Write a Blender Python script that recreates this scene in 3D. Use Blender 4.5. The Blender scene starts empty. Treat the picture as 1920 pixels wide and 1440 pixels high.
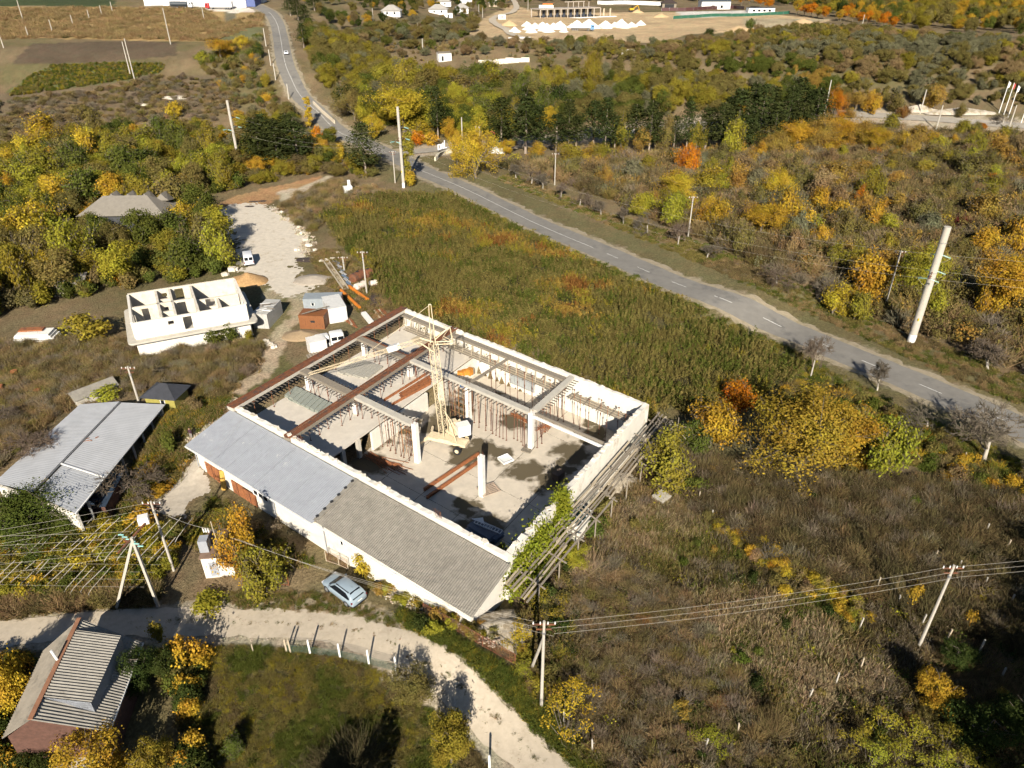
import bpy, bmesh, math, random
import numpy as np
from mathutils import Vector, Matrix
random.seed(7); RNG = np.random.default_rng(7)
SC = bpy.context.scene
COL = SC.collection
# ---------------------------------------------------------------- camera
FPX, CAMZ, PITCH = 1330.0, 55.0, math.radians(30.7)
cam = bpy.data.cameras.new('camera'); cam.sensor_width = 36; cam.lens = 36*FPX/1920
cam.clip_start = 0.5; cam.clip_end = 6000
camo = bpy.data.objects.new('camera', cam); COL.objects.link(camo)
camo.location = (0, 0, CAMZ); camo.rotation_euler = (math.pi/2-PITCH, 0, 0); SC.camera = camo
# ---------------------------------------------------------------- sky and sun
SUN_EL = math.radians(29)
w = bpy.data.worlds.new('World'); SC.world = w; w.use_nodes = True
nt = w.node_tree
sky = nt.nodes.new('ShaderNodeTexSky'); sky.sky_type = 'NISHITA'; sky.sun_disc = False
sky.sun_elevation = SUN_EL; sky.sun_rotation = math.pi; sky.altitude = 100; sky.air_density = .75; sky.dust_density = .3
bg = nt.nodes['Background']; nt.links.new(sky.outputs[0], bg.inputs[0]); bg.inputs[1].default_value = 0.05
sl = bpy.data.lights.new('sun', 'SUN'); sl.energy = 5.0; sl.angle = math.radians(0.53); sl.color = (1, .92, .79)
so = bpy.data.objects.new('sun', sl); COL.objects.link(so); so.rotation_euler = (math.pi/2-SUN_EL, 0, 0); so.location = (0, -60, 120)
vs = SC.view_settings; vs.view_transform = 'Standard'; vs.look = 'None'; vs.exposure = 0.78; vs.gamma = 1
SC.cycles.debug_use_spatial_splits = True; SC.cycles.max_bounces = 3; SC.cycles.diffuse_bounces = 1; SC.cycles.use_adaptive_sampling = True; SC.cycles.adaptive_threshold = .035; SC.cycles.adaptive_min_samples = 12; SC.cycles.transparent_max_bounces = 4
# ---------------------------------------------------------------- noise, terrain, pixel helpers
def _h(ix, iy, s=0):
    n = (ix.astype(np.int64)*374761393 + iy.astype(np.int64)*668265263 + s*1274126177) & 0x7fffffff
    n = ((n ^ (n >> 13))*1274126177) & 0x7fffffff
    return ((n ^ (n >> 16)) & 0xffff)/65535.0
def vnoise(x, y, s=0):
    x = np.asarray(x, float); y = np.asarray(y, float)
    ix, iy = np.floor(x), np.floor(y); fx, fy = x-ix, y-iy
    fx = fx*fx*(3-2*fx); fy = fy*fy*(3-2*fy)
    a = _h(ix, iy, s); b = _h(ix+1, iy, s); c = _h(ix, iy+1, s); d = _h(ix+1, iy+1, s)
    return (a*(1-fx)+b*fx)*(1-fy)+(c*(1-fx)+d*fx)*fy
def fbm(x, y, s=0):
    return .5*vnoise(x, y, s)+.3*vnoise(x*2.1, y*2.1, s+1)+.2*vnoise(x*4.3, y*4.3, s+2)
def sm(t):
    t = np.clip(t, 0, 1); return t*t*(3-2*t)
CP, SP = math.cos(PITCH), math.sin(PITCH)
def ray(px, py):
    v = (720-py)/FPX
    return np.array([(px-960)/FPX, CP+v*SP, -SP+v*CP])
def GZ(px, py, z=0.0):
    r = ray(px, py); t = (z-CAMZ)/r[2]; return np.array([0, 0, CAMZ])+r*t
QL, QB, QR, QN = [GZ(*p, 6.0)[:2] for p in ((437, 762), (760, 577), (1217, 757), (952, 1045))]
def BW(s, t, z=0.0):                                     # building frame (s along, t across) to world
    p = (QL*(1-s)+QN*s)*(1-t)+(QB*(1-s)+QR*s)*t
    return np.array([p[0], p[1], z])
def inpoly(x, y, poly):
    x = np.asarray(x, float); y = np.asarray(y, float); r = np.zeros(x.shape, bool); n = len(poly)
    for i in range(n):
        x0, y0 = poly[i]; x1, y1 = poly[(i+1) % n]
        c = ((y0 > y) != (y1 > y)) & (x < (x1-x0)*(y-y0)/((y1-y0) if y1 != y0 else 1e-9)+x0)
        r ^= c
    return r
HALLPIT = [BW(.345, .004)[:2], BW(.345, .992)[:2], BW(.992, .992)[:2], BW(.992, .004)[:2]]
HALLSLAB = [BW(.005, -.0)[:2], BW(.005, 1)[:2], BW(.36, 1)[:2], BW(.36, 0)[:2]]
LEANTO = [BW(.01, -.185)[:2], BW(.01, .01)[:2], BW(.995, .01)[:2], BW(.995, -.185)[:2]]
MC = BW(1.0, -.25)[:2]; MU = (BW(1, 0)-BW(0, 0))[:2]; MU = MU/np.linalg.norm(MU)
def hgt(x, y):
    x = np.asarray(x, float); y = np.asarray(y, float)
    t = -.45*x+.89*y
    h = 3*sm((t-76)/14)
    h = h+19*sm((y-228)/125)+13*sm((y-330)/170)*sm((-x-30)/90)
    h = h+3.5*(fbm(x/70, y/70, 5)-.5)*sm((y-120)/120)
    h = h+.25*(fbm(x/7, y/7, 3)-.5)*(1-sm((y-60)/50))
    du = (x-MC[0])*MU[0]+(y-MC[1])*MU[1]; dv = (x-MC[0])*MU[1]-(y-MC[1])*MU[0]
    h = h+2.5*np.exp(-(du/7.5)**2-(dv/4.2)**2)
    h = np.where(inpoly(x, y, HALLPIT), -.25, h)
    h = np.where(inpoly(x, y, HALLSLAB), np.minimum(h, 2.6), h)
    h = np.where(inpoly(x, y, LEANTO), np.minimum(h, .3), h)
    return h
_D = np.geomspace(18, 2600, 900)
def G(px, py, dz=0.0):                                    # pixel to the point of the ground it shows
    r = ray(px, py); t = _D/r[1]
    x = r[0]*t; z = CAMZ+r[2]*t; g = hgt(x, _D)
    k = np.nonzero(z <= g)[0]
    if len(k) == 0: i = len(_D)-1; return np.array([x[i], _D[i], g[i]+dz])
    i = k[0]
    if i == 0: return np.array([x[0], _D[0], g[0]+dz])
    a = z[i-1]-g[i-1]; b = z[i]-g[i]; f = a/(a-b)
    X = x[i-1]*(1-f)+x[i]*f; Y = _D[i-1]*(1-f)+_D[i]*f
    return np.array([X, Y, float(hgt(X, Y))+dz])
def zat(x, y): return float(hgt(x, y))
def projpx(P):
    d = np.asarray(P, float)-[0, 0, CAMZ]
    wv = d[..., 1]*CP-d[..., 2]*SP; u = d[..., 1]*SP+d[..., 2]*CP
    wv = np.maximum(wv, .1)
    return 960+FPX*d[..., 0]/wv, 720-FPX*u/wv
def mpp(p):                                               # metres per pixel at a point
    return float((p[1]*CP+(CAMZ-p[2])*SP)/FPX)
# ---------------------------------------------------------------- materials
MATS = {}
def M(name, col, rough=.8, var=.25, scale=1.5, bump=0.0, metal=0.0, col2=None, thr=None, spec=None, coord='Object', stretch=None):
    """procedural material: base colour, fine variation, optional second colour in noise patches, optional bump"""
    if name in MATS: return MATS[name]
    m = bpy.data.materials.new(name); m.use_nodes = True; n = m.node_tree; b = n.nodes['Principled BSDF']
    b.inputs['Roughness'].default_value = rough; b.inputs['Metallic'].default_value = metal
    if spec is not None: b.inputs['Specular IOR Level'].default_value = spec
    tc = n.nodes.new('ShaderNodeTexCoord'); mp = n.nodes.new('ShaderNodeMapping')
    n.links.new(tc.outputs[coord], mp.inputs[0])
    if stretch: mp.inputs['Scale'].default_value = stretch
    ns = n.nodes.new('ShaderNodeTexNoise'); ns.inputs['Scale'].default_value = scale; ns.inputs['Detail'].default_value = 7; ns.inputs['Roughness'].default_value = .65
    n.links.new(mp.outputs[0], ns.inputs['Vector'])
    rp = n.nodes.new('ShaderNodeValToRGB')
    e = rp.color_ramp.elements
    e[0].position = .25; e[1].position = .75
    e[0].color = [c*(1-var) for c in col]+[1]; e[1].color = [min(1, c*(1+var)) for c in col]+[1]
    n.links.new(ns.outputs[0], rp.inputs[0]); out = rp.outputs[0]
    if col2 is not None:
        n2 = n.nodes.new('ShaderNodeTexNoise'); n2.inputs['Scale'].default_value = scale*.45; n2.inputs['Detail'].default_value = 6; n2.inputs['Roughness'].default_value = .7
        n.links.new(mp.outputs[0], n2.inputs['Vector'])
        r2 = n.nodes.new('ShaderNodeValToRGB'); r2.color_ramp.elements[0].position = thr or .52; r2.color_ramp.elements[1].position = (thr or .52)+.1
        n.links.new(n2.outputs[0], r2.inputs[0])
        mx = n.nodes.new('ShaderNodeMix'); mx.data_type = 'RGBA'
        n.links.new(r2.outputs[0], mx.inputs[0]); n.links.new(out, mx.inputs[6]); mx.inputs[7].default_value = list(col2)+[1]; out = mx.outputs[2]
    n.links.new(out, b.inputs['Base Color'])
    if bump:
        bp = n.nodes.new('ShaderNodeBump'); bp.inputs['Strength'].default_value = .8; bp.inputs['Distance'].default_value = bump
        n.links.new(ns.outputs[0], bp.inputs['Height']); n.links.new(bp.outputs[0], b.inputs['Normal'])
    MATS[name] = m; return m
def foliage_mat(name, trans=.25, default=(.1, .12, .03), lv=.75):
    m = bpy.data.materials.new(name); m.use_nodes = True; n = m.node_tree; n.nodes.remove(n.nodes['Principled BSDF'])
    at = n.nodes.new('ShaderNodeAttribute'); at.attribute_type = 'INSTANCER'; at.attribute_name = 'tint'
    lvn = n.nodes.new('ShaderNodeAttribute'); lvn.attribute_type = 'GEOMETRY'; lvn.attribute_name = 'lv'
    sp = n.nodes.new('ShaderNodeSeparateColor'); n.links.new(lvn.outputs['Color'], sp.inputs[0])
    ma = n.nodes.new('ShaderNodeMath'); ma.operation = 'MULTIPLY_ADD'; ma.inputs[1].default_value = lv*1.1; ma.inputs[2].default_value = 1-lv*.55
    n.links.new(sp.outputs[0], ma.inputs[0])
    vm = n.nodes.new('ShaderNodeVectorMath'); vm.operation = 'SCALE'
    n.links.new(at.outputs['Vector'], vm.inputs[0]); n.links.new(ma.outputs[0], vm.inputs['Scale'])
    hs = n.nodes.new('ShaderNodeHueSaturation')
    h1 = n.nodes.new('ShaderNodeMath'); h1.operation = 'MULTIPLY_ADD'; h1.inputs[1].default_value = .05; h1.inputs[2].default_value = .478
    n.links.new(sp.outputs[1], h1.inputs[0]); n.links.new(h1.outputs[0], hs.inputs['Hue']); n.links.new(vm.outputs[0], hs.inputs['Color'])
    d = n.nodes.new('ShaderNodeBsdfDiffuse'); t = n.nodes.new('ShaderNodeBsdfTranslucent'); mx = n.nodes.new('ShaderNodeMixShader'); mx.inputs[0].default_value = trans
    for s_ in (d, t): n.links.new(hs.outputs[0], s_.inputs['Color'])
    n.links.new(d.outputs[0], mx.inputs[1]); n.links.new(t.outputs[0], mx.inputs[2])
    n.links.new(mx.outputs[0], n.nodes['Material Output'].inputs[0])
    MATS[name] = m; return m
FOL = foliage_mat('foliage'); TWIG = foliage_mat('twigs', 0.0, lv=.6); GRS = foliage_mat('dry_blades', .15, lv=.8)
BARK = M('bark', (.16, .13, .10), .9, .35, 4)
LIME = M('limewashed_bark', (.40, .36, .30), .9, .2, 4)
WHITE = M('white_limewash', (.72, .675, .59), .9, .10, .7, .01, col2=(.52, .45, .35), thr=.60)
STONE = M('limestone_block', (.70, .63, .52), .95, .18, 1.6, .04, col2=(.48, .41, .31), thr=.56)
CONC = M('concrete', (.46, .425, .36), .9, .16, 1.0, .01)
CONCW = M('white_concrete', (.74, .72, .67), .9, .10, 1.2)
RUST = M('rusty_steel', (.17, .062, .026), .85, .45, 2.2, 0, col2=(.09, .05, .035), thr=.5)
RUSTO = M('orange_rust', (.30, .11, .04), .85, .4, 3.0, 0, col2=(.16, .06, .03), thr=.52)
WOOD = M('grey_boards', (.23, .195, .15), .9, .3, 5.0, 0, stretch=(1, 1, 3))
WOODL = M('pale_boards', (.42, .35, .25), .9, .25, 5.0)
METAL = M('galvanised_sheet', (.31, .325, .355), .5, .12, 1.2, 0, spec=.4, col2=(.52, .51, .49), thr=.63)
METALW = M('whitened_sheet', (.43, .435, .445), .55, .12, .6, 0, spec=.5)
SLATE = M('fibre_cement', (.235, .215, .18), .9, .25, 1.6, 0, col2=(.19, .172, .145), thr=.54)
DARK = M('dark_void', (.02, .02, .022), .8, .1)
GLASS = M('window_glass', (.010, .012, .016), .15, .1, spec=.12)
YEL = M('crane_yellow', (.70, .575, .38), .6, .15, 3, 0, col2=(.60, .36, .14), thr=.62)
WPAINT = M('white_paint', (.74, .73, .70), .55, .1, 3)
POLEM = M('pole_concrete', (.43, .395, .335), .9, .12, 1.2)
STEEL = M('grey_steel', (.28, .28, .28), .5, .2, 4, metal=.4)
BRICK = M('red_brick', (.10, .048, .034), .9, .35, 3)  # brick red darkened to stand in for tree shade on the house gable
REDPROP = M('red_oxide_paint', (.17, .07, .045), .8, .4, 6)
WIREM = M('wire', (.36, .33, .28), .7, .05)
INSUL = M('glass_insulator', (.25, .50, .46), .3, .1)
BLACK = M('black_rubber', (.015, .015, .017), .7, .1)
# ---------------------------------------------------------------- mesh helper and tagging
class MB:
    def __init__(s): s.v = []; s.f = []
    def add(s, vs, fs):
        o = len(s.v); s.v += [tuple(map(float, q)) for q in vs]; s.f += [tuple(i+o for i in q) for q in fs]; return s
    def box(s, c, size, rz=0.0, tilt=None):
        a, b, h = size[0]/2, size[1]/2, size[2]/2; cr, sr = math.cos(rz), math.sin(rz)
        vs = []
        for z in (-h, h):
            for x, y in ((-a, -b), (a, -b), (a, b), (-a, b)): vs.append((c[0]+x*cr-y*sr, c[1]+x*sr+y*cr, c[2]+z))
        return s.add(vs, [(0, 3, 2, 1), (4, 5, 6, 7), (0, 1, 5, 4), (1, 2, 6, 5), (2, 3, 7, 6), (3, 0, 4, 7)])
    def bar(s, p, q, wd, ht, up=(0, 0, 1)):
        p = Vector(p); q = Vector(q); d = (q-p).normalized(); u = Vector(up)
        if abs(d.dot(u)) > .98: u = Vector((1, 0, 0))
        sd = d.cross(u).normalized(); u = sd.cross(d).normalized(); vs = []
        for e in (p, q):
            for a, b in ((-1, -1), (1, -1), (1, 1), (-1, 1)): vs.append(e+sd*(a*wd/2)+u*(b*ht/2))
        return s.add(vs, [(0, 1, 2, 3), (7, 6, 5, 4), (0, 4, 5, 1), (1, 5, 6, 2), (2, 6, 7, 3), (3, 7, 4, 0)])
    def tube(s, p, q, r0, r1=None, n=8, cap=True):
        r1 = r0 if r1 is None else r1
        p = Vector(p); q = Vector(q); d = (q-p).normalized(); u = Vector((0, 0, 1)) if abs(d.z) < .9 else Vector((1, 0, 0))
        a = d.cross(u).normalized(); b = d.cross(a); vs = []
        for e, r in ((p, r0), (q, r1)):
            for i in range(n):
                t = 2*math.pi*i/n; vs.append(e+a*(r*math.cos(t))+b*(r*math.sin(t)))
        fs = [(i, i+n, (i+1) % n+n, (i+1) % n) for i in range(n)]
        if cap: fs += [tuple(range(n)), tuple(range(2*n-1, n-1, -1))]
        return s.add(vs, fs)
    def path(s, pts, r, n=5):
        for a, b in zip(pts[:-1], pts[1:]): s.tube(a, b, r, r, n, False)
        return s
    def prism(s, poly, z0, z1):
        n = len(poly); zz0 = z0 if hasattr(z0, '__len__') else [z0]*n; zz1 = z1 if hasattr(z1, '__len__') else [z1]*n
        vs = [(p[0], p[1], zz0[i]) for i, p in enumerate(poly)]+[(p[0], p[1], zz1[i]) for i, p in enumerate(poly)]
        ar = sum(poly[i][0]*poly[(i+1) % n][1]-poly[(i+1) % n][0]*poly[i][1] for i in range(n))
        fs = [(i, (i+1) % n, (i+1) % n+n, i+n) for i in range(n)]+[tuple(range(n-1, -1, -1)), tuple(range(n, 2*n))]
        if ar < 0: fs = [tuple(reversed(f)) for f in fs]
        return s.add(vs, fs)
    def slab(s, quad, th):                               # four 3D corners, thickness downwards
        q = [tuple(map(float, c)) for c in quad]; lo = [(a, b, c-th) for a, b, c in q]
        return s.add(q+lo, [(0, 1, 2, 3), (7, 6, 5, 4), (0, 4, 5, 1), (1, 5, 6, 2), (2, 6, 7, 3), (3, 7, 4, 0)])
    def corrug(s, a, b, c, d, n, amp, th=.0):              # a->b across the waves, a->d along them
        a, b, c, d = [np.array(q, float) for q in (a, b, c, d)]
        nv = np.cross(b-a, d-a); nv /= np.linalg.norm(nv)
        if nv[2] < 0: nv = -nv
        vs = []; K = 4*n
        for i in range(K+1):
            f = i/K; o = nv*amp*math.sin(2*math.pi*f*n)
            vs.append(a+(b-a)*f+o); vs.append(d+(c-d)*f+o)
        return s.add(vs, [(2*i, 2*i+2, 2*i+3, 2*i+1) for i in range(K)])
    def build(s, name, mat, parent=None, off=None, smooth=False):
        me = bpy.data.meshes.new(name)
        o0 = np.array(off if off is not None else (parent['_o'] if parent is not None and '_o' in parent else (0, 0, 0)), float)
        me.from_pydata([(v[0]-o0[0], v[1]-o0[1], v[2]-o0[2]) for v in s.v], [], s.f); me.update()
        for m in (mat if isinstance(mat, (list, tuple)) else [mat]): me.materials.append(MATS[m] if isinstance(m, str) else m)
        if smooth: me.shade_smooth()
        o = bpy.data.objects.new(name, me); COL.objects.link(o)
        if parent is not None:
            o.parent = parent
            if '_o' in parent: o['_o'] = list(parent['_o'])
        elif off is not None:
            o.location = tuple(map(float, off)); o['_o'] = [float(c) for c in off]
        return o
def nth(k):
    return '%d%s' % (k, 'th' if 10 < k % 100 < 14 else {1: 'st', 2: 'nd', 3: 'rd'}.get(k % 10, 'th'))
def tag(o, label=None, cat=None, group=None, kind=None):
    if label: o['label'] = label
    if cat: o['category'] = cat
    if group: o['group'] = group
    if kind: o['kind'] = kind
    return o
def thing(name, loc, label, cat, group=None):
    o = bpy.data.objects.new(name, None); COL.objects.link(o); o.location = tuple(map(float, loc)); o['_o'] = [float(c) for c in loc]
    o.empty_display_size = .5
    return tag(o, label, cat, group)
def dup(root, loc, rz=0.0, scale=(1, 1, 1), label=None, group=None, tint=None):
    def cp(o, par):
        c = o.copy(); COL.objects.link(c); c.parent = par
        for ch in o.children: cp(ch, c)
        return c
    r = cp(root, None); r.location = tuple(map(float, loc)); r.rotation_euler = (0, 0, rz); r.scale = scale
    if label: r['label'] = label
    if group: r['group'] = group
    if tint is not None:
        for ch in [r]+list(r.children):
            if 'tint' in ch: ch['tint'] = [float(c) for c in tint]
    return r
def wall_open(mb, p0, p1, z0, z1, th, ops=()):
    """wall from p0 to p1 (xy) with rectangular openings (a, b, za, zb) given as fractions along and heights"""
    p0 = np.array(p0[:2], float); p1 = np.array(p1[:2], float); d = p1-p0; ln = np.linalg.norm(d); d /= ln; nrm = np.array([-d[1], d[0]])*th/2
    def blk(a, b, za, zb):
        if b-a < 1e-4 or zb-za < 1e-4: return
        A = p0+d*ln*a; B = p0+d*ln*b
        mb.prism([A-nrm, B-nrm, B+nrm, A+nrm], za, zb)
    x = 0
    for a, b, za, zb in sorted(ops):
        blk(x, a, z0, z1); blk(a, b, z0, za); blk(a, b, zb, z1); x = b
    blk(x, 1, z0, z1)
# ================================================================ SETTING
def catmull(P, step):
    P = np.array(P, float); P = np.vstack([2*P[0]-P[1], P, 2*P[-1]-P[-2]]); out = []
    for i in range(1, len(P)-2):
        n = max(2, int(np.linalg.norm(P[i+1]-P[i])/step))
        for k in range(n):
            t = k/n; a, b, c, d = P[i-1:i+3]
            out.append(.5*((2*b)+(c-a)*t+(2*a-5*b+4*c-d)*t*t+(3*b-a-3*c+d)*t**3))
    out.append(P[-2]); return np.array(out)
ROADPX = [(2080, 880), (1917, 805), (1747, 731), (1570, 658), (1462, 612), (1297, 543), (1130, 473), (1007, 421), (903, 370), (800, 325), (735, 292), (680, 268), (633, 247), (600, 215), (567, 185), (547, 150), (533, 112), (525, 67), (517, 40), (497, 20), (470, 8), (430, 3)]
ROAD = catmull([G(*p)[:2] for p in ROADPX], 2.5)
SIDEPX = [(738, 291), (790, 284), (850, 279), (940, 270), (1080, 258), (1300, 236), (1560, 216), (1700, 221), (1800, 228), (1930, 238), (2050, 250)]
SIDE = catmull([G(*p)[:2] for p in SIDEPX], 2.5)
TRKPX = [(-90, 1206), (0, 1190), (150, 1174), (300, 1167), (420, 1166), (560, 1171), (660, 1183), (740, 1209), (815, 1250), (880, 1304), (940, 1362), (1005, 1425), (1070, 1490)]
TRK = catmull([G(*p)[:2] for p in TRKPX], .5)
VILPX = [(960, -2), (968, 12), (963, 22), (930, 32), (925, 42), (955, 62), (985, 76)]
VIL = catmull([G(*p)[:2] for p in VILPX], 4)
def dist_poly(x, y, P):
    d = np.full(np.shape(x), 1e9)
    for q in P[::2]: d = np.minimum(d, (x-q[0])**2+(y-q[1])**2)
    return np.sqrt(d)
def strip(name, P, width, mat, dz, jit=0.0, off=0.0, i0=0, i1=None, parent=None, nx=4):
    P = P[i0:i1]; T = np.gradient(P, axis=0); T /= np.linalg.norm(T, axis=1)[:, None]; Nn = np.c_[-T[:, 1], T[:, 0]]
    vs = []; n = len(P)
    wl = width/2+jit*(fbm(P[:, 0]*.5, P[:, 1]*.5, 11)-.5)*2; wr = width/2+jit*(fbm(P[:, 0]*.5, P[:, 1]*.5, 17)-.5)*2
    for i in range(n):
        for k in range(nx+1):
            f = k/nx; o = off-wl[i]*(1-f)+wr[i]*f
            q = P[i]+Nn[i]*o; vs.append((q[0], q[1], zat(q[0], q[1])+dz+.0009*max(0, q[1]-60)))
    fs = [(i*(nx+1)+k, i*(nx+1)+k+1, (i+1)*(nx+1)+k+1, (i+1)*(nx+1)+k) for i in range(n-1) for k in range(nx)]
    mb = MB().add(vs, fs); o = mb.build(name, mat)
    # faces up
    if o.data.polygons[0].normal.z < 0: o.data.flip_normals()
    if parent is not None: o.parent = parent
    return o
# ---- ground colours: real ground cover by place
GP = [  # (pixel outline, colour, edge softness)
    ([(-300, -20), (215, -20), (215, 14), (90, 11), (-300, 14)], (.055, .07, .03)),
    ([(-300, 12), (240, 14), (385, 17), (400, 50), (300, 78), (95, 70), (-300, 76)], (.36, .25, .115)),
    ([(95, 68), (200, 41), (300, 20), (425, 46), (402, 76), (370, 79), (110, 73)], (.34, .235, .105)),
    ([(360, 22), (490, 22), (490, 50), (420, 46), (330, 42)], (.33, .23, .105)),
    ([(290, 38), (330, 18), (358, 20), (320, 42)], (.19, .19, .045)),
    ([(400, 75), (420, 50), (492, 50), (494, 78)], (.15, .15, .075)),
    ([(420, 22), (445, 22), (440, 46), (418, 45)], (.17, .15, .10)),
    ([(60, 82), (240, 76), (330, 80), (330, 105), (170, 118), (20, 120)], (.115, .085, .055)),
    ([(0, 180), (60, 140), (100, 122), (240, 117), (310, 120), (300, 137), (240, 150), (60, 175)], (.12, .13, .05)),
    ([(-100, 185), (180, 160), (250, 150), (420, 140), (450, 170), (400, 215), (250, 225), (60, 240), (-100, 265)], (.155, .115, .072)),
    ([(370, 15), (482, 12), (492, 23), (440, 24), (395, 20)], (.60, .54, .46)),
    ([(870, 62), (905, 36), (960, 8), (1010, 24), (1400, 22), (1560, 38), (1480, 58), (1290, 64), (1240, 80), (1000, 80), (915, 74)], (.47, .345, .20)),
    ([(1270, 22), (1408, 20), (1405, 30), (1275, 34)], (.62, .58, .52)),
    ([(1390, 34), (1560, 36), (1480, 52), (1400, 54)], (.40, .33, .21)),
    ([(830, 60), (960, 75), (1010, 96), (940, 120), (790, 92)], (.21, .155, .085)),
    ([(560, 60), (610, 65), (600, 100), (570, 90)], (.23, .17, .11)),
    ([(1560, 250), (2000, 240), (2000, 330), (1700, 320)], (.15, .115, .075)),
    ([(930, 300), (1330, 430), (1920, 700), (2100, 800), (2100, 560), (1500, 320), (1200, 290)], (.19, .13, .07)),
    ([(0, 640), (230, 620), (300, 680), (520, 640), (430, 760), (300, 740), (180, 740), (0, 900), (-100, 900)], (.15, .11, .06)),
    ([(520, 380), (640, 330), (740, 370), (700, 400), (600, 400), (580, 440), (530, 400)], (.20, .15, .085)),
    ([(480, 660), (520, 640), (560, 690), (445, 762), (380, 830), (340, 800), (430, 720)], (.13, .12, .05)),
    ([(980, 830), (1260, 860), (1500, 960), (1700, 1200), (1920, 1440), (1100, 1440), (960, 1120)], (.13, .10, .06)),
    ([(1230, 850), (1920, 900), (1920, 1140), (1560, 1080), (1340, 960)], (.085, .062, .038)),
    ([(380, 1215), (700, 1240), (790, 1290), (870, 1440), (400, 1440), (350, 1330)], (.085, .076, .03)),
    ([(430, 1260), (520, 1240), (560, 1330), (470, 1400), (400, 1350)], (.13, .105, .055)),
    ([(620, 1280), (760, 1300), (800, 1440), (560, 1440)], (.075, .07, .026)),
    ([(590, 1110), (700, 1120), (820, 1190), (760, 1185), (640, 1150), (560, 1130)], (.30, .25, .17)),
    ([(740, 1130), (830, 1180), (960, 1260), (1090, 1400), (1030, 1400), (880, 1260)], (.075, .10, .03)),
    ([(604, 408), (690, 372), (790, 368), (870, 372), (1000, 440), (1120, 497), (1250, 560), (1400, 635), (1500, 700), (1440, 735), (1255, 765), (1100, 690), (860, 600), (775, 572), (725, 545), (690, 500), (640, 460)], (.075, .066, .03)),
    ([(470, 360), (540, 345), (600, 330), (600, 345), (520, 372), (490, 395), (400, 400), (390, 385)], (.40, .24, .12)),
    ([(520, 360), (570, 350), (610, 330), (625, 330), (570, 362), (525, 378)], (.50, .42, .31)),
    ([(495, 540), (600, 545), (592, 575), (560, 600), (545, 640), (500, 660), (512, 600)], (.36, .30, .195)),
    ([(515, 560), (550, 555), (540, 600), (525, 640), (505, 650)], (.17, .15, .07)),
    ([(430, 735), (470, 690), (500, 650), (530, 600), (560, 590), (540, 650), (500, 710), (460, 745)], (.42, .34, .23)),
    ([(340, 830), (380, 780), (430, 750), (445, 765), (380, 830), (350, 850)], (.40, .34, .24)),
]
def ground_colour(X, Y, Z):
    px, py = projpx(np.stack([X, Y, Z], -1))
    k = np.clip(.075*np.sqrt(X*X+Y*Y)/50, .05, 1)
    wx = (fbm(X*.35, Y*.35, 21)-.5)*2.4; wy = (fbm(X*.35, Y*.35, 22)-.5)*2.4
    wpx, wpy = projpx(np.stack([X+wx, Y+wy, Z], -1))
    C = np.empty(X.shape+(3,)); C[:] = (.19, .142, .08)
    g = fbm(X/28, Y/28, 31)
    a = sm((g-.45)/.25)[..., None]; C = C*(1-a)+np.array([.145, .122, .058])*a
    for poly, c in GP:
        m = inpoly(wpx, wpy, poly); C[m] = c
    d = dist_poly(X, Y, ROAD); n1 = fbm(X*.5, Y*.5, 41)
    m = d+(n1-.5)*6 < 13; a = .75*m*(Y < 260); C = C*(1-a[..., None])+np.array([.135, .122, .055])*a[..., None]
    m = d+(n1-.5)*3.2 < 5.0; C[m] = (.24, .20, .13)
    d2 = dist_poly(X, Y, SIDE); m = d2+(n1-.5)*4 < 7; C[m & ~(d < 5)] = (.36, .30, .22)
    d3 = dist_poly(X, Y, TRK)
    m = d3+(n1-.5)*1.6 < 2.7; C[m] = (.34, .29, .21)
    v = (.78+.44*fbm(X*1.1, Y*1.1, 51))*(.85+.3*vnoise(X/9, Y/9, 52))
    C = C*v[..., None]
    hue = (vnoise(X*.6, Y*.6, 61)-.5)*.25
    C[..., 0] *= 1+hue*.5; C[..., 1] *= 1-hue*.2
    return np.clip(C, .01, .9)
def gmat():
    m = bpy.data.materials.new('ground_cover'); m.use_nodes = True; n = m.node_tree; b = n.nodes['Principled BSDF']; b.inputs['Roughness'].default_value = .95; b.inputs['Specular IOR Level'].default_value = .1
    a = n.nodes.new('ShaderNodeAttribute'); a.attribute_name = 'gcol'
    tc = n.nodes.new('ShaderNodeTexCoord')
    n1 = n.nodes.new('ShaderNodeTexNoise'); n1.inputs['Scale'].default_value = 2.6; n1.inputs['Detail'].default_value = 8; n1.inputs['Roughness'].default_value = .72
    n.links.new(tc.outputs['Object'], n1.inputs['Vector'])
    mr = n.nodes.new('ShaderNodeMapRange'); mr.inputs[1].default_value = .3; mr.inputs[2].default_value = .7; mr.inputs[3].default_value = .5; mr.inputs[4].default_value = 1.5
    n.links.new(n1.outputs[0], mr.inputs[0])
    mu = n.nodes.new('ShaderNodeVectorMath'); mu.operation = 'SCALE'; n.links.new(a.outputs['Vector'], mu.inputs[0]); n.links.new(mr.outputs[0], mu.inputs['Scale'])
    n.links.new(mu.outputs[0], b.inputs['Base Color'])
    bp = n.nodes.new('ShaderNodeBump'); bp.inputs['Distance'].default_value = .22; bp.inputs['Strength'].default_value = .9
    n.links.new(n1.outputs[0], bp.inputs['Height']); n.links.new(bp.outputs[0], b.inputs['Normal'])
    MATS['ground_cover'] = m; return m
GM = gmat()
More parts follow.
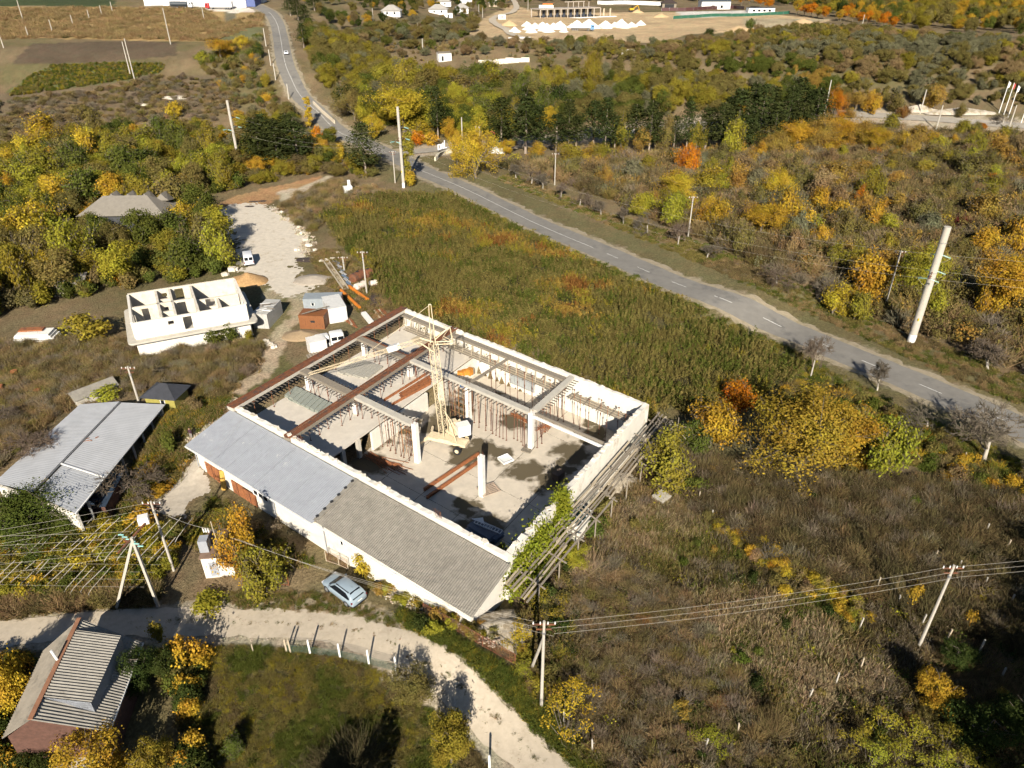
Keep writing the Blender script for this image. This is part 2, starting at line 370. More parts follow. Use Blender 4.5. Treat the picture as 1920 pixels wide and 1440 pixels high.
def ground():
    ys = np.concatenate([np.linspace(-60, 24, 30)[:-1], np.geomspace(24, 2600, 560)])
    s = np.linspace(-1, 1, 430)
    Y = np.repeat(ys[:, None], len(s), 1); X = s[None, :]*(np.maximum(Y, 0)*.92+36)
    Z = hgt(X, Y); nR, nC = X.shape
    me = bpy.data.meshes.new('ground'); me.vertices.add(nR*nC); me.vertices.foreach_set('co', np.stack([X, Y, Z], -1).ravel())
    i = (np.arange(nR-1)[:, None]*nC+np.arange(nC-1)[None, :]).ravel(); q = np.stack([i, i+1, i+nC+1, i+nC], 1)
    me.loops.add(q.size); me.loops.foreach_set('vertex_index', q.ravel()); me.polygons.add(len(q)); me.polygons.foreach_set('loop_start', np.arange(0, q.size, 4)); me.polygons.foreach_set('loop_total', np.full(len(q), 4))
    me.update(); me.shade_smooth()
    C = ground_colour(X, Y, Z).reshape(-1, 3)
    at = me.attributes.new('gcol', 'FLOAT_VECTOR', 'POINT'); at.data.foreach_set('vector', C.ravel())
    me.materials.append(GM); o = bpy.data.objects.new('ground', me); COL.objects.link(o)
    return tag(o, kind='structure')
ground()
def patch(name, pxpoly, mat, cell=.3, dz=.02, jit=1.2, hole=None):
    P = [G(*p)[:2] for p in pxpoly]; A = np.array(P)
    xs = np.arange(A[:, 0].min()-1, A[:, 0].max()+1, cell); ys = np.arange(A[:, 1].min()-1, A[:, 1].max()+1, cell)
    X, Y = np.meshgrid(xs, ys); JX = X+(fbm(X*.45, Y*.45, 71)-.5)*2*jit+(vnoise(X*2.5, Y*2.5, 73)-.5)*jit; JY = Y+(fbm(X*.45, Y*.45, 72)-.5)*2*jit+(vnoise(X*2.5, Y*2.5, 74)-.5)*jit
    ins = inpoly(JX, JY, P); nC = len(xs)
    Z = hgt(X, Y)+dz; idx = {}; vs = []; fs = []
    def vid(i, j):
        if (i, j) not in idx: idx[(i, j)] = len(vs); vs.append((X[i, j], Y[i, j], Z[i, j]))
        return idx[(i, j)]
    for i in range(len(ys)-1):
        for j in range(nC-1):
            if ins[i, j] and ins[i+1, j] and ins[i, j+1] and ins[i+1, j+1]:
                fs.append((vid(i, j), vid(i, j+1), vid(i+1, j+1), vid(i+1, j)))
    return tag(MB().add(vs, fs).build(name, mat), kind='structure')
ASPH = M('asphalt', (.20, .187, .165), .9, .16, .5, .004, col2=(.145, .138, .126), thr=.55)
GRAV = M('pale_gravel', (.47, .40, .305), .95, .13, 1.6, .03, col2=(.40, .335, .25), thr=.55)
YARD = M('crushed_stone', (.56, .50, .41), .95, .16, 1.2, .04, col2=(.44, .37, .27), thr=.57)
LINE = M('road_marking', (.56, .55, .52), .8, .25, 3, 0, col2=(.30, .29, .27), thr=.58)
FINE = catmull(ROAD[::3], .7)
tag(strip('road_shoulder', FINE, 9.4, M('shoulder_sand', (.30, .25, .17), .95, .25, 1.2, .03, col2=(.24, .20, .12), thr=.5), .03, 1.7, nx=6), kind='structure')
tag(strip('road', FINE, 6.9, ASPH, .05, .25), kind='structure')
tag(strip('side_road', SIDE, 5.2, M('worn_asphalt', (.30, .27, .225), .9, .2, .4), .046, .3), kind='structure')
tag(strip('gravel_track', TRK, 3.5, GRAV, .05, .55, nx=10), kind='structure')
tag(strip('village_track', VIL, 5.0, GRAV, .05, .8), kind='structure')
# painted centre line: dashes on the near part, solid towards the junction
seg = np.r_[0, np.cumsum(np.linalg.norm(np.diff(ROAD, axis=0), axis=1))]
jy = int(np.argmin(np.abs(ROAD[:, 0]-G(745, 298)[0])+np.abs(ROAD[:, 1]-G(745, 298)[1])))
def seg_line(d0, d1, name, off=0.0):
    i = np.linspace(d0, d1, max(2, int((d1-d0)/1.5)+1)); P = np.c_[np.interp(i, seg, ROAD[:, 0]), np.interp(i, seg, ROAD[:, 1])]
    tag(strip(name, P, .16, LINE, .066, 0, off, nx=1), kind='structure')
d = 0.0
dsolid = float(seg[int(np.argmin(np.hypot(*(ROAD-G(1110, 464)[:2]).T)))])
off0 = 3.3
while d < dsolid-4: seg_line(d+off0, d+off0+3.4, 'road_dash'); d += 9.2
seg_line(dsolid, seg[jy]-6, 'centre_line')
seg_line(seg[jy]+8, seg[-1]-60, 'centre_line')
patch('gravel_yard', [(396, 398), (440, 380), (500, 382), (545, 400), (575, 440), (578, 470), (560, 500), (572, 525), (590, 542), (560, 556), (535, 560), (505, 545), (470, 530), (445, 505), (440, 450), (402, 425)], YARD, .3, .02, 2.6)
patch('concrete_yard', [(282, 935), (330, 890), (372, 858), (396, 905), (398, 925), (350, 945), (345, 975), (300, 965)], M('yard_concrete', (.43, .38, .31), .95, .2, 1.5, .02), .25, .02, .5)
# ================================================================ PLANT PROTOTYPES
def mesh_np(name, V, F, mats, lv=None, mi=None):
    me = bpy.data.meshes.new(name); V = np.asarray(V, float); F = np.asarray(F, np.int64); k = F.shape[1]
    me.vertices.add(len(V)); me.vertices.foreach_set('co', V.ravel())
    me.loops.add(F.size); me.loops.foreach_set('vertex_index', F.ravel()); me.polygons.add(len(F))
    me.polygons.foreach_set('loop_start', np.arange(0, F.size, k)); me.polygons.foreach_set('loop_total', np.full(len(F), k))
    if mi is not None: me.polygons.foreach_set('material_index', mi)
    me.update()
    if lv is not None:
        a = me.attributes.new('lv', 'FLOAT_VECTOR', 'POINT'); a.data.foreach_set('vector', np.asarray(lv, float).ravel())
    for m in mats: me.materials.append(m)
    return me
def unit(v): return v/np.maximum(np.linalg.norm(v, axis=-1, keepdims=True), 1e-9)
def leaves(rng, C, out, size, up=.35, rnd=1.0, asp=.7):
    """one bent leaf-clump card per centre, facing roughly out"""
    n = len(C); nv = unit(out+rng.normal(0, rnd*.55, (n, 3))+np.array([0, 0, up])); a = unit(np.cross(nv, rng.normal(0, 1, (n, 3)))); b = np.cross(nv, a)
    s = size*rng.uniform(.6, 1.4, (n, 1)); V = np.stack([C-a*s*.5-b*s*asp*.5*.4, C+a*s*.1-b*s*asp*.5, C+a*s*.5+b*s*asp*.1, C-a*s*.05+b*s*asp*.5+nv*s*.15], 1)
    F = np.arange(4*n).reshape(n, 4); l = np.c_[rng.uniform(0, 1, n), rng.uniform(0, 1, n), np.zeros(n)]
    return V.reshape(-1, 3), F, np.repeat(l, 4, 0)
def clump_tint(rng, C, l):
    ph = rng.uniform(0, 6, 3); f = 1.3
    q = .5+.5*np.sin(C[:, 0]*f+ph[0])*np.sin(C[:, 1]*f+ph[1])*np.sin(C[:, 2]*f*1.2+ph[2])
    q = np.repeat(q, 4); l = l.copy(); l[:, 1] = .35*l[:, 1]+.65*q; l[:, 0] = .75*l[:, 0]+.25*q
    return l
def crown(seed, nb, nl, zc, rx, rz, br, ls, shell=.5, droop=0, fray=.14):
    """leaf cards on many uneven clumps; some stray outwards so that the outline frays and gaps show"""
    rng = np.random.default_rng(seed)
    d = unit(rng.normal(0, 1, (nb, 3))); rr = rng.uniform(.2, 1, (nb, 1))**.45; B = d*rr*np.array([rx, rx, rz]); B[:, 2] += zc
    lob = 1+.22*np.sin(2*np.arctan2(d[:, 1], d[:, 0])+rng.uniform(0, 6))+.16*np.sin(3*np.arctan2(d[:, 1], d[:, 0])+rng.uniform(0, 6)); B[:, :2] *= (lob*rng.uniform(.85, 1.1, nb))[:, None]
    rad = br*rng.uniform(.45, 1.4, nb)
    k = rng.choice(nb, nl, p=rad**2/np.sum(rad**2)); o = unit(rng.normal(0, 1, (nl, 3))+np.array([0, 0, .25]))
    q = rng.uniform(shell, 1.1, (nl, 1)); st = rng.random((nl, 1)) < fray; q = np.where(st, q*rng.uniform(1.1, 1.7, (nl, 1)), q)
    C = B[k]+o*rad[k, None]*q*np.array([1, 1, .85]); C[:, 2] -= droop*np.hypot(C[:, 0], C[:, 1])
    C[:, 2] = np.maximum(C[:, 2], .12)
    g = unit(C-np.array([0, 0, zc])); V, F, l = leaves(rng, C, unit(o+.5*g), ls)
    return V, F, clump_tint(rng, C, l)
def tubes_np(segs, n=5):
    V = []; F = []
    for p, q, r0, r1 in segs:
        m = MB(); m.tube(p, q, r0, r1, n, False); o = len(V); V += m.v; F += [tuple(i+o for i in f) for f in m.f]
    return V, F
def limbs(seed, h, r, nbr, spread, top):
    rng = np.random.default_rng(seed); segs = []; p = np.zeros(3)
    pts = [np.array([0, 0, -.3])]+[np.array([rng.normal(0, .03*h), rng.normal(0, .03*h), h*f]) for f in (.2, .4, .6)]
    for i in range(3): segs.append((pts[i], pts[i+1], r*(1-.22*i), r*(1-.22*(i+1))))
    for i in range(nbr):
        b = pts[1+i % 3]; a = i*2.4+rng.uniform(0, .8); e = np.array([math.cos(a)*spread, math.sin(a)*spread, top])*rng.uniform(.7, 1)
        e[2] = max(e[2], b[2]+.2*h); mdl = b*.5+e*.5+rng.normal(0, .05*h, 3); segs += [(b, mdl, r*.42, r*.26), (mdl, e, r*.26, r*.08)]
    return tubes_np(segs, 6)
def bare(seed, h, spread, depth=4, r0=.16, fan=3, twig=.014, upw=.55, stem=.32, f0=.45):
    rng = np.random.default_rng(seed); S = []
    def go(p, d, ln, r, k):
        q = p+d*ln; S.append((p, q, r, max(r*.62, twig*.5), k))
        if k == 0: return
        for i in range(fan if k > 1 else fan+2):
            nd = unit(d+rng.normal(0, spread, 3)+np.array([0, 0, upw*.3])); f = rng.uniform(f0, 1)
            go(p+d*ln*f, nd, ln*rng.uniform(.55, .85), max(r*.55, twig), k-1)
    go(np.array([0, 0, -.2]), unit(np.array([rng.normal(0, .1), rng.normal(0, .1), 1])), h*.32, r0, depth)
    return S
def seg_mesh(S, tris=True):
    V = []; F = []
    for p, q, r0, r1, k in S:
        d = unit(q-p); a = unit(np.cross(d, [.3, .5, .8])); b = np.cross(d, a); o = len(V); n = 5 if k >= 3 else 3
        for e, r in ((p, r0), (q, r1)):
            for i in range(n): t = 2*math.pi*i/n; V.append(e+a*r*math.cos(t)+b*r*math.sin(t))
        F += [(o+i, o+i+n, o+(i+1) % n+n, o+(i+1) % n) for i in range(n)]
    return np.array(V), np.array(F)
PROTO = {}
def proto(kind, name, V, F, l, mat, trunk=None, tmat=None, w=1, h=1):
    """keeps meshes; w and h are the drawn width and height in metres"""
    cm = mesh_np(name, V, F, [mat], l)
    tm = None
    if trunk is not None:
        tm = bpy.data.meshes.new('trunk'); tm.from_pydata([tuple(map(float, v)) for v in trunk[0]], [], [tuple(map(int, f)) for f in trunk[1]]); tm.update(); tm.materials.append(tmat or BARK); tm.shade_smooth()
    PROTO.setdefault(kind, []).append(dict(crown=cm, trunk=tm, w=w, h=h))
def cat_(*a):
    V = []; F = []; L = []; o = 0
    for v, f, l in a: V.append(v); F.append(np.asarray(f)+o); L.append(l); o += len(v)
    return np.vstack(V), np.vstack(F), np.vstack(L)
for s_ in range(4):                                       # round broadleaf, 8 m high
    proto('broad', 'crown', *crown(100+s_, 40, 4600, 4.8, 2.6, 2.6, .95, .27), FOL, limbs(s_, 8, .17, 7, 2.2, 6.2), w=6.6, h=8.2)
for s_ in range(2):                                       # big open-grown, leafy to the ground
    proto('full', 'crown', *crown(200+s_, 60, 10500, 3.2, 3.2, 2.4, .85, .195), FOL, limbs(20+s_, 6.5, .18, 8, 2.6, 5), w=8, h=6.6)
for s_ in range(3):                                       # bush, 2.6 m
    proto('bush', 'crown', *crown(300+s_, 18, 1300, 1.15, 1.0, .85, .5, .19), FOL, limbs(30+s_, 2.2, .05, 5, .8, 1.8), w=3.1, h=2.6)
for s_ in range(2):                                       # sparse leafy shrub with visible stems
    S_ = bare(60+s_, 3.2, .75, 3, .05, 4, .010); V_, F_ = seg_mesh(S_); tips = np.array([q for p, q, a, b, k in S_ if k == 0]); rng_ = np.random.default_rng(s_)
    C_ = np.repeat(tips, 3, 0)+rng_.normal(0, .16, (len(tips)*3, 3)); v2, f2, l2 = leaves(rng_, C_, unit(C_-np.array([0, 0, 1])), .22)
    proto('sparse', 'crown', v2, f2, clump_tint(rng_, C_, l2), FOL, (V_, F_), BARK, w=3.6, h=3.6)
for s_ in range(2):                                       # poplar
    proto('poplar', 'crown', *crown(400+s_, 34, 2600, 7, .9, 6.3, .75, .36), FOL, limbs(40+s_, 13, .2, 4, .6, 10), w=3, h=14)
for s_ in range(3):                                       # pine: whorled layers
    rng_ = np.random.default_rng(500+s_); Cs = []; Os = []
    for k in range(11):
        z = 3.2+k*.82; R = (3.1-2.0*(k/10)**1.6)*rng_.uniform(.7, 1.2)
        for a in np.arange(0, 6.28, .75)+rng_.uniform(0, 1):
            ln = R*rng_.uniform(.7, 1.1); m = 26; f = rng_.uniform(.25, 1, m)
            c = np.c_[np.cos(a)*ln*f, np.sin(a)*ln*f, z+.25*f*ln-.05+rng_.normal(0, .10, m)]+rng_.normal(0, .2, (m, 3)); Cs.append(c); Os.append(np.c_[np.full(m, math.cos(a)), np.full(m, math.sin(a)), np.full(m, .9)])
    C_ = np.vstack(Cs); v2, f2, l2 = leaves(rng_, C_, unit(np.vstack(Os)), .42, .4, .8, .4)
    proto('pine', 'crown', v2, f2, clump_tint(rng_, C_, l2), FOL, tubes_np([((0, 0, -.3), (.1, 0, 6), .2, .14), ((.1, 0, 6), (0, 0, 12), .14, .03)], 6), M('pine_bark', (.30, .24, .19), .9, .3, 4), w=6, h=12.5)
for s_ in range(3):                                       # bare walnut: limewashed trunk
    S_ = bare(610+s_, 7.5, .66, 5, .17, 4, .021, .5); big = [q for q in S_ if q[4] >= 5]; rest = [q for q in S_ if q[4] < 5]
    V_, F_ = seg_mesh(rest); ll = np.c_[np.random.default_rng(s_).uniform(0, 1, (len(V_), 2)), np.zeros(len(V_))]
    # branches drawn as the crown (mixed 5/3-sided segments have quads only)
    proto('bare', 'crown', V_, F_, ll, TWIG, seg_mesh(big), LIME, w=7, h=7)
for s_ in range(3):                                       # brush: leafless thicket clump
    rng_ = np.random.default_rng(700+s_); n = 260; b0 = rng_.normal(0, .22, (n, 3)); b0[:, 2] = 0; dr = unit(np.c_[rng_.normal(0, .55, (n, 2)), np.ones(n)]); ln = rng_.uniform(.9, 2.1, (n, 1)); e = b0+dr*ln+rng_.normal(0, .12, (n, 3))
    st = rng_.uniform(.25, .8, (n, 1)); b1 = b0+(e-b0)*st; dd = unit(dr+rng_.normal(0, .6, (n, 3))); e2 = b1+dd*ln*.5
    P = np.vstack([b0, b1]); Q = np.vstack([e, e2]); sd = unit(np.cross(Q-P, rng_.normal(0, 1, P.shape)))*.02
    V_ = np.stack([P-sd, P+sd, Q+sd*.5, Q-sd*.5], 1).reshape(-1, 3); V_[:, 2] = np.maximum(V_[:, 2], -.05)
    proto('brush', 'crown', V_, np.arange(len(V_)).reshape(-1, 4), np.repeat(np.c_[rng_.uniform(0, 1, (2*n, 2)), np.zeros(2*n)], 4, 0), TWIG, w=2.4, h=2)
for s_ in range(5):                                       # patch of dry grass, wind-laid one way
    rng_ = np.random.default_rng(800+s_); n = 170; cc = rng_.uniform(-.8, .8, (9, 2)); b0 = np.c_[cc[rng_.integers(0, 9, n)]+rng_.normal(0, .2, (n, 2)), np.zeros(n)]; lean = rng_.normal(0, .35, 2)
    dr = unit(np.c_[rng_.normal(0, .5, (n, 2))+lean, np.ones(n)*.9]); e = b0+dr*rng_.uniform(.3, .85, (n, 1)); sd = unit(np.cross(dr, rng_.normal(0, 1, (n, 3))))*rng_.uniform(.016, .036, (n, 1))
    V_ = np.stack([b0-sd, b0+sd, e+sd*.3, e-sd*.3], 1).reshape(-1, 3)
    proto('tuft', 'tuft', V_, np.arange(4*n).reshape(-1, 4), np.repeat(np.c_[rng_.uniform(0, 1, (n, 2)), np.zeros(n)], 4, 0), GRS, w=2, h=.7)
for s_ in range(4):                                       # patch of upright leafy shoots, 2.4 m across
    rng_ = np.random.default_rng(820+s_); Cs = []; Os = []
    for i in range(13):
        b0 = np.r_[rng_.uniform(-1.1, 1.1, 2), 0]; hh = rng_.uniform(.8, 1.9); ax = unit(np.r_[rng_.normal(0, .2, 2), 1.]); m = int(26*hh)
        f = rng_.uniform(.15, 1, m)**.8; ph = rng_.uniform(0, 6.28, m); rr = (.10+.24*(1-f))*rng_.uniform(.5, 1.3, m); Cs.append(b0+ax*hh*f[:, None]+np.c_[np.cos(ph)*rr, np.sin(ph)*rr, np.zeros(m)]); Os.append(np.c_[np.cos(ph), np.sin(ph), np.full(m, .5)])
    C_ = np.vstack(Cs); v2, f2, l2 = leaves(rng_, C_, unit(np.vstack(Os)), .17, .3, .7, .55); proto('shoot', 'crown', v2, f2, clump_tint(rng_, C_, l2), FOL, w=2.4, h=1.9)
for s_ in range(4):                                       # airy vase-shaped small tree: leaf sprays on visible branches
    S_ = bare(70+s_, 6.4, .68, 4, .10, 5, .014, .6, .30, .08); V_, F_ = seg_mesh(S_); rng_ = np.random.default_rng(s_+40); tips = np.array([p*.5+q*.5 for p, q, a_, b_, k in S_ if k == 0]); tips = tips[rng_.random(len(tips)) < .75]
    C_ = np.repeat(tips, 10, 0)+rng_.normal(0, .24, (len(tips)*10, 3)); C_[:, 2] = np.maximum(C_[:, 2], .2); v2, f2, l2 = leaves(rng_, C_, unit(C_-np.array([0, 0, 2.2])), .185, .3, .9, .6)
    wd = 2*np.percentile(np.hypot(C_[:, 0], C_[:, 1]), 93); proto('airy', 'crown', v2, f2, clump_tint(rng_, C_, l2), FOL, (V_, F_), BARK, w=wd, h=np.percentile(C_[:, 2], 98))
for s_ in range(2):                                       # large spreading tree, many fine leaf sprays
    S_ = bare(90+s_, 9.5, .62, 5, .2, 4, .016, .6, .26, .1); V_, F_ = seg_mesh([q for q in S_ if q[4] >= 1]); rng_ = np.random.default_rng(s_+60); tips = np.array([p*.4+q*.6 for p, q, a_, b_, k in S_ if k == 0]); tips = tips[rng_.random(len(tips)) < .62]
    C_ = np.repeat(tips, 18, 0)+rng_.normal(0, .27, (len(tips)*18, 3)); C_[:, 2] = np.maximum(C_[:, 2], .2); v2, f2, l2 = leaves(rng_, C_, unit(C_-np.array([0, 0, 3.0])), .135, .3, .9, .6)
    proto('grand', 'crown', v2, f2, clump_tint(rng_, C_, l2), FOL, (V_, F_), BARK, w=2*np.percentile(np.hypot(C_[:, 0], C_[:, 1]), 93), h=np.percentile(C_[:, 2], 98))
for s_ in range(2):                                       # dense leafless thorn bush, 4 m across
    rng_ = np.random.default_rng(720+s_); n = 900; b0 = np.c_[rng_.normal(0, .5, (n, 2)), np.zeros(n)]; dr = unit(np.c_[rng_.normal(0, 1.0, (n, 2))+b0[:, :2]*.8, np.ones(n)]); e = b0+dr*rng_.uniform(.6, 2.3, (n, 1))+rng_.normal(0, .15, (n, 3)); b1 = b0+(e-b0)*rng_.uniform(.3, .9, (n, 1)); e2 = b1+unit(dr+rng_.normal(0, .8, (n, 3)))*rng_.uniform(.3, .9, (n, 1))
    P = np.vstack([b0, b1]); Q = np.vstack([e, e2]); sd = unit(np.cross(Q-P, rng_.normal(0, 1, P.shape)))*.011; V_ = np.stack([P-sd, P+sd, Q+sd*.5, Q-sd*.5], 1).reshape(-1, 3); V_[:, 2] = np.maximum(V_[:, 2], -.05)
    proto('thorn', 'crown', V_, np.arange(len(V_)).reshape(-1, 4), np.repeat(np.c_[rng_.uniform(0, 1, (2*n, 2)), np.zeros(2*n)], 4, 0), TWIG, w=4.2, h=2.4)
for s_ in range(2):                                       # tall leafy weeds and low green plants
    rng_ = np.random.default_rng(850+s_); n = 70; C_ = rng_.normal(0, .28, (n, 3)); C_[:, 2] = rng_.uniform(.05, .5, n)
    v2, f2, l2 = leaves(rng_, C_, unit(C_+[0, 0, .2]), .16); proto('herb', 'herb', v2, f2, l2, FOL, w=.9, h=.55)
for s_ in range(2):                                       # sumac-like: rosettes on bare stems
    rng_ = np.random.default_rng(900+s_); Cs = []; Os = []; sg = []
    for i in range(9):
        a = rng_.uniform(0, 6.28); rr = rng_.uniform(.2, 1.5); t = np.array([math.cos(a)*rr, math.sin(a)*rr, rng_.uniform(1.6, 2.7)]); sg.append((np.array([t[0]*.3, t[1]*.3, 0]), t, .03, .012))
        m = 70; ph = rng_.uniform(0, 6.28, m); rad = rng_.uniform(.1, .55, m); Cs.append(t+np.c_[np.cos(ph)*rad, np.sin(ph)*rad, .1-.3*rad+rng_.normal(0, .05, m)]); Os.append(np.c_[np.cos(ph)*.3, np.sin(ph)*.3, np.ones(m)])
    C_ = np.vstack(Cs); v2, f2, l2 = leaves(rng_, C_, unit(np.vstack(Os)), .15, .4, .5, .45); proto('sumac', 'crown', v2, f2, clump_tint(rng_, C_, l2), FOL, tubes_np(sg, 4), BARK, w=3.2, h=2.9)
TREEN = [0]
NAMES = dict(broad='broadleaf_tree', full='broadleaf_tree', bush='shrub', sparse='thin_shrub', poplar='poplar_tree', pine='pine_tree', bare='bare_tree', airy='tall_shrub', grand='broadleaf_tree', thorn='bare_shrub', sumac='sumac_shrub', brush='bare_shrub')
CATS = dict(broad='tree', full='tree', bush='shrub', sparse='shrub', poplar='tree', pine='tree', bare='tree', airy='shrub', grand='tree', thorn='shrub', sumac='shrub', brush='shrub')
COLS = dict(yellow=(.46, .32, .035), gold=(.41, .245, .03), orange=(.46, .16, .015), lime=(.29, .265, .032), green=(.095, .108, .022), dgreen=(.045, .058, .015), pine=(.050, .060, .019), olive=(.17, .138, .044), ochre=(.31, .195, .045), rust=(.22, .10, .03), amber=(.29, .20, .03), silver=(.17, .16, .09), brown=(.15, .112, .052), dbrown=(.09, .07, .035), red=(.10, .018, .018), tan=(.24, .165, .08), straw=(.33, .25, .145), ygreen=(.235, .19, .028), grey=(.18, .145, .10), bark=(.15, .118, .088))
def tint_of(c, rng=random, v=.14):
    a = COLS[c]; k = 1+rng.uniform(-v, v); return [max(.004, a[0]*k*(1+rng.uniform(-.08, .08))), max(.004, a[1]*k), max(.003, a[2]*k)]
def plant(kind, p, wm, hm, colour, label, group=None, rz=None, var=None):
    """one plant as a thing: an empty with its crown and trunk (meshes shared between alike plants)"""
    L = PROTO[kind]; d_ = L[TREEN[0] % len(L) if var is None else var % len(L)]; TREEN[0] += 1
    istree = kind == 'airy' and ' tree' in label; root = bpy.data.objects.new('broadleaf_tree' if istree else NAMES[kind], None); COL.objects.link(root); root.location = tuple(map(float, p)); root.empty_display_size = .5
    root.rotation_euler = (0, 0, random.uniform(0, 6.28) if rz is None else rz); root.scale = (wm/d_['w'], wm/d_['w'], hm/d_['h'])
    tag(root, label, 'tree' if istree else CATS[kind], group)
    c = bpy.data.objects.new('branches' if kind in ('bare', 'brush', 'thorn') else 'crown', d_['crown']); COL.objects.link(c); c.parent = root; c['tint'] = tint_of(colour)
    if d_['trunk']:
        t = bpy.data.objects.new('trunk' if kind not in ('bush', 'sparse', 'sumac') else 'stems', d_['trunk']); COL.objects.link(t); t.parent = root
    return root
def plant_px(kind, cx, yb, wpx, hpx, colour, label, group=None, **k):
    p = G(cx, yb); m = mpp(p); el = math.atan2(CAMZ-p[2], p[1]); wm = wpx*m
    hm = max(.5*wm*.6, (hpx*m-wm*math.sin(el)*.45)/math.cos(el)) if kind not in ('poplar', 'pine') else hpx*m/math.cos(el)
    if kind in ('airy', 'full') and wm > 7.5: kind = 'grand'
    return plant(kind, p, wm, hm, colour, label, group, **k)
def scatter(name, label, cat, kind, pts, sc, tint, rz=None):
    """ground cover nobody could count: one object, plants set out by geometry nodes"""
    n = len(pts); me = bpy.data.meshes.new(name); me.vertices.add(n); me.vertices.foreach_set('co', np.asarray(pts, float).ravel()); me.update()
    protos = PROTO[kind] if isinstance(kind, str) else sum([PROTO[k] for k in kind], [])
    def at(nm, ty, data, key):
        a = me.attributes.new(nm, ty, 'POINT'); a.data.foreach_set(key, np.ascontiguousarray(data).ravel())
    sc = np.asarray(sc, float); sc = sc if sc.ndim == 2 else np.repeat(sc[:, None], 3, 1)
    at('sc', 'FLOAT_VECTOR', sc, 'vector'); at('tint', 'FLOAT_VECTOR', tint, 'vector')
    at('rot', 'FLOAT_VECTOR', np.c_[np.zeros((n, 2)), RNG.uniform(0, 6.28, n)], 'vector'); at('pid', 'INT', RNG.integers(0, len(protos), n).astype(np.int32), 'value')
    o = bpy.data.objects.new(name, me); COL.objects.link(o); tag(o, label, cat, kind='stuff')
    ng = bpy.data.node_groups.new(name, 'GeometryNodeTree'); ng.interface.new_socket('Geometry', in_out='INPUT', socket_type='NodeSocketGeometry'); ng.interface.new_socket('Geometry', in_out='OUTPUT', socket_type='NodeSocketGeometry')
    N = ng.nodes; gi = N.new('NodeGroupInput'); go = N.new('NodeGroupOutput'); iop = N.new('GeometryNodeInstanceOnPoints'); jn = N.new('GeometryNodeGeometryToInstance')
    for d_ in protos:
        if 'po' not in d_: d_['po'] = bpy.data.objects.new('leafage', d_['crown'])
        oi = N.new('GeometryNodeObjectInfo'); oi.inputs[0].default_value = d_['po']; oi.transform_space = 'ORIGINAL'; ng.links.new(oi.outputs['Geometry'], jn.inputs[0])
    def na(nm, ty):
        q = N.new('GeometryNodeInputNamedAttribute'); q.data_type = ty; q.inputs[0].default_value = nm; return q.outputs[0]
    ng.links.new(gi.outputs[0], iop.inputs['Points']); ng.links.new(jn.outputs[0], iop.inputs['Instance']); iop.inputs['Pick Instance'].default_value = True
    ng.links.new(na('pid', 'INT'), iop.inputs['Instance Index']); er = N.new('FunctionNodeEulerToRotation'); ng.links.new(na('rot', 'FLOAT_VECTOR'), er.inputs[0]); ng.links.new(er.outputs[0], iop.inputs['Rotation']); ng.links.new(na('sc', 'FLOAT_VECTOR'), iop.inputs['Scale'])
    ng.links.new(iop.outputs[0], go.inputs[0]); md = o.modifiers.new('plants', 'NODES'); md.node_group = ng
    return o
def sample(pxpoly, n=None, dens=None, avoid=(), mind=0.0):
    """random points on the ground inside a pixel outline; avoid = list of (polyline, distance)"""
    # densify outline so perspective edges map well
    P = []
    for i in range(len(pxpoly)):
        a, b = np.array(pxpoly[i], float), np.array(pxpoly[(i+1) % len(pxpoly)], float)
        for f in np.linspace(0, 1, 5)[:-1]: P.append(G(*(a+(b-a)*f))[:2])
    A = np.array(P); ar = abs(sum(A[i, 0]*A[i-1, 1]-A[i-1, 0]*A[i, 1] for i in range(len(A))))/2
    if n is None: n = int(ar*dens)
    out = np.zeros((0, 2))
    for _ in range(60):
        q = np.c_[RNG.uniform(A[:, 0].min(), A[:, 0].max(), 4*n+50), RNG.uniform(A[:, 1].min(), A[:, 1].max(), 4*n+50)]
        q = q[inpoly(q[:, 0], q[:, 1], P)]
        for pl, dd in avoid:
            if len(q): q = q[dist_poly(q[:, 0], q[:, 1], pl) > dd]
        if mind and len(q):
            keep = list(out)
            for pt in q:
                if len(keep) >= n: break
                if not keep or np.min(np.sum((np.array(keep)-pt)**2, 1)) > mind*mind: keep.append(pt)
            out = np.array(keep).reshape(-1, 2)
        else: out = np.vstack([out, q])
        if len(out) >= n: break
    out = out[:n]
    return np.c_[out, hgt(out[:, 0], out[:, 1])]
for s_ in range(3):                                       # broken stones
    rng_ = np.random.default_rng(950+s_); vs_ = []; fs_ = []
    for i in range(9):
        c_ = np.r_[rng_.normal(0, .5, 2), 0]; b_ = np.array([[x, y, z] for z in (-.5, .5) for x, y in ((-.5, -.5), (.5, -.5), (.5, .5), (-.5, .5))])*rng_.uniform(.1, .42, 3)+rng_.normal(0, .03, (8, 3)); a_ = rng_.uniform(0, 3); R_ = np.array([[math.cos(a_), -math.sin(a_), 0], [math.sin(a_), math.cos(a_), 0], [0, 0, 1]]); b_ = b_@R_.T+c_+[0, 0, .06]; o_ = len(vs_); vs_ += list(b_); fs_ += [[o_+j for j in f] for f in ((0, 3, 2, 1), (4, 5, 6, 7), (0, 1, 5, 4), (1, 2, 6, 5), (2, 3, 7, 6), (3, 0, 4, 7))]
    proto('stone', 'stones', np.array(vs_), np.array(fs_), np.repeat(np.c_[rng_.uniform(0, 1, (9, 2)), np.zeros(9)], 8, 0), TWIG, w=1.4, h=.3)
COLS['stone'] = (.46, .40, .31); COLS['stone2'] = (.34, .28, .20)
def not_built(P, polys):
    m = np.ones(len(P), bool)
    for q in polys: m &= ~inpoly(P[:, 0], P[:, 1], q)
    return P[m]
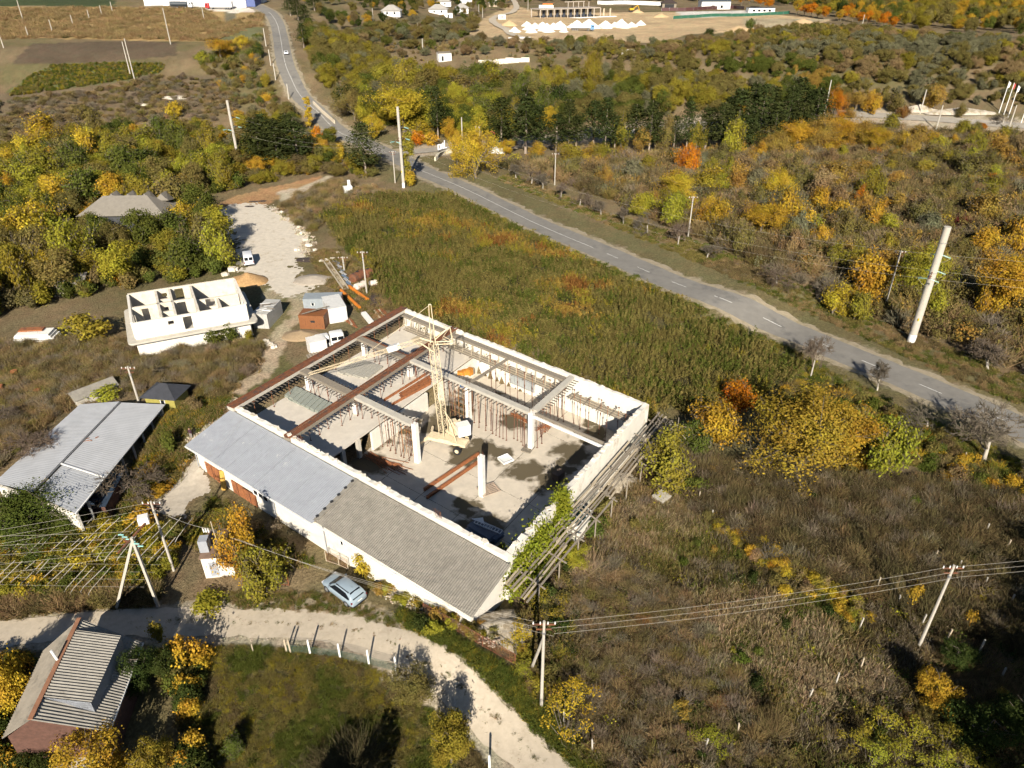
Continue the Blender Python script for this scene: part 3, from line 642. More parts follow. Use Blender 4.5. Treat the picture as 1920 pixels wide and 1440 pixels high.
def tints(n, cols, wts, v=.18):
    wts = np.array(wts, float); wts /= wts.sum(); k = RNG.choice(len(cols), n, p=wts); T = np.array([COLS[c] for c in cols])[k]
    return T*(1+RNG.uniform(-v, v, (n, 1)))*(1+RNG.uniform(-.07, .07, (n, 3)))
# ================================================================ UNFINISHED HALL
hall = thing('unfinished_hall', BW(.5, .5, 0), 'roofless white stone hall under construction with concrete columns, open beams and concrete floor', 'building')
def bquad(s0, s1, t0, t1): return [BW(s0, t0)[:2], BW(s1, t0)[:2], BW(s1, t1)[:2], BW(s0, t1)[:2]]
def stain_mat():
    m = M('hall_floor', (.57, .50, .40), .92, .14, .8, .006, coord='Object'); n = m.node_tree; b = n.nodes['Principled BSDF']
    src = b.inputs['Base Color'].links[0].from_socket
    ge = n.nodes.new('ShaderNodeNewGeometry'); ns = n.nodes.new('ShaderNodeTexNoise'); ns.inputs['Scale'].default_value = .45; ns.inputs['Detail'].default_value = 5; n.links.new(ge.outputs['Position'], ns.inputs['Vector'])
    sc = n.nodes.new('ShaderNodeVectorMath'); sc.operation = 'SCALE'; sc.inputs['Scale'].default_value = 6.0; ad = n.nodes.new('ShaderNodeVectorMath'); ad.operation = 'SUBTRACT'; ad.inputs[1].default_value = (.5, .5, .5)
    n.links.new(ns.outputs['Color'], ad.inputs[0]); n.links.new(ad.outputs[0], sc.inputs[0]); ps = n.nodes.new('ShaderNodeVectorMath'); ps.operation = 'ADD'; n.links.new(ge.outputs['Position'], ps.inputs[0]); n.links.new(sc.outputs[0], ps.inputs[1])
    last = None
    # damp stains seen on the slab: places on the floor with radii
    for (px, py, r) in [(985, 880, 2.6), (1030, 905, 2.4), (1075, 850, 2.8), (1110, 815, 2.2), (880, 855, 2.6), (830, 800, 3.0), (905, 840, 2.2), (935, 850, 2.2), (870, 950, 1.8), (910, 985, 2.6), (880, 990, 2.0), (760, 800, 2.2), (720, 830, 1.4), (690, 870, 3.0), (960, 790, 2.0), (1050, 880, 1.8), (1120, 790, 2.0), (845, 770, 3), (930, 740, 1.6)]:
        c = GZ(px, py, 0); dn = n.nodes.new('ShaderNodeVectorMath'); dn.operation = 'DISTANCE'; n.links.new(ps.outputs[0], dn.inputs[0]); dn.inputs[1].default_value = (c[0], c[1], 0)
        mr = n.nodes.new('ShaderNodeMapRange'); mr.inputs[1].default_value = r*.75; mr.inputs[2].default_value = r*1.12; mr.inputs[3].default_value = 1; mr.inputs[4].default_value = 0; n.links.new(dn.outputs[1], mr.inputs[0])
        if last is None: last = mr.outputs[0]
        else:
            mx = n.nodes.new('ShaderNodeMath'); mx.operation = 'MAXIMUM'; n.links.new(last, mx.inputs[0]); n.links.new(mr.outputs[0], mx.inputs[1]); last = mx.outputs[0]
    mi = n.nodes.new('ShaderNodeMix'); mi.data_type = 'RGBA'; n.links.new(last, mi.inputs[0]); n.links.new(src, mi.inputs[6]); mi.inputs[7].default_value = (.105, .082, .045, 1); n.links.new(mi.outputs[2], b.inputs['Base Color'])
    return m
FLOOR = stain_mat()
base = MB(); base.prism(bquad(.30, .995, .003, .995), -.2, -.012); base.build('floor_bed', M('joint_dirt', (.10, .085, .06), .95, .2), hall)
NS, NT = 5, 5
for i in range(NS):
    for j in range(NT):
        s0 = .335+.66*i/NS; s1 = .335+.66*(i+1)/NS; t0 = .004+.99*j/NT; t1 = .004+.99*(j+1)/NT; g = .0008
        MB().prism(bquad(s0+g, s1-g, t0+g, t1-g), -.1, random.uniform(-.004, .006)).build('floor_panel', FLOOR, hall)
SLABM = M('slab_concrete', (.58, .525, .445), .92, .12, .9, .006)
MB().prism(bquad(.0, .345, .012, .985), 2.75, 3.0).build('upper_slab', SLABM, hall)
# wall below the slab edge (white, with a gap) and supports in the dark basement
mb = MB(); wall_open(mb, BW(.352, .28), BW(.352, .62), 0, 2.745, .35); mb.build('basement_wall', WHITE, hall)
mb = MB(); wall_open(mb, BW(.352, .70), BW(.352, .985), 0, 2.745, .35); mb.build('basement_wall', WHITE, hall)
for t in (.04, .14, .22): MB().box(BW(.343, t, 1.37), (.5, .5, 2.74), math.radians(-38)).build('basement_column', CONC, hall)
mb = MB(); wall_open(mb, BW(.18, .02), BW(.18, .98), -.2, 2.745, .3); mb.build('basement_back_wall', STONE, hall)
def ragged_wall(name, a, b, z1, th, mat, z0=-.2, step=.55, rough=.10, notch=()):
    A = np.array(BW(*a)[:2]); B = np.array(BW(*b)[:2]); d = B-A; ln = np.linalg.norm(d); d /= ln; nn = np.array([-d[1], d[0]])*th/2; mb = MB(); n = int(ln/step); z = z1
    prev = None
    zs = z1+rough*(np.array([random.uniform(-1, 1) for _ in range(n+1)]))
    for i in range(n+1):
        for lo, hi, dz in notch:
            if lo <= i/n <= hi: zs[i] -= dz
    vs = []; fs = []
    for i in range(n+1):
        p = A+d*ln*i/n; jx = random.uniform(-.03, .03)
        q = nn*(1+jx*2)
        for sgn in (-1, 1):
            vs += [(p[0]+q[0]*sgn, p[1]+q[1]*sgn, z0), (p[0]+q[0]*sgn, p[1]+q[1]*sgn, zs[i]-.05*random.random())]
    for i in range(n):
        a0 = 4*i; b0 = 4*(i+1)
        fs += [(a0, b0, b0+1, a0+1), (b0+2, a0+2, a0+3, b0+3), (a0+1, b0+1, b0+3, a0+3)]
    fs += [(0, 1, 3, 2), (4*n+2, 4*n+3, 4*n+1, 4*n)]
    return mb.add(vs, fs).build(name, mat, hall)
ragged_wall('front_wall', (0, .008), (1, .008), 6.0, .55, WHITE, notch=[(.34, .37, .1), (.55, .6, .15)])
ragged_wall('back_wall', (0.0, .992), (1, .992), 6.0, .5, WHITE, notch=[(.28, .3, .15)])
ragged_wall('side_wall', (.992, .985), (.992, .02), 6.0, .6, WHITE, notch=[(.7, .76, .25), (.84, .9, .2)])
# loose coping stones on the ragged wall tops
for k in range(46):
    side = k % 2; f = random.uniform(.05, .95); c = BW(.992, f, 6.02+.06) if side else BW(f, .008, 6.02+.06)
    MB().box(c, (random.uniform(.35, .7), random.uniform(.3, .5), random.uniform(.12, .25)), random.uniform(0, 3)).build('coping_stone', STONE, hall)
# columns
CS, CT = [.0, .25, .5, .75], [1/3, 2/3]
ANG = math.atan2(*(BW(0, 1)-BW(0, 0))[[1, 0]])
def column(s, t, z0, z1, wd=.62):
    c = BW(s, t, 0); mb = MB(); mb.box((c[0], c[1], (z0+z1)/2), (wd, wd, z1-z0), ANG); o = mb.build('column', CONCW, hall)
    rb = MB()
    for a, b in ((-1, -1), (1, -1), (1, 1), (-1, 1)): q = c+np.array([a*wd*.33, b*wd*.33, 0]); rb.tube((q[0], q[1], z1-.02), (q[0]+random.uniform(-.08, .08), q[1], z1+.55), .02, .02, 5)
    tag(rb.build('rebar', RUST, o), kind='stuff')
for t in CT:
    column(.03, t, 2.9, 5.35); column(.25, t, 2.9, 5.35); column(.5, t, -.05, 5.75 if t > .5 else 5.95); column(.74, t, -.05, 5.75 if t > .5 else 5.9)
for f in (.28, .78): 
    rb = MB()
    for k in range(7): c = BW(f+.004*k, .008, 5.9); rb.tube(c, c+np.array([random.uniform(-.1, .1), 0, random.uniform(.8, 1.1)]), .02, .02, 4)
    tag(rb.build('wall_rebar', RUST, hall), kind='stuff')
# beams in formwork
def beam(name, a, b, z, wd, ht, mat, joists=None, extra=None):
    A = BW(*a, z); B = BW(*b, z); mb = MB(); mb.bar(A, B, wd, ht); o = mb.build(name, mat, hall)
    d = (B-A); ln = np.linalg.norm(d); d /= ln; nn = np.array([-d[1], d[0], 0])
    if joists:
        jm = MB(); n = int(ln/.62)
        for i in range(n+1):
            c = A+d*ln*(i+.5)/(n+1); r = random.uniform(.85, 1.15); jm.bar(c-nn*(wd/2+.75*r)-[0, 0, ht/2+.05], c+nn*(wd/2+.75*r)-[0, 0, ht/2+.05], .10, .1)
        tag(jm.build('joists', joists, o), kind='stuff')
    if extra:
        ex = MB()
        for sgn in (-1, 1): ex.bar(A+nn*sgn*(wd/2-.06)+[0, 0, ht/2+.09], B+nn*sgn*(wd/2-.06)+[0, 0, ht/2+.09], .16, .2)
        ex.build('edge_channel', extra, o)
    return o
DKW = M('weathered_planks', (.10, .085, .07), .9, .35, 5)
beam('edge_beam', (-.004, -.01), (-.004, 1.0), 5.75, 1.15, .5, CONC, DKW, RUST); MB().bar(BW(-.004, -.01, 6.05), BW(-.004, 1.0, 6.05), .75, .08).build('formwork_deck', RUST, hall)
beam('cross_beam', (.25, -.005), (.25, 1.0), 5.72, 1.0, .5, WOOD, DKW, RUST); MB().bar(BW(.25, -.008, 6.0), BW(.25, 1.0, 6.0), .5, .06).build('formwork_deck', RUST, hall)
beam('long_beam', (.012, 1/3), (.238, 1/3), 5.70, 1.15, .42, WOOD, DKW); beam('long_beam', (.262, 1/3), (.49, 1/3), 5.70, .95, .40, CONC, DKW)
beam('long_beam', (.012, 2/3), (.238, 2/3), 5.70, 1.15, .42, WOOD, DKW); MB().bar(BW(.02, 2/3+.012, 5.98), BW(.235, 2/3+.012, 5.98), .3, .06).build('formwork_channel', RUST, hall)
beam('long_beam', (.262, 2/3), (.735, 2/3), 5.74, .85, .40, CONC, DKW)
beam('short_beam', (.742, 2/3+.014), (.742, .985), 5.76, .8, .40, CONC, DKW)
beam('thin_beam', (.752, .654), (.985, .654), 5.6, .22, .34, CONCW); beam('thin_beam', (.752, .676), (.985, .676), 5.6, .22, .34, WOOD)
# formwork along the back wall: top board, uprights, walkway of planks, braces
for (s0, s1) in ((.02, .235), (.27, .725)):
    MB().bar(BW(s0, .958, 5.55), BW(s1, .958, 5.55), .9, .34).build('wall_formwork_board', WOOD, hall)
    n = int((s1-s0)*46/1.9)
    for i in range(n+1):
        s = s0+(s1-s0)*(i+.3)/(n+1); up = MB()
        up.bar(BW(s, .945, 4.3), BW(s, .945, 5.36), .14, .14); up.bar(BW(s, .945, 5.36), BW(s+.012, .915, 4.35), .1, .1); up.build('upright', WOODL, hall)
for (s0, s1, z, t0) in ((.27, .725, 4.3, .905), (.76, .975, 4.0, .915), (.05, .235, 4.2, .905)):
    for k in range(6): MB().bar(BW(s0, t0+.008*k, z+.02*random.random()), BW(s1+random.uniform(-.02, .01), t0+.008*k, z+.02*random.random()), .17, .05).build('walkway_plank', WOODL if k % 2 else WOOD, hall)
for s in np.arange(.28, .98, .045): MB().bar(BW(s, .895, 4.22), BW(s, .97, 4.22), .09, .09).build('walkway_joist', WOOD, hall)
for k in range(2): MB().bar(BW(.515+.006*k, .955, 5.85), BW(.50+.006*k, .69, 5.95), .16, .12).build('loose_board', WOOD, hall)
# window in the back wall, inside face
wp = [BW(.50, .981, 0), BW(.60, .981, 0)]
mb = MB(); mb.bar((wp[0][0], wp[0][1], 2.2), (wp[1][0], wp[1][1], 2.2), .12, 2.7); win = mb.build('hall_window', M('dusty_glass', (.36, .38, .38), .3, .15, 1.5), hall)
fr = MB()
for f in np.linspace(0, 1, 6): c = wp[0]*(1-f)+wp[1]*f; fr.bar((c[0], c[1], .8), (c[0], c[1], 3.6), .16, .10)
for z in (.82, 2.2, 3.58): fr.bar((wp[0][0], wp[0][1], z), (wp[1][0], wp[1][1], z), .17, .09)
fr.build('window_frame', STEEL, win)
# ------------------------------------------------ lean-to along the front wall
lean = thing('lean_to', BW(.5, -.1, 0), 'long lean-to along the hall with silver sheet roof and grey corrugated roof', 'building')
TE, ZE, ZT = -.198, 4.25, 5.45
SJ = .525
def edge(s, t, z): return BW(s, t, z)
n1 = int(.525*44/.26)
MB().corrug(edge(-.01, -.006, ZT), edge(SJ, -.006, ZT), edge(SJ, TE-.012, ZE), edge(-.01, TE-.012, ZE), n1, .022).build('sheet_metal_roof', METAL, lean)
MB().slab([edge(-.008, -.006, ZT-.05), edge(SJ, -.006, ZT-.05), edge(SJ, TE, ZE-.05), edge(-.008, TE, ZE-.05)], .12).build('roof_deck', WOODL, lean)
for k in range(1, 9): f = SJ*k/9; MB().bar(edge(f, -.008, ZT+.03), edge(f, TE-.01, ZE+.03), .07, .03).build('sheet_lap', METAL, lean)
n2 = int((1.0-SJ)*44/.25)
MB().corrug(edge(SJ+.006, -.006, ZT+.02), edge(1.012, -.006, ZT+.02), edge(1.012, TE+.0, ZE+.0), edge(SJ+.006, TE+.0, ZE+.0), n2, .036).build('corrugated_roof', SLATE, lean)
MB().slab([edge(SJ, -.006, ZT-.07), edge(1.0, -.006, ZT-.07), edge(1.0, TE+.012, ZE-.07), edge(SJ, TE+.012, ZE-.07)], .12).build('roof_deck', WOODL, lean)
MB().bar(edge(SJ, -.006, ZT+.08), edge(SJ, TE, ZE+.08), .55, .05).build('ridge_strip', SLATE, lean)
for k in range(6): f = .08+.84*k/5; MB().box(edge(SJ-.003, -.006+(TE+.006)*f, ZT+.16+(ZE-ZT)*f), (.3, .22, .2), .6).build('vent_cap', DARK, lean)
WT = TE+.018
ops = [(.035, .10, -.3, 2.3), (.155, .21, -.3, 1.9), (.235, .275, -.3, 1.7), (.225, .31, 2.0, 3.4), (.455, .475, 3.2, 3.75), (.48, .50, 3.2, 3.75), (.60, .615, 2.6, 3.3)]
mb = MB(); wall_open(mb, BW(0.004, WT), BW(1.0, WT), -.5, 4.1, .4, [(.04, .105, -.5, 2.3), (.16, .265, -.5, 2.0), (.27, .318, 2.15, 3.3), (.455, .472, 3.15, 3.8), (.478, .495, 3.15, 3.8), (.60, .612, 2.6, 3.3)]); mb.build('front_wall', WHITE, lean)
for (a, b, z0, z1, mt, nm) in ((.04, .105, -.2, 2.28, RUSTO, 'rusty_gate'), (.16, .212, -.2, 1.95, RUSTO, 'rusty_gate'), (.214, .265, -.2, 1.75, RUSTO, 'rusty_gate')):
    o = MB().bar(BW(a, WT-.0062, (z0+z1)/2), BW(b, WT-.0062, (z0+z1)/2), .10, z1-z0).build(nm, mt, lean)
    MB().bar(BW((a+b)/2, WT-.009, z0), BW((a+b)/2, WT-.009, z1), .06, .08).build('gate_rail', RUST, o)
def wframe(a, b, z0, z1, n, par, t=WT-.002, rev=0):
    g = MB().bar(BW(a, t-.0048, (z0+z1)/2), BW(b, t-.0048, (z0+z1)/2), .06, z1-z0).build('window', GLASS, par); f = MB()
    for k in range(n+1): c = BW(a+(b-a)*k/n, t-.0055, 0); f.bar((c[0], c[1], z0), (c[0], c[1], z1), .12, .12)
    for z in (z0, z1): f.bar(BW(a, t-.0056, z), BW(b, t-.0056, z), .13, .12)
    f.build('window_frame', WPAINT, g)
wframe(.262, .325, 2.05, 3.4, 3, lean); wframe(.455, .472, 3.15, 3.8, 1, lean); wframe(.478, .495, 3.15, 3.8, 1, lean); wframe(.60, .612, 2.6, 3.3, 1, lean)
def endwall(s, nm):
    A = BW(s, WT, 0); B = BW(s, -.008, 0); d = np.array([A[1]-B[1], B[0]-A[0]]); d = d/np.linalg.norm(d)*.18
    MB().prism([A[:2]-d, B[:2]-d, B[:2]+d, A[:2]+d], -.6, [4.1, 5.3, 5.3, 4.1]).build(nm, WHITE, lean)
endwall(.012, 'end_wall'); endwall(.988, 'end_wall')
for k in range(6): f = .08+.17*k; t = TE+(-.006-TE)*f; c = edge(.988, t, ZE+(ZT-ZE)*f-.35); MB().bar(c, edge(1.006, t, ZE+(ZT-ZE)*f-.35), .12, .14).build('rafter_end', WOOD, lean)
for s in (.0, .345, .54): c = BW(s+.004, TE+.008, 0); MB().tube((c[0], c[1], -.3), (c[0], c[1], 4.1), .06, .06, 6).build('downpipe', METAL, lean)
MB().bar(edge(-.008, TE-.014, ZE-.10), edge(SJ, TE-.014, ZE-.10), .14, .14).build('gutter', WPAINT, lean); MB().bar(edge(SJ, TE-.006, ZE-.14), edge(1.01, TE-.006, ZE-.14), .12, .12).build('gutter', WPAINT, lean)
o = MB().bar(BW(.128, WT-.02, -.2), BW(.124, WT-.008, 2.6), .28, .5).build('leaning_plank', M('yellow_board', (.5, .30, .06), .8, .25, 4), off=BW(.128, WT-.02, 0)); tag(o, 'yellow board leaning on the white wall between the rusty gates', 'board')
# ------------------------------------------------ steel props
def make_prop(h):
    t = bpy.data.objects.new('steel_prop', None); COL.objects.link(t)
    MB().tube((0, 0, 0), (0, 0, h*.62), .038, .038, 6).build('outer_tube', REDPROP, t); MB().tube((0, 0, h*.6), (0, 0, h), .028, .028, 6).build('inner_tube', RUSTO, t)
    MB().box((0, 0, .012), (.22, .22, .02)).box((0, 0, h), (.3, .2, .03)).build('end_plates', RUST, t); MB().tube((0, 0, h*.58), (0, 0, h*.63), .07, .07, 6).build('collar', RUST, t)
    return t
P_S, P_T = make_prop(2.42), make_prop(5.38); USED = {}
PCNT = {}
def prop(s, t, tall, where, tilt=0.0):
    PCNT[where] = PCNT.get(where, 0)+1; where_ = where; end = 'wall end' if ('cross' in where or 'edge' in where or 'short' in where) else 'left end'
    src = P_T if tall else P_S; c = BW(s, t, .02 if tall else 3.0)
    if src not in USED: USED[src] = 1; r = src; r.location = tuple(c)
    else: r = dup(src, c)
    r.rotation_euler = (math.radians(random.uniform(-1.5, 1.5)), math.radians(random.uniform(-1.5, 1.5))+tilt, random.uniform(0, 3))
    tag(r, ('tall thin rusty prop under ' if tall else 'short thin red prop under ')+where+', '+nth(PCNT[where])+' from the '+end, 'prop', 'steel props under the beams')
for t in np.arange(.06, .97, .045): prop(.25+random.choice((-.011, .011)), t, False, 'the rusty cross beam')
for t in np.arange(.08, .97, .085): prop(.012, t, False, 'the rusty edge beam')
for s in np.arange(.045, .33, .022):
    if abs(s-.25) > .015: prop(s, 1/3+random.choice((-.012, .012)), False, 'the front plank beam'); prop(s, 2/3+random.choice((-.012, .012)), False, 'the rear plank beam')
for s in np.arange(.365, .485, .011): prop(s, 1/3+random.choice((-.014, .014, 0)), True, 'the front beam end')
for s in np.arange(.40, .735, .0135): prop(s, 2/3+random.choice((-.014, .014, 0)), True, 'the long rear beam')
for t in np.arange(.69, .97, .035): prop(.742+random.choice((-.01, .01)), t, True, 'the short beam at the back')
for s in np.arange(.45, .97, .03): prop(s, .915+random.choice((-.01, .01)), True, 'the back wall walkway')
ORS = M('orange_scaffold', (.34, .17, .06), .8, .3, 5)
for nm_, s0, s1, t0, t1, h_ in (('orange scaffold frame behind the crane mast beside the white column', .44, .495, .64, .70, 4.6), ('orange scaffold frame under the front beam left of the white column', .435, .475, .345, .385, 4.4)):
    t = thing('scaffold_frame', BW(s0, t0, 0), nm_, 'scaffold')
    for a in (0, .33, .66, 1):
        for b in (0, 1): c = BW(s0+(s1-s0)*a, t0+(t1-t0)*b, 0); MB().tube(c, c+np.array([0, 0, h_]), .03, .03, 5).build('standard', ORS, t)
    for z in (1.2, 2.4, 3.6):
        for b in (0, 1): MB().tube(BW(s0, t0+(t1-t0)*b, z), BW(s1, t0+(t1-t0)*b, z+.1), .025, .025, 5).build('rail', ORS, t)
        MB().bar(BW(s0, (t0+t1)/2, z), BW(s1, (t0+t1)/2, z), .5, .04).build('board', WOOD, t)
# ------------------------------------------------ loose site things
def sheets(name, label, quad, z, n, mat, cat, fan=.0):
    c = sum(np.array(q) for q in quad)/4; t = thing(name, (c[0], c[1], z), label, cat)
    for k in range(n):
        j = np.array([random.uniform(-fan, fan), random.uniform(-fan, fan)]); MB().prism([np.array(q[:2])+j for q in quad], z+.03+.05*k, z+.07+.05*k).build('sheet', mat, t)
    return t
GREENW = M('green_grey_boards', (.27, .29, .25), .85, .25, 4, stretch=(1, 6, 1))
def pxq(pts, z): return [GZ(*p, z) for p in pts]
def board_stack(label, pts, z, nb, lay, mat):
    q = pxq(pts, z); c = sum(q)/4; t = thing('board_stack', (c[0], c[1], z), label, 'boards')
    for l_ in range(lay):
        for k in range(nb):
            f0 = (k+.06)/nb; f1 = (k+.94)/nb; a0 = q[0]*(1-f0)+q[3]*f0; a1 = q[0]*(1-f1)+q[3]*f1; b0 = q[1]*(1-f0)+q[2]*f0; b1 = q[1]*(1-f1)+q[2]*f1; e = random.uniform(-.06, .05)
            d = (b0-a0); MB().prism([(a0-d*e)[:2], (b0+d*random.uniform(-.05, .04))[:2], b1[:2], (a1-d*e)[:2]], z+.02+.1*l_, z+.10+.1*l_+random.uniform(0, .03)).build('board', mat, t)
board_stack('grey-green stack of boards on the upper slab near the lean-to', [(533, 745), (555, 728), (625, 762), (606, 782)], 3.0, 9, 4, GREENW)
board_stack('grey plywood sheets spread on the upper slab behind the plank beam', [(632, 700), (672, 675), (718, 690), (690, 712)], 3.0, 8, 3, M('plywood_grey', (.36, .34, .29), .85, .25, 4))
board_stack('pale stack of boards on the slab beyond the crane jib', [(770, 640), (800, 625), (830, 640), (800, 655)], 3.0, 5, 4, WOODL)
def rods(name, label, A, B, n, spread, r, mat, cat, z=0.05, fan=0.0):
    A = np.array(A, float); B = np.array(B, float); t = thing(name, ((A+B)/2), label, cat)
    for k in range(n):
        a = A+np.r_[RNG.normal(0, spread, 2), abs(RNG.normal(0, .06))]; b = B+np.r_[RNG.normal(0, spread*(1+fan), 2), abs(RNG.normal(0, .06))]; MB().tube(a, b, r, r, 5).build('rod', mat, t)
rods('rebar_bundle', 'heap of orange rusty reinforcing bars on the floor near the front wall', GZ(690, 853, .1), GZ(755, 880, .1), 26, .35, .035, RUSTO, 'rebar', fan=1.6)
rods('rebar_bundle', 'rusty reinforcing cages heaped behind the white column right of the crane', GZ(1012, 805, .4), GZ(1035, 795, .6), 24, .5, .03, RUSTO, 'rebar')
rods('rebar_bundle', 'rusty bars lying left of the white column under the tall props', GZ(960, 775, .3), GZ(995, 795, .4), 16, .3, .03, RUSTO, 'rebar')
def ibeam(label, A, B, wd=.32):
    A = np.array(A, float); B = np.array(B, float); o = MB().bar(A, B, wd, .05).bar(A+[0, 0, .15], B+[0, 0, .15], .06, .3).bar(A+[0, 0, .3], B+[0, 0, .3], wd, .05).build('steel_beam', RUSTO, off=(A+B)/2); tag(o, label, 'steel beam', 'rusty steel beams in the hall')
ibeam('long rusty steel beam on the hall floor, upper one of the pair', GZ(795, 920, .1), GZ(898, 852, .1)); ibeam('long rusty steel beam on the hall floor, lower one of the pair', GZ(800, 935, .1), GZ(905, 862, .1))
for k, (a, b) in enumerate((((750, 742), (806, 708)), ((752, 748), (808, 714)), ((720, 752), (806, 698)), ((735, 760), (808, 720)))):
    ibeam(('thick rusty steel beam on the upper slab beside the crane mast, upper one', 'thick rusty steel beam on the upper slab beside the crane mast, lower one', 'thin long rusty beam on the upper slab, farthest from the front wall', 'thin long rusty beam along the upper slab edge')[k], GZ(*a, 3.05), GZ(*b, 3.05), .45 if k < 2 else .16)
def pallet(label, c, rz, l=1.3, wd=1.0, z=.05, n=5, mat=WOODL):
    t = thing('pallet', c, label, 'pallet'); cr = np.array([math.cos(rz), math.sin(rz), 0]); sr = np.array([-math.sin(rz), math.cos(rz), 0]); c = np.array(c)
    for k in range(n): o = sr*(k/(n-1)-.5)*wd; MB().bar(c+o-cr*l/2+[0, 0, z+.12], c+o+cr*l/2+[0, 0, z+.12], .14, .03).build('slat', mat, t)
    for k in (-1, 0, 1): MB().bar(c+cr*k*l*.45-sr*wd/2+[0, 0, z+.05], c+cr*k*l*.45+sr*wd/2+[0, 0, z+.05], .1, .09).build('bearer', mat, t)
pallet('white-spotted pallet frame at the foot of the free-standing column', GZ(916, 922, 0), .5, 2.4, 1.8, .25, 7, M('pale_pallet', (.5, .38, .28), .9, .3, 5))
pallet('grey pallet leaning at the foot of the column right of the crane', GZ(990, 845, 0), 1.1, 1.6, 1.2, .2, 6, WOOD)
t = thing('mortar_box', GZ(948, 863, 0), 'white shallow mortar box lying on the hall floor', 'box'); c = GZ(948, 863, 0)
MB().box(c+[0, 0, .1], (1.5, 1.5, .08), .6).build('base', WPAINT, t)
for k in range(4): a = .6+k*math.pi/2; MB().box(c+[.75*math.cos(a), .75*math.sin(a), .2], (.06, 1.5, .3), a).build('side', WPAINT, t)
t = thing('window_stack', GZ(910, 1000, 0), 'pile of old window frames and dark sheets in the shaded hall corner', 'frames'); c = GZ(910, 1003, 0)
for k in range(9): MB().box(c+[random.uniform(-.5, .5), random.uniform(-.4, .4), .1+k*.09], (3.4, 1.5, .05), -.65+random.uniform(-.08, .08)).build('sheet', M('blue_grey_sheet', (.12, .14, .18), .5, .2), t)
for k in range(6):
    a = c+[-.7+.35*k, .5-.25*k, 1.0+.05*k]; f = MB(); f.bar(a+[-.6, .4, 0], a+[.6, -.4, 0], .08, .06).bar(a+[-.3, .9, .02], a+[.9, .1, .02], .08, .06).bar(a+[-.6, .4, 0], a+[-.3, .9, .02], .08, .06).bar(a+[.6, -.4, 0], a+[.9, .1, .02], .08, .06); f.build('frame', WPAINT, t)
mb = MB(); a = c+[-1.6, 1.4, 1.1]; mb.prism([a[:2], a[:2]+[1.5, -.9], a[:2]+[1.3, .2]], 1.1, 1.16); mb.build('white_panel', WPAINT, t)
for (px, py, s_) in ((1047, 897, .9), (1053, 935, 1.0)): o = MB().box(GZ(px, py, 0)+[0, 0, .45], (1.6*s_, .9, .9), .9).box(GZ(px, py, 0)+[0, 0, .95], (1.7*s_, 1.0, .08), .9).build('crate', M('dark_crate', (.10, .07, .05), .9, .3), off=GZ(px, py, 0)); tag(o, 'dark wooden crate by the side wall, '+('farther one' if py < 910 else 'nearer one'), 'crate')
for k, (px, py, z, col, lb) in enumerate(((872, 702, 3, (.55, .22, .03), 'orange-brown tarpaulin heap on the walkway behind the long beam'), (866, 725, 2.5, (.05, .18, .42), 'blue barrel hanging by the column top right of the crane'))):
    c = GZ(px, py, z); mb = MB()
    if k == 0:
        for q in range(3): mb.box(c+[-.7+.7*q, 0, .25+.12*q], (.8, .7, .5+.25*q), .5*q)
    else: mb.tube(c, c+np.array([0, 0, .75]), .32, .28, 12).tube(c+np.array([0, 0, .3]), c+np.array([0, 0, .36]), .34, .34, 12)
    tag(mb.build('tarpaulin' if k == 0 else 'barrel', M('site_%d' % k, col, .7, .3), off=c), lb, 'tarpaulin' if k == 0 else 'barrel')
def heap(name, label, cat, c, rx, ry, h, mat, seed=0, n=26, rz=0, group=None, lump=.18):
    """irregular mound of loose material"""
    c = np.array(c, float); mb = MB(); vs = [(c[0], c[1], c[2]+h)]; fs = []; K = 9
    for i in range(1, K+1):
        r = i/K
        for j in range(n):
            a = 2*math.pi*j/n; q = 1+lump*(fbm(np.array(math.cos(a)*2+seed), np.array(math.sin(a)*2+r*2), seed)-.5)*2.6; x = rx*r*q*math.cos(a); y = ry*r*q*math.sin(a); X = c[0]+x*math.cos(rz)-y*math.sin(rz); Y = c[1]+x*math.sin(rz)+y*math.cos(rz)
            hh = h*(1-r)**.9*(1+1.2*lump*float(vnoise(X*1.7, Y*1.7, seed)-.5)); vs.append((X, Y, (c[2]+hh) if i < K else c[2]-.3))
    for j in range(n): fs.append((0, 1+j, 1+(j+1) % n))
    for i in range(K-1):
        for j in range(n): a = 1+i*n+j; b = 1+i*n+(j+1) % n; fs.append((a, a+n, b+n, b))
    return tag(mb.add(vs, fs).build(name, mat, off=c, smooth=True), label, cat, group)
# timber scaffold along the outside of the side wall
sc_ = thing('timber_scaffold', BW(1.03, .5, 0), 'grey timber scaffold of long poles along the outside of the right hall wall', 'scaffold')
for k in range(8):
    s = 1.015+.0078*k; z = 4.1-.13*k
    for (t0, t1) in ((-.04, .22), (.2, .52), (.5, .8), (.78, 1.06)):
        if random.random() < .93: MB().bar(BW(s+random.uniform(-.004, .004), t0, z+random.uniform(-.08, .08)), BW(s+random.uniform(-.004, .004), t1, z+random.uniform(-.08, .08)), random.uniform(.12, .22), .12).build('pole', WOOD if k % 3 else WOODL, sc_)
for t in np.arange(.03, 1.05, .12): MB().bar(BW(1.005, t, 3.85), BW(1.085, t+random.uniform(-.01, .01), 3.15), .12, .12).build('cross_piece', WOOD, sc_); MB().bar(BW(1.07, t, -.1), BW(1.07, t, 3.2), .14, .14).build('post', WOOD, sc_)
for k in range(14): a = BW(1.02+random.uniform(0, .08), 1.0+random.uniform(-.02, .06), random.uniform(3.6, 4.8)); MB().bar(a, a+np.array([random.uniform(-.5, 2.2), random.uniform(-1.5, 1.5), random.uniform(-2.6, .1)]), .1, .08).build('loose_pole', WOOD, sc_)
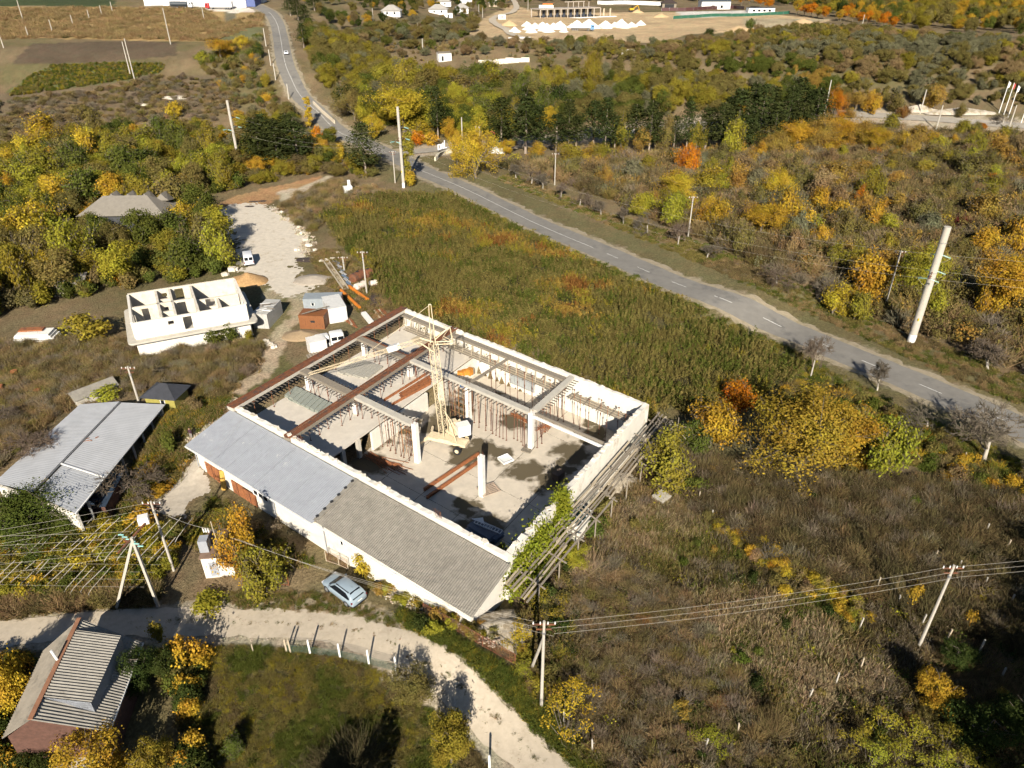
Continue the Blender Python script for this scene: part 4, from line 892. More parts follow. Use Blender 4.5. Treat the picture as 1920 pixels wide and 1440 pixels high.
# glazed porch at the outside of the side wall
pc = GZ(1085, 985, .0); gl = thing('glazed_porch', pc, 'small porch with three dark green glass panes on the right hall wall', 'porch')
q = [GZ(1090, 944, 3.2), GZ(1110, 960, 2.7), GZ(1085, 988, 2.7), GZ(1063, 972, 3.2)]
for k in range(3):
    f0, f1 = k/3+.02, (k+1)/3-.02; MB().slab([q[0]*(1-f0)+q[3]*f0, q[1]*(1-f0)+q[2]*f0, q[1]*(1-f1)+q[2]*f1, q[0]*(1-f1)+q[3]*f1], .05).build('pane', M('green_glass', (.012, .05, .055), .15, .1), gl)
f_ = MB()
for k in range(4): f = k/3; f_.bar(q[0]*(1-f)+q[3]*f+[0, 0, .03], q[1]*(1-f)+q[2]*f+[0, 0, .03], .14, .08)
f_.bar(q[0], q[3], .14, .1).bar(q[1], q[2], .14, .1); f_.build('pane_frame', WPAINT, gl)
MB().prism([p[:2] for p in q], -.3, [3.08, 2.58, 2.58, 3.08]).build('porch_wall', WHITE, gl)
heap('rubble_heap', 'pale heap of broken limestone at the near corner of the lean-to', 'rubble', G(915, 1185), 4.2, 2.6, 1.0, M('rubble', (.40, .345, .265), .95, .35, 2.5, .12, col2=(.26, .21, .14), thr=.5), 3, rz=.3, lump=.4); heap('rubble_heap', 'pale rubble bank along the foot of the lean-to wall', 'rubble', G(820, 1140), 7.5, 1.5, .8, MATS['rubble'], 5, rz=-.63, lump=.4)
heap('rubble_heap', 'whitish rubble patch below the timber scaffold', 'rubble', G(1175, 905), 2.6, 2.2, .4, MATS['rubble'], 7, lump=.4)
o = MB().box(G(1240, 937)+[0, 0, .35], (1.6, 1.5, .5), .7).box(G(1240, 937)+[0, 0, .62], (1.7, 1.6, .06), .7).build('well_cover', CONC, off=G(1240, 937)); tag(o, 'pale square concrete slab lying in the dry grass right of the hall', 'slab')
# ------------------------------------------------ tower crane
cb = GZ(838, 832, 0); cr = thing('tower_crane', cb, 'yellow lattice tower crane on a wheeled base standing inside the hall', 'crane')
def lattice(mb, A, B, w0, w1, nseg, r=.06, rd=.035):
    A = np.array(A, float); B = np.array(B, float); d = unit(B-A); u = np.array([0, 0, 1.]) if abs(d[2]) < .8 else np.array([.63, .77, 0]); sd = unit(np.cross(d, u)); u = np.cross(sd, d)
    def cor(f, k): wv = w0+(w1-w0)*f; a, b = ((-1, -1), (1, -1), (1, 1), (-1, 1))[k % 4]; return A+(B-A)*f+sd*a*wv/2+u*b*wv/2
    for k in range(4): mb.tube(cor(0, k), cor(1, k), r, r, 4)
    for i in range(nseg):
        for k in range(4):
            f0, f1 = i/nseg, (i+1)/nseg
            mb.tube(cor(f0, k if i % 2 else k+1), cor(f1, k+1 if i % 2 else k), rd, rd, 4); mb.tube(cor(f1, k), cor(f1, k+1), rd, rd, 4)
mt = cb+np.array([-.35, .15, 0])
mb = MB(); lattice(mb, mt+[0, 0, 1.3], mt+[-.65, .1, 14.9], 0.86, 0.80, 17, .048, .021); mb.build('mast', YEL, cr)
mb = MB(); top = mt+np.array([-.67, .1, 14.9]); 
for a in (-.3, .3): mb.tube(top+[a, 0, 0], top+[a*.45-.1, 0, 5.2], .07, .05, 5)
mb.tube(top+[-.2, 0, 5.2], top+[.03, 0, 5.2], .06, .06, 5); mb.build('mast_head', YEL, cr)
mb = MB(); r0 = top+np.array([.3, .2, .6]); pk = top+np.array([2.1, .6, 1.9]); ft = top+np.array([2.4, .4, -.1])
for o_ in ([0, .35, 0], [0, -.35, 0]): mb.tube(r0+o_, pk, .06, .06, 4).tube(r0+[.9, 0, .1], pk, .05, .05, 4).tube(pk, ft+o_, .06, .06, 4).tube(r0+[0, 0, -.7]+o_, ft+o_, .07, .07, 4).tube(r0+[.9, 0, .1]+o_, ft+o_, .04, .04, 4)
mb.build('rear_strut', YEL, cr)
tip = GZ(580, 701, 6.6); root = top+np.array([-1.6, .4, .2]); mid = root*.9+tip*.1
mb = MB(); lattice(mb, root, tip, .50, .32, 17, .024, .011); mb.build('jib', YEL, cr)
mb = MB().bar(root*.82+tip*.18+[0, 0, .1], root*.74+tip*.26+[0, 0, .1], .8, .7); mb.build('jib_box', WPAINT, cr)
mb = MB().tube(top+[0, 0, .2], root+[0, 0, .3], .1, .1, 5).tube(top+[0, 0, -1.2], root+[0, 0, -.4], .08, .08, 5).tube(top+[-.15, 0, 5.1], root*.55+tip*.45+[0, 0, .45], .03, .03, 4); mb.build('jib_stay', YEL, cr)
dx, dy = np.array([.93, -.36, 0]), np.array([.36, .93, 0])
mb = MB().bar(cb-dx*2.6+[0, 0, .75], cb+dx*3.0+[0, 0, .75], 1.5, .4).bar(cb+dx*2.3-dy*1.5+[0, 0, .6], cb+dx*2.3+dy*1.5+[0, 0, .6], .3, .3).bar(cb-dx*.8+[0, 0, 1.05], cb+dx*.9+[0, 0, 1.05], 1.6, .22); mb.build('chassis', YEL, cr)
for sgn in (-1, 1):
    p0 = cb-dx*2.4; mb = MB().bar(p0+dy*sgn*.4+[0, 0, .8], p0+dy*sgn*1.9-dx*.6+[0, 0, .65], .3, .35).bar(p0+dy*sgn*1.9-dx*.6+[0, 0, .8], p0+dy*sgn*2.0-dx*.8+[0, 0, .02], .25, .25); mb.build('outrigger', YEL, cr)
    c = cb+dx*2.3+dy*sgn*1.65; wh = MB().tube(c+np.array([0, 0, .55])-dy*.2, c+np.array([0, 0, .55])+dy*.2, .55, .55, 16).build('wheel', BLACK, cr); MB().tube(c+np.array([0, 0, .55])-dy*.215, c+np.array([0, 0, .55])+dy*.215, .28, .28, 12).build('rim', YEL, wh)
mb = MB().bar(cb+dy*.4+dx*.3+[0, 0, 1.5], cb+dy*2.6+dx*1.2+[0, 0, 1.6], 1.7, .3).bar(cb+dy*.6+dx*.2+[0, 0, 1.9], cb+dy*2.4+dx*1.0+[0, 0, 2.3], .1, 1.0); mb.build('slewing_platform', YEL, cr)
c = cb+dx*1.9+dy*1.2; MB().box(c+[0, 0, 2.1], (1.7, 1.3, 1.6), .4).build('counterweight', CONCW, cr); MB().box(cb+dy*1.6+dx*.2+[0, 0, 2.3], (1.1, .9, .9), .4).build('winch_housing', YEL, cr)
for a in (-.7, .7): MB().tube(cb+dx*1.8+dy*a+[0, 0, 1.1], mt+[.3, 0, 5.0], .05, .05, 5).build('brace', YEL, cr)
# ================================================================ OTHER BUILDINGS
def V2(p): return np.array(p[:2], float)
# ---- roofless white house
Z0 = zat(*G(350, 650)[:2]); ZS = Z0+2.9; ZW = ZS+2.75
wh = thing('roofless_house', G(350, 645), 'white roofless two-storey house shell with overhanging floor slab and empty window holes', 'house')
fl, frr, bl, br_ = [V2(GZ(*p, z)) for p, z in (((256, 637), ZS), ((467, 599), ZS), ((239, 551), ZW), ((438, 521), ZW))]
def HU(u, v): return (fl*(1-u)+frr*u)*(1-v)+(bl*(1-u)+br_*u)*v
def rnd_rect(u0, u1, v0, v1, r, n=5):
    out = []
    for (cu, cv, a0) in ((u1-r, v0+r*1.6, -90), (u1-r, v1-r*1.6, 0), (u0+r, v1-r*1.6, 90), (u0+r, v0+r*1.6, 180)):
        for k in range(n+1): a = math.radians(a0+90*k/n); out.append(HU(cu+r*math.cos(a), cv+r*1.6*math.sin(a)))
    return out
MB().prism(rnd_rect(-.075, 1.075, -.10, 1.04, .05), ZS-.3, ZS).build('floor_slab', CONC, wh)
mb = MB(); ops_ = [(.35, .43, Z0+1, Z0+2.2)]
wall_open(mb, HU(0, 0), HU(1, 0), Z0-.6, ZS-.3, .4); wall_open(mb, HU(1, .02), HU(1, 1), Z0-.6, ZS-.3, .4); wall_open(mb, HU(1, 1), HU(0, 1), Z0-.6, ZS-.3, .4); wall_open(mb, HU(0, 1), HU(0, .02), Z0-.6, ZS-.3, .4); mb.build('ground_floor_walls', WHITE, wh)
def hw(name, a, b, ops=(), mat=WHITE, z1=None):
    mb = MB(); wall_open(mb, HU(*a), HU(*b), ZS, z1 or ZW, .36, [(p, q, ZS+r, ZS+s) for p, q, r, s in ops]); return mb.build(name, mat, wh)
WST = M('house_block', (.62, .56, .46), .95, .15, 1.2, .01, col2=(.50, .43, .33), thr=.56)
hw('outer_wall', (0, 0), (1, 0), [(.295, .345, 1.5, 2.15), (.425, .50, 0.25, 2.4)]); hw('outer_wall', (0, 1), (1, 1), [(.30, .345, 1.3, 2.0), (.42, .50, .5, 2.4)], WST)
hw('outer_wall', (1, .03), (1, .97), [(.2, .32, 1.0, 2.2)]); hw('outer_wall', (0, .97), (0, .03), [(.55, .62, .3, 2.2), (.72, .79, .3, 2.2)])
for u in (.25, .375, .575): hw('partition', (u, .04), (u, .96), [(.42, .52, 0, 2.0)] if u != .375 else [(.2, .3, 0, 2.0), (.7, .8, 0, 2.0)], WST)
hw('partition', (.02, .5), (.565, .5), [(.14, .25, .2, 2.3), (.50, .57, 1.4, 2.0), (.72, .86, .3, 2.4)], WST); hw('partition', (.59, .52), (.98, .52), [(.20, .42, .7, 2.1)], WST, ZW-.6); hw('partition', (.78, .04), (.78, .50), (), WST, ZW-.7)
hw('partition', (.265, .68), (.365, .68), (), WST, ZW-.3); hw('partition', (.265, .25), (.365, .25), (), WST, ZW-.3)
for k in range(7): q = HU(random.uniform(1.0, 1.06), random.uniform(.1, .9)); MB().box((q[0], q[1], ZS+.12), (.5, .3, .22), random.uniform(0, 3)).build('loose_block', STONE, wh)
# ---- generic boxes on the ground
def hut(name, label, cat, c, L, W, H, rz, wallm, roofm, roof='flat', ov=.2, pitch=.6, extras=(), group=None):
    """small building: walls, roof (flat, shed, gable or hip), doors and windows given as (side, along, z0, width, height, kind)"""
    c = np.array(c, float); t = thing(name, c, label, cat, group); cr_, sr_ = math.cos(rz), math.sin(rz)
    def w(x, y, z): return (c[0]+x*cr_-y*sr_, c[1]+x*sr_+y*cr_, c[2]+z)
    a, b = L/2, W/2
    if roof == 'gable':
        MB().add([w(-a, -b, -.4), w(a, -b, -.4), w(a, b, -.4), w(-a, b, -.4), w(-a, -b, H), w(a, -b, H), w(a, b, H), w(-a, b, H), w(-a, 0, H+pitch), w(a, 0, H+pitch)], [(0, 1, 5, 4), (2, 3, 7, 6), (1, 2, 6, 9, 5), (3, 0, 4, 8, 7)]).build('walls', wallm, t)
        k = pitch/b
        for s in (-1, 1):
            MB().slab([w(-a-ov, s*(b+ov), H-k*ov+.06), w(a+ov, s*(b+ov), H-k*ov+.06), w(a+ov, 0, H+pitch+.06), w(-a-ov, 0, H+pitch+.06)] if s < 0 else [w(-a-ov, 0, H+pitch+.06), w(a+ov, 0, H+pitch+.06), w(a+ov, b+ov, H-k*ov+.06), w(-a-ov, b+ov, H-k*ov+.06)], .08).build('roof_slope', roofm, t)
    elif roof == 'hip':
        MB().add([w(-a, -b, -.4), w(a, -b, -.4), w(a, b, -.4), w(-a, b, -.4), w(-a, -b, H), w(a, -b, H), w(a, b, H), w(-a, b, H)], [(0, 1, 5, 4), (1, 2, 6, 5), (2, 3, 7, 6), (3, 0, 4, 7)]).build('walls', wallm, t)
        A, B = a+ov, b+ov; r = max(.2, A-B)
        MB().add([w(-A, -B, H), w(A, -B, H), w(A, B, H), w(-A, B, H), w(-r, 0, H+pitch), w(r, 0, H+pitch)], [(0, 1, 5, 4), (1, 2, 5), (2, 3, 4, 5), (3, 0, 4), (3, 2, 1, 0)]).build('roof', roofm, t)
    else:
        p = pitch if roof == 'shed' else 0
        MB().add([w(-a, -b, -.4), w(a, -b, -.4), w(a, b, -.4), w(-a, b, -.4), w(-a, -b, H), w(a, -b, H), w(a, b, H+p), w(-a, b, H+p)], [(0, 1, 5, 4), (1, 2, 6, 5), (2, 3, 7, 6), (3, 0, 4, 7), (4, 5, 6, 7)]).build('walls', wallm, t)
        MB().slab([w(-a-ov, -b-ov, H+.1), w(a+ov, -b-ov, H+.1), w(a+ov, b+ov, H+p+.1), w(-a-ov, b+ov, H+p+.1)], .08).build('roof', roofm, t)
    for side, f, z0, ww, hh, kind in extras:
        mt = dict(window=GLASS, door=RUSTO, wdoor=WPAINT, dark=DARK, shutter=METALW)[kind]
        if side == 'f': p, d = (-a+L*f, -b-.03), 0
        elif side == 'b': p, d = (-a+L*f, b+.03), 0
        elif side == 'r': p, d = (a+.03, -b+W*f), 1
        else: p, d = (-a-.03, -b+W*f), 1
        q = w(*p, z0+hh/2); o = MB().box(q, (ww, .08, hh) if not d else (.08, ww, hh), rz).build(dict(window='window', door='door', wdoor='door', dark='opening', shutter='roller_door')[kind], mt, t)
        if kind == 'window':
            fm = MB(); 
            for s in (-1, 1): e = (s*ww/2*cr_, s*ww/2*sr_) if not d else (-s*ww/2*sr_, s*ww/2*cr_); fm.box((q[0]+e[0], q[1]+e[1], q[2]), (.09, .11, hh+.1) if not d else (.11, .09, hh+.1), rz)
            fm.build('window_frame', WPAINT, o)
    return t
def angpx(a, b, z=0): A, B = GZ(*a, z), GZ(*b, z); return math.atan2(B[1]-A[1], B[0]-A[0])
# ---- warehouse with the long light roof (left)
zw = 4.6; wr = thing('warehouse', G(160, 880), 'long low warehouse with pale grey sheet roof and dark seam left of the hall', 'warehouse')
R_far, R_near = GZ(226, 754, zw+.5), GZ(62, 924, zw+.5); rt_far, rt_near = GZ(308, 758, zw), GZ(141, 962, zw); lt_far, lt_mid, lt_near = GZ(150, 758, zw+.1), GZ(76, 827, zw+.1), GZ(-12, 905, zw+.1)
MB().corrug(R_far+[-.1, 0, .12], R_near+[-.1, 0, .12], lt_near, lt_far, 60, .007).build('roof_slope', METALW, wr)
ns_ = .72; rm = R_far*(1-ns_)+R_near*ns_; rtm = rt_far*(1-ns_)+rt_near*ns_
MB().corrug(R_far+[.1, 0, -.05], rm+[.1, 0, -.05], rtm, rt_far, 42, .007).build('roof_slope', METALW, wr)
MB().corrug(rm+[.1, 0, -.16], R_near+[.1, 0, -.16], rt_near+[0, 0, -.1], rtm+[0, 0, -.1], 16, .006).build('roof_slope', M('grey_sheet', (.38, .39, .405), .55, .12, .6), wr)
MB().bar(R_far+[0, 0, .03], R_near+[0, 0, .03], .12, .1).build('seam', STEEL, wr); MB().bar(rtm+[.0, 0, .05], rm+[0, 0, .05], .18, .08).build('step_flashing', WPAINT, wr)
mb = MB(); ins = lambda p, k=.04: p*(1-k)+(R_far+R_near)/2*k
wl = [ins(lt_far), ins(rt_far), ins(rt_near), ins(lt_near)]; gz = min(zat(p[0], p[1]) for p in wl)-.5
wall_open(mb, wl[0], wl[1], gz, zw-.5, .3); wall_open(mb, wl[2], wl[3], gz, zw-.5, .3); wall_open(mb, wl[3], wl[0], gz, zw-.5, .3); mb.build('walls', WHITE, wr)
for k in range(8): f = (k+.2)/8; p = wl[1]*(1-f)+wl[2]*f; MB().box((p[0], p[1], (gz+zw-.5)/2), (.25, .25, zw-.5-gz), .5).build('post', STEEL, wr)
p = rt_far; MB().bar(rt_far+[0, 0, -.1], rt_near+[0, 0, -.1], .15, .12).build('gutter', WPAINT, wr)
for k in range(5): p = R_far*.55+R_near*.45+np.array([random.uniform(-.4, 1.4), random.uniform(-.6, .6), .0]); p[2] = zw+.42; MB().bar(p, p+np.array([random.uniform(-.8, .8), random.uniform(-.4, .4), .02]), .12, .05).build('roof_scrap', RUSTO, wr)
# pale cylinder tank beside it
ta, tb = GZ(22, 857, 1.6), GZ(-30, 905, 1.6); t = thing('storage_tank', (ta+tb)/2-[0, 0, 1.6], 'grey-white horizontal cylinder tank left of the pale warehouse roof', 'tank'); ax = unit(tb-ta)
MB().tube(ta, tb, 1.5, 1.5, 24).build('shell', METALW, t, smooth=False); MB().tube(ta-ax*.3, ta, 1.1, 1.5, 24).build('end_cap', METALW, t)
for f in (.2, .8): p = ta*(1-f)+tb*f; MB().box((p[0], p[1], .4), (.5, 2.2, 1.2), math.atan2(ax[1], ax[0])).build('saddle', CONC, t)
# dark-roofed brick shed under the warehouse corner
c = G(176, 972); hut('brick_shed', 'small brick shed with blue-black sheet roof at the warehouse corner', 'shed', G(172, 968)+[0, 1.5, 0], 4.6, 4.4, 2.2, math.radians(2), BRICK, M('blue_black_sheet', (.03, .045, .07), .45, .2, 3), 'shed', .35, .8, [('f', .3, 0, .9, 1.9, 'door')])
hut('garden_hut', 'yellow-green hut with dark tarpaper hip roof beside the warehouse', 'hut', G(312, 762)+[0, .8, 0], 4.2, 3.2, 1.9, math.radians(-8), M('olive_board', (.30, .26, .06), .85, .2), M('tarpaper', (.035, .037, .045), .8, .3), 'hip', .5, 1.3, [('f', .6, .9, .6, .6, 'window')])
hut('root_cellar', 'low grey cellar roof half overgrown above the warehouse', 'shed', G(178, 742), 5.5, 2.6, 1.1, math.radians(50), CONC, SLATE, 'gable', .2, .7)
hut('wood_shed', 'small grey lean-to shed at the edge of the yellow wood', 'shed', G(130, 552)+[0, 1, 0], 5.2, 3.2, 2.2, math.radians(15), M('pale_plank', (.40, .35, .27), .9, .2), SLATE, 'shed', .3, .6, [('f', .6, 0, .9, 1.8, 'dark')])
# ---- house with striped corrugated roof (bottom left)
hz = zat(*G(120, 1300)[:2]); rF, rN = GZ(149, 1160, 6.6), GZ(57, 1350, 6.6); lF, lN = GZ(81, 1220, 4.2), GZ(2, 1387, 4.2); eF, eN = GZ(268, 1205, 3.3), GZ(205, 1372, 3.3)
ho = thing('corrugated_roof_house', G(150, 1330), 'old house with striped corrugated roof and raised middle roof at the gravel track', 'house')
MB().corrug(rF, rN, lN, lF, 30, .04).build('roof_slope', M('weathered_cement', (.20, .175, .14), .9, .25, 1.2, 0, col2=(.13, .115, .09), thr=.52), ho); MB().corrug(rN+[.02, 0, -.02], rF+[.02, 0, -.02], eF, eN, 34, .05).build('roof_slope', M('striped_cement', (.27, .25, .215), .9, .2, 1.5, 0, col2=(.20, .18, .15), thr=.55), ho)
RID = M('ridge_rust', (.28, .13, .07), .9, .3); MB().bar(rF+[0, 0, .08], rN+[0, 0, .08], .35, .1).build('ridge_cap', RID, ho)
def onslope(a, b): return (rF*(1-a)+rN*a)*(1-b)+(eF*(1-a)+eN*a)*b
u0, u1 = .13, .80
dA, dB = onslope(u0, .03)+[0, 0, .15], onslope(u1, .03)+[0, 0, .15]; dC, dD = GZ(172, 1316, 5.5), GZ(227, 1192, 5.5)
MB().corrug(dB, dA, dD, dC, 24, .05).build('dormer_roof', M('striped_cement', (.34, .32, .28)), ho)
mb = MB(); lo = lambda p, q: np.array([p[0], p[1], q]); sC, sD = dC*.97+dB*.03, dD*.97+dA*.03
mb.add([sC, sD, lo(sD, 3.8), lo(sC, 3.8)], [(0, 1, 2, 3), (3, 2, 1, 0)]); mb.add([dB-[0, 0, .1], sC-[0, 0, .1], lo(sC, 3.8), lo(dB, 6.0)], [(0, 1, 2, 3), (3, 2, 1, 0)]); mb.add([dA-[0, 0, .1], sD-[0, 0, .1], lo(sD, 3.8), lo(dA, 6.0)], [(0, 1, 2, 3), (3, 2, 1, 0)]); mb.build('dormer_walls', M('blue_grey_board', (.36, .38, .42), .8, .2), ho)
k_ = .08; sh = lambda p: p*(1-k_)+(rF+rN)/2*k_
w4 = [lo(sh(lF), 0), lo(sh(eF), 0), lo(sh(eN), 0), lo(sh(lN), 0)]; rF2, rN2 = sh(rF), sh(rN)
mb = MB(); g0 = hz-.6
mb.add([lo(w4[0], g0), lo(w4[3], g0), lo(w4[3], 4.0), lo(w4[0], 4.0)], [(0, 1, 2, 3)]); mb.add([lo(w4[1], g0), lo(w4[2], g0), lo(w4[2], 3.2), lo(w4[1], 3.2)], [(3, 2, 1, 0)])
mb.add([lo(w4[3], g0), lo(w4[2], g0), lo(w4[2], 3.2), rN2-[0, 0, .2], lo(w4[3], 4.0)], [(0, 1, 2, 3, 4)]); mb.add([lo(w4[0], g0), lo(w4[1], g0), lo(w4[1], 3.2), rF2-[0, 0, .2], lo(w4[0], 4.0)], [(4, 3, 2, 1, 0)]); mb.build('walls', BRICK, ho)
MB().bar(eF+[0, 0, -.05], eN+[0, 0, -.05], .12, .12).build('gutter', WPAINT, ho); MB().tube(rF*.55+rN*.45+np.array([-.1, 0, 0]), rF*.55+rN*.45+np.array([-.35, .1, 1.1]), .1, .1, 8).build('flue', WPAINT, ho)
pw = (w4[2]+w4[3])/2; MB().bar(lo(w4[3], hz+.1)+[0, -1.5, 0], lo(w4[2], hz+.1)+[0, -1.5, 0], 3.0, .16).build('terrace', M('pale_paving', (.55, .50, .42), .9, .15), ho)
# ---- transformer kiosk
tc_ = G(403, 1082); tr = thing('transformer_kiosk', tc_, 'white transformer kiosk with brown flat roof and grey unit on top beside the orange tree', 'kiosk'); tc_ = tc_+[.4, 2.0, 0]
MB().box(tc_+[0, 0, 1.3], (3.0, 4.0, 3.0), .12).build('walls', WHITE, tr); MB().box(tc_+[.05, 0, 2.86], (3.3, 4.3, .12), .12).build('roof', M('brown_roof', (.20, .13, .09), .9, .3), tr)
MB().box(tc_+[-1.05, -1.0, 3.7], (.9, 1.0, 1.5), .12).build('unit_cabinet', METAL, tr)
for k in range(3): MB().tube(tc_+[-1.3+.25*k, 0, 4.4], tc_+[-1.35+.25*k, 0, 4.9], .09, .05, 8).build('insulator', WPAINT, tr)
MB().box(tc_+[-.2, -2.03, 1.2], (.9, .06, 1.9), .12).build('door', METAL, tr); MB().tube(tc_+[-.5, .4, 2.9], tc_+[-.6, .5, 5.4], .05, .05, 6).build('service_mast', WOODL, tr)
# ---- dark house in the wood
dh = hut('manor_house', 'dark abandoned house with grey roof and row of dormers in the yellow wood', 'house', G(236, 440)+[0, 4, 0], 17.5, 8, 4.4, math.radians(3), M('dark_plaster', (.055, .057, .062), .9, .25), M('old_slate', (.20, .18, .15), .9, .15, 1.2), 'hip', .7, 3.2, [('r', .3, 1.6, 1.3, 1.7, 'dark'), ('r', .7, 1.6, 1.3, 1.7, 'window'), ('f', .3, 1.2, 1.2, 1.6, 'dark'), ('f', .7, 1.2, 1.2, 1.6, 'dark')])
dc = np.array(dh['_o'])
for k in range(4):
    x = dc[0]-4+3.7*k; y = dc[1]+2.6; MB().add([(x-1.5, y-1.0, dc[2]+6.0), (x+1.5, y-1.0, dc[2]+6.0), (x+1.5, y+2.0, dc[2]+5.5), (x-1.5, y+2.0, dc[2]+5.5), (x, y-.8, dc[2]+7.5), (x, y+2.0, dc[2]+7.5)], [(0, 1, 4), (1, 2, 5, 4), (2, 3, 5), (3, 0, 4, 5)]).build('dormer', MATS['old_slate'], dh)
MB().box(dc+[9.2, -1.8, 1.9], (1.4, 4.2, .25), .05).build('balcony', CONC, dh)
# ---- yard: containers, wagons, cabs
def container(name, label, c, L, W, H, rz, col, rust=None, extras=(), ribs=True, group=None):
    m = M('paint_'+label[:18], col, .6, .12, 1.5, 0, col2=rust, thr=.58); t = hut(name, label, 'container', c, L, W, H, rz, m, m, 'flat', .03, 0, extras, group)
    if ribs:
        rb = MB(); cr_, sr_ = math.cos(rz), math.sin(rz)
        for k in range(int(L/.4)):
            x = -L/2+.2+.4*k
            for s in (-1, 1): y = s*(W/2+.02); rb.box((c[0]+x*cr_-y*sr_, c[1]+x*sr_+y*cr_, c[2]+H/2), (.12, .05, H-.2), rz)
        tag(rb.build('ribs', m, t), kind='stuff')
    return t
container('storage_container', 'blue-grey flat-roofed container behind the white one in the yard', G(600, 590)+[.3, 2.2, 0], 6.4, 2.6, 2.5, math.radians(4), (.26, .29, .31), None, [('f', .25, 1.4, .5, .4, 'window')])
container('storage_container', 'white container with sloping top among the scrap in the yard', G(622, 598)+[.4, 1.2, 0], 3.0, 5.6, 2.6, math.radians(24), (.62, .61, .58), (.50, .45, .38))
t = container('rusty_wagon', 'rusty brown wagon body with broken plank roof beside the white container', G(588, 616)+[0, 1.2, 0], 4.2, 2.8, 2.3, math.radians(-4), (.22, .085, .03), (.12, .05, .03), [('f', .55, 1.2, .7, .35, 'dark'), ('l', .5, .9, .5, 1.0, 'dark')])
cw = np.array(t['_o'])
for k in range(7): MB().bar(cw+[-1.6+.3*k, -1.2+.1*k, 2.62+.05*k], cw+[.6+.3*k, .8+.05*k, 2.66+.06*k], .24, .06).build('roof_plank', WOOD, t)
container('storage_box', 'white box container with rusty top next to the brown sand heap', G(588, 664)+[.4, 1.0, 0], 2.6, 2.2, 2.1, math.radians(30), (.70, .67, .62), (.42, .20, .12))
def cabin(name, label, c, rz, w_=2.3, l=1.9, h=2.0):
    t = thing(name, c, label, 'truck cab', 'white truck cabs behind the rusty edge beam'); cr_, sr_ = math.cos(rz), math.sin(rz)
    bm = bmesh.new(); bmesh.ops.create_cube(bm, size=1); 
    for v in bm.verts: v.co = Vector((v.co.x*w_*(1 if v.co.z < 0 else .92), v.co.y*l*(1 if v.co.z < 0 else .86), (v.co.z+.5)*h))
    bmesh.ops.bevel(bm, geom=list(bm.edges), offset=.22, segments=3, affect='EDGES', profile=.5)
    me = bpy.data.meshes.new('body'); bm.to_mesh(me); me.materials.append(WPAINT); me.shade_smooth(); o = bpy.data.objects.new('body', me); COL.objects.link(o); o.parent = t; o.rotation_euler = (0, 0, rz)
    def pn(x, y, z, sx, sy, sz): p = np.array(c)+[x*cr_-y*sr_, x*sr_+y*cr_, z]; return MB().box(p, (sx, sy, sz), rz)
    pn(-.5, -l/2+.06, 1.25, .85, .16, .55).build('window', GLASS, t); pn(.5, -l/2+.06, 1.25, .85, .16, .55).build('window', GLASS, t); pn(-w_/2+.06, 0, 1.25, .16, .8, .55).build('window', GLASS, t); pn(0, -l/2, .5, w_*.7, .1, .3).build('grille', STEEL, t)
cabin('truck_cab', 'white dismounted truck cab with front windows beside the rusty edge beam', G(632, 645)+[0, .3, 0], math.radians(22)); cabin('truck_cab', 'plain white truck cab between the rusty box and the windowed cab', G(600, 655)+[.3, .9, 0], math.radians(24))
container('shipping_container', 'grey container with white planks on its roof beside the roofless house', G(497, 612)+[0, 2.2, 0], 2.6, 6.0, 2.5, math.radians(-6), (.44, .43, .40), (.30, .26, .22))
for k in range(12): c = G(497, 612)+[random.uniform(-1, 1), 2.2+random.uniform(-2.4, .6), 2.66+.05*k]; a = random.uniform(-.5, .5); o = MB().bar(c, c+np.array([1.7*math.cos(a), 1.7*math.sin(a), .03]), .13, .05).build('plank', WPAINT if k % 2 else WOOD, off=c); tag(o, 'pale plank lying on the grey container beside the roofless house', 'plank', 'planks on the grey container')
# rusty boilers, pipes, scrap
def drum(name, label, a, b, r, mat, cat='tank', z=None, ends=True):
    a = np.array(a, float)+[0, 0, r]; b = np.array(b, float)+[0, 0, r]; t = thing(name, (a+b)/2-[0, 0, r], label, cat); ax = unit(b-a); MB().tube(a, b, r, r, 20).build('shell', mat, t)
    if ends: MB().tube(a-ax*r*.25, a, r*.7, r, 20).build('end_cap', mat, t); MB().tube(b, b+ax*r*.25, r, r*.7, 20).build('end_cap', mat, t); m_ = (a+b)/2; MB().tube(m_+np.array([0, 0, r*.9]), m_+np.array([0, 0, r*1.12]), r*.28, r*.28, 12).build('hatch', DARK, t)
drum('boiler', 'brown rusty boiler tank with round hatch in the scrap yard', G(662, 532), G(682, 522), .95, RUST); drum('boiler', 'short dark rusty drum behind the pole in the scrap yard', G(686, 522), G(695, 518), .85, RUST); drum('boiler', 'whitish tank with rust patches before the brown boiler', G(668, 545), G(683, 538), .65, M('white_rust', (.62, .54, .46), .8, .2, 2, 0, col2=(.30, .13, .07), thr=.52)); drum('boiler', 'small whitish drum right of the pole in the scrap yard', G(695, 537), G(706, 534), .55, MATS['white_rust'])
ORG = M('orange_paint', (.55, .17, .015), .6, .2, 2, 0, col2=(.58, .33, .22), thr=.6)
drum('pipe', 'long orange pipe beside the white container', G(640, 547), G(675, 580), .30, ORG, 'pipe', ends=False); drum('pipe', 'orange pipe piece right of the concrete trough', G(655, 540), G(690, 565), .32, ORG, 'pipe', ends=False)
mb = MB(); a, b = G(613, 495), G(648, 545); mb.bar(a+[0, 0, .3], b+[0, 0, .3], 1.0, .1); d_ = unit(b-a); n_ = np.array([-d_[1], d_[0], 0])
for s in (-.5, .5): mb.bar(a+n_*s+[0, 0, .5], b+n_*s+[0, 0, .5], .12, .5)
